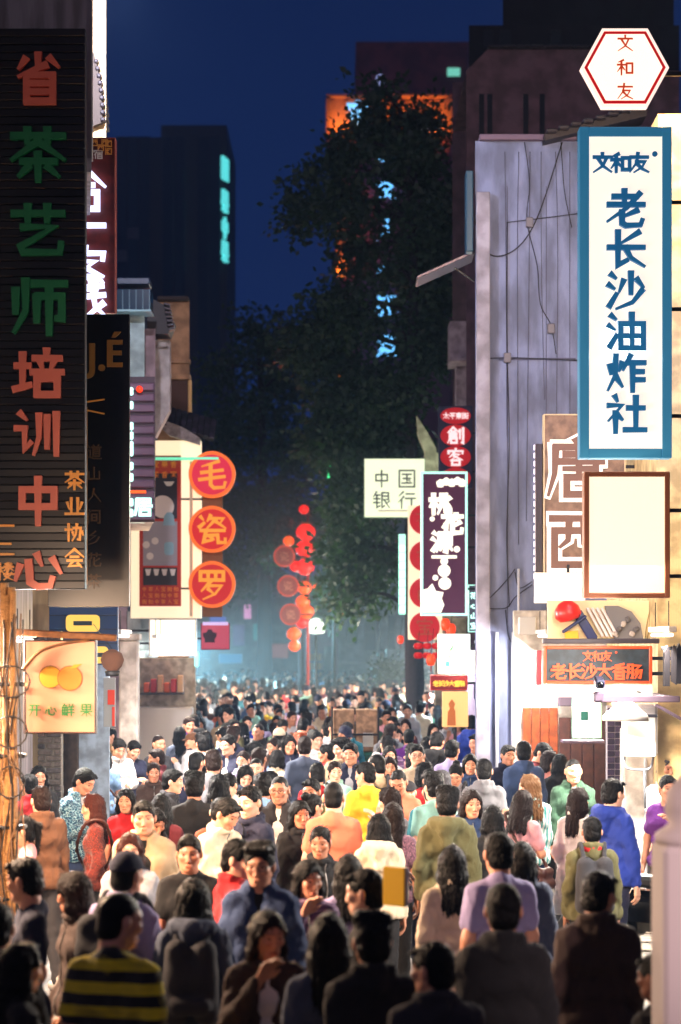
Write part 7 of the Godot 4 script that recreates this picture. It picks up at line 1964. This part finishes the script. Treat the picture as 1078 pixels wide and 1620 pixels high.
func people() -> void:
	crowd.append_array([Vector2(X(16, 15.0), 15.0), Vector2(X(1040, 9.2) + 0.19, 9.2), Vector2(X(562, 31.0), 30.6), Vector2(X(562, 31.0), 31.4), Vector2(X(562, 31.0) + 0.2, 31.0), Vector2(X(656, 50.0), 50.0), Vector2(X(1003, 19.0), 18.7), Vector2(X(1003, 19.0), 19.3), Vector2(X(205, 28.0), 28.0), Vector2(X(720, 31.5), 31.5), Vector2(X(487, 56.0), 56.0), Vector2(X(500, 58.0), 58.0), Vector2(X(1010, 22.0), 22.0), Vector2(X(972, 23.0), 23.0), Vector2(X(618, 62.0), 62.0)])
	for a in named_people():
		var tall: float = a[2]
		for step in [0.0, -0.015, 0.015, -0.03, 0.03, -0.045, -0.06, 0.045, -0.08, -0.1, -0.12]:
			var d: float = (EYE - tall - step) * FOCAL / (a[1] - HORIZON)
			if not clash(X(a[0], d), d, 0.43):
				tall += step
				break
		var o := person(a[0], a[1], tall, a[3], a[4], a[5], a[6], a[7], a[8], a[9], a[10], a[11], a[12])
		if a[11].begins_with("person with a red scarf"):
			put("scarf", lathe([Vector2(0.075, 1.42), Vector2(0.1, 1.43), Vector2(0.105, 1.47), Vector2(0.085, 1.5), Vector2(0.07, 1.48)], 16), fabric("red"), o)
	var f := thing("folder", "bright yellow folder held beside a black T-shirt", "folder", P(626, 1430, 11.0))
	f.rotation.y = 0.9
	bx("cover", f, Vector3(0, 0.09, 0), Vector3(0.035, 0.2, 0.14), mat("folder yellow", Color(0.9, 0.7, 0.05), 0.5), 0.004)
	bx("pages", f, Vector3(0, 0.09, 0.01), Vector3(0.02, 0.19, 0.14), mat("paper", Color(0.8, 0.78, 0.74), 0.8), 0.002)
	# the rest of the crowd further down the street
	var dyes := ["black", "black", "charcoal", "navy", "navy", "slate", "denim", "grey", "pale grey", "pale grey", "white", "white", "white", "cream", "cream", "beige", "brown", "dark brown", "olive", "dark green", "teal", "sky blue", "blue", "red", "maroon", "salmon", "pink", "purple", "lilac", "yellow", "rust", "mint"]
	var cuts := {"tee": "T-shirt", "jacket": "jacket", "hoodie": "hooded jacket", "coat": "long coat"}
	var men := {"crop": "short hair", "quiff": "thick swept hair", "buzz": "cropped hair", "cap": "a cap"}
	var women := {"long": "long hair", "bob": "bobbed hair", "tail": "a ponytail", "bun": "a bun"}
	var used := {}
	var made := 0
	var tries := 0
	while made < 224 and tries < 6000:
		tries += 1
		var d := 17.0 + 38.5 * pow(rng.randf(), 0.9)
		var l := -2.4 if d < 36.0 else lerpf(-2.5, -4.9, clampf((d - 36.0) / 14.0, 0.0, 1.0))
		var r := 1.2 if d < 33 else lerpf(1.45, 3.0, clampf((d - 33.0) / 14.0, 0.0, 1.0))
		var x := rng.randf_range(l, r)
		if d < 27.0: x = rng.randf_range(-1.75, 1.3)
		if clash(x, d, 0.46): continue
		var woman := rng.randf() < 0.45
		var hair: String = (women.keys() if woman else men.keys())[rng.randi() % 4]
		if not woman and rng.randf() < 0.5: hair = "crop"
		if woman and rng.randf() < 0.5: hair = "long"
		var top: String = ["tee", "jacket", "jacket", "hoodie", "coat" if woman else "tee"][rng.randi() % 5]
		var dye: String = dyes[rng.randi() % dyes.size()]
		var away := rng.randf() < 0.5
		var low: String = ["black", "navy", "charcoal", "denim"][rng.randi() % 4]
		var label := "person in %s %s and %s trousers %s" % [dye, cuts[top], low, "walking away" if away else "walking towards us"]
		var place := "past the cart" if d > 33.0 and d < 45.0 else "beyond the street tree" if d > 50.0 else "between tree and cart" if d > 40.0 else "near the white column" if x < -0.6 else "before the cart"
		label += ", " + place
		if used.has(label): continue
		used[label] = true
		made += 1
		var tall := (1.61 if woman else 1.72) + rng.randfn() * 0.045
		var turn := (PI if away else 0.0) + rng.randfn() * 0.45
		var py := HORIZON + (EYE - tall) * FOCAL / d
		person(MIDDLE + x * FOCAL / d, py, tall, turn, [0, 0, 0, 1, 2, 3, 4][rng.randi() % 7], woman, hair, ["black", "black", "black", "brown"][rng.randi() % 4], top, dye, low, label, "backpack" if rng.randf() < 0.1 and top != "open" else "", d)
	far_crowd()
	print("people ", made, " tries ", tries)

func _ready() -> void:
	rng.seed = 20
	# camera
	var lens := CameraAttributesPhysical.new()
	lens.frustum_focal_length = 85.0
	lens.frustum_near = 0.1
	lens.frustum_far = 900.0
	lens.exposure_aperture = 2.2
	lens.frustum_focus_distance = 21.0
	var cam := Camera3D.new()
	cam.name = "camera"
	add_child(cam)
	cam.attributes = lens
	cam.projection = Camera3D.PROJECTION_FRUSTUM
	cam.keep_aspect = Camera3D.KEEP_HEIGHT
	cam.near = 0.1
	cam.far = 900.0
	cam.size = 0.1 * 1620.0 / FOCAL
	cam.frustum_offset = Vector2(0, 0.1 * (HORIZON - 810.0) / FOCAL)
	cam.position = Vector3(0, EYE, 0)
	cam.current = true
	# dusk sky
	var sky := ProceduralSkyMaterial.new()
	sky.sky_top_color = Color(0.03, 0.06, 0.16)
	sky.sky_horizon_color = Color(0.035, 0.12, 0.29)
	sky.sky_curve = 0.25
	sky.ground_bottom_color = Color(0.02, 0.03, 0.06)
	sky.ground_horizon_color = Color(0.03, 0.06, 0.14)
	var env := Environment.new()
	env.background_mode = Environment.BG_SKY
	env.sky = Sky.new()
	env.sky.sky_material = sky
	env.tonemap_mode = Environment.TONE_MAPPER_LINEAR
	env.tonemap_exposure = 1.7
	env.fog_enabled = true
	env.fog_density = 0.0007
	env.fog_light_color = Color(0.6, 0.78, 1.0)
	env.volumetric_fog_enabled = true
	env.volumetric_fog_density = 0.0
	env.sdfgi_enabled = true
	env.ssao_enabled = true
	env.ssil_enabled = true
	var world := WorldEnvironment.new()
	world.name = "world"
	world.environment = env
	add_child(world)
	# the glow of the city's sky from behind the camera
	var moon := DirectionalLight3D.new()
	moon.name = "night_sky_glow"
	moon.light_energy = 0.045
	moon.light_color = Color(1.0, 0.86, 0.9)
	moon.light_angular_distance = 60.0
	moon.shadow_enabled = true
	moon.sky_mode = DirectionalLight3D.SKY_MODE_LIGHT_ONLY
	moon.rotation = Vector3(-0.75, -0.35, 0)
	add_child(moon)
	# shared textures
	wear = noise_texture(1, 0.012, Color(0.78, 0.77, 0.76), Color(1, 1, 1))
	grain = noise_texture(2, 0.09, Color(0.5, 0.5, 0.5), Color(1, 1, 1))
	bumps = noise_texture(3, 0.05, Color(0, 0, 0), Color(1, 1, 1))
	strands = noise_texture(4, 0.05, Color(0, 0, 0), Color(1, 1, 1), 256, 3)
	folds.frequency = 0.2
	folds.fractal_octaves = 3
	setting()
	far_places()
	left_side()
	right_side()
	trees()
	# added haze, stands in for the glow over the far street end
	var glow_haze := FogVolume.new()
	glow_haze.name = "added_haze"
	glow_haze.size = Vector3(10, 7, 42)
	glow_haze.position = Vector3(-0.8, 3.5, -66)
	var air := FogMaterial.new()
	air.density = 0.007
	air.albedo = Color(0.86, 0.95, 0.97)
	glow_haze.material = air
	add_child(glow_haze)
	tag(glow_haze, "thin bluish added haze standing in for the glow over the far crowd", "glow_haze", "", "stuff")
	var t := Time.get_ticks_msec()
	lamps()
	people()
	print("people took ", Time.get_ticks_msec() - t)

func lamps() -> void:
	var warm := Color(1.0, 0.84, 0.7)
	var white := Color(1.0, 0.95, 0.91)
	var cool := Color(0.85, 0.95, 1.0)
	var z := Vector3(0, 0, 1)
	shop_lamp(Vector3(-3.03, 2.85, -12.6), z, Vector3(1, -0.7, -0.3), warm, 21.6, "warm tube lamp over the fruit shop's near end")
	shop_lamp(Vector3(-3.03, 2.85, -15.9), z, Vector3(1, -0.7, 0), warm, 27.0, "warm tube lamp over the fruit shop's shelves")
	shop_lamp(Vector3(-3.03, 2.9, -20.5), z, Vector3(1, -0.7, 0.1), white, 25.0, "white tube lamp beyond the fruit sign")
	shop_lamp(Vector3(-2.59, 2.95, -25.6), z, Vector3(1, -0.8, 0.1), white, 22.0, "white tube lamp before the white column")
	shop_lamp(Vector3(-2.64, 2.9, -31.0), z, Vector3(1, -0.8, 0.1), white, 20.0, "white tube lamp beyond the white column")
	shop_lamp(Vector3(3.03, 2.85, -15.0), z, Vector3(-1, -0.7, 0), white, 13.5, "white tube lamp before the snack shop")
	shop_lamp(Vector3(2.88, 2.95, -19.2), z, Vector3(-1, -0.7, 0.1), white, 9.5, "white tube lamp beside the steel beam")
	shop_lamp(Vector3(2.42, 2.95, -25.6), z, Vector3(-0.7, -1, 0.2), white, 8.1, "white tube lamp on the end wall")
	shop_lamp(Vector3(2.42, 2.8, -33.5), z, Vector3(-1, -0.8, 0.1), cool, 24.3, "cool tube lamp behind the purple sign")
	shop_lamp(Vector3(2.64, 2.8, -41.0), z, Vector3(-1, -0.8, 0.1), cool, 35.1, "cool tube lamp before the right terrace")
	shop_lamp(Vector3(-4.84, 2.8, -48.0), z, Vector3(1, -0.8, 0.1), Color(1.0, 0.95, 0.88), 55.0, "white tube lamp before the left terrace")
	shop_lamp(Vector3(3.03, 2.8, -54.0), z, Vector3(-1, -0.8, 0.1), Color(1.0, 0.95, 0.88), 50.0, "white tube lamp beyond the street tree")
	shop_lamp(Vector3(-4.95, 2.8, -66.0), z, Vector3(1, -0.8, 0.1), Color(0.62, 0.9, 1.0), 80.0, "bluish tube lamp deep on the left terrace")
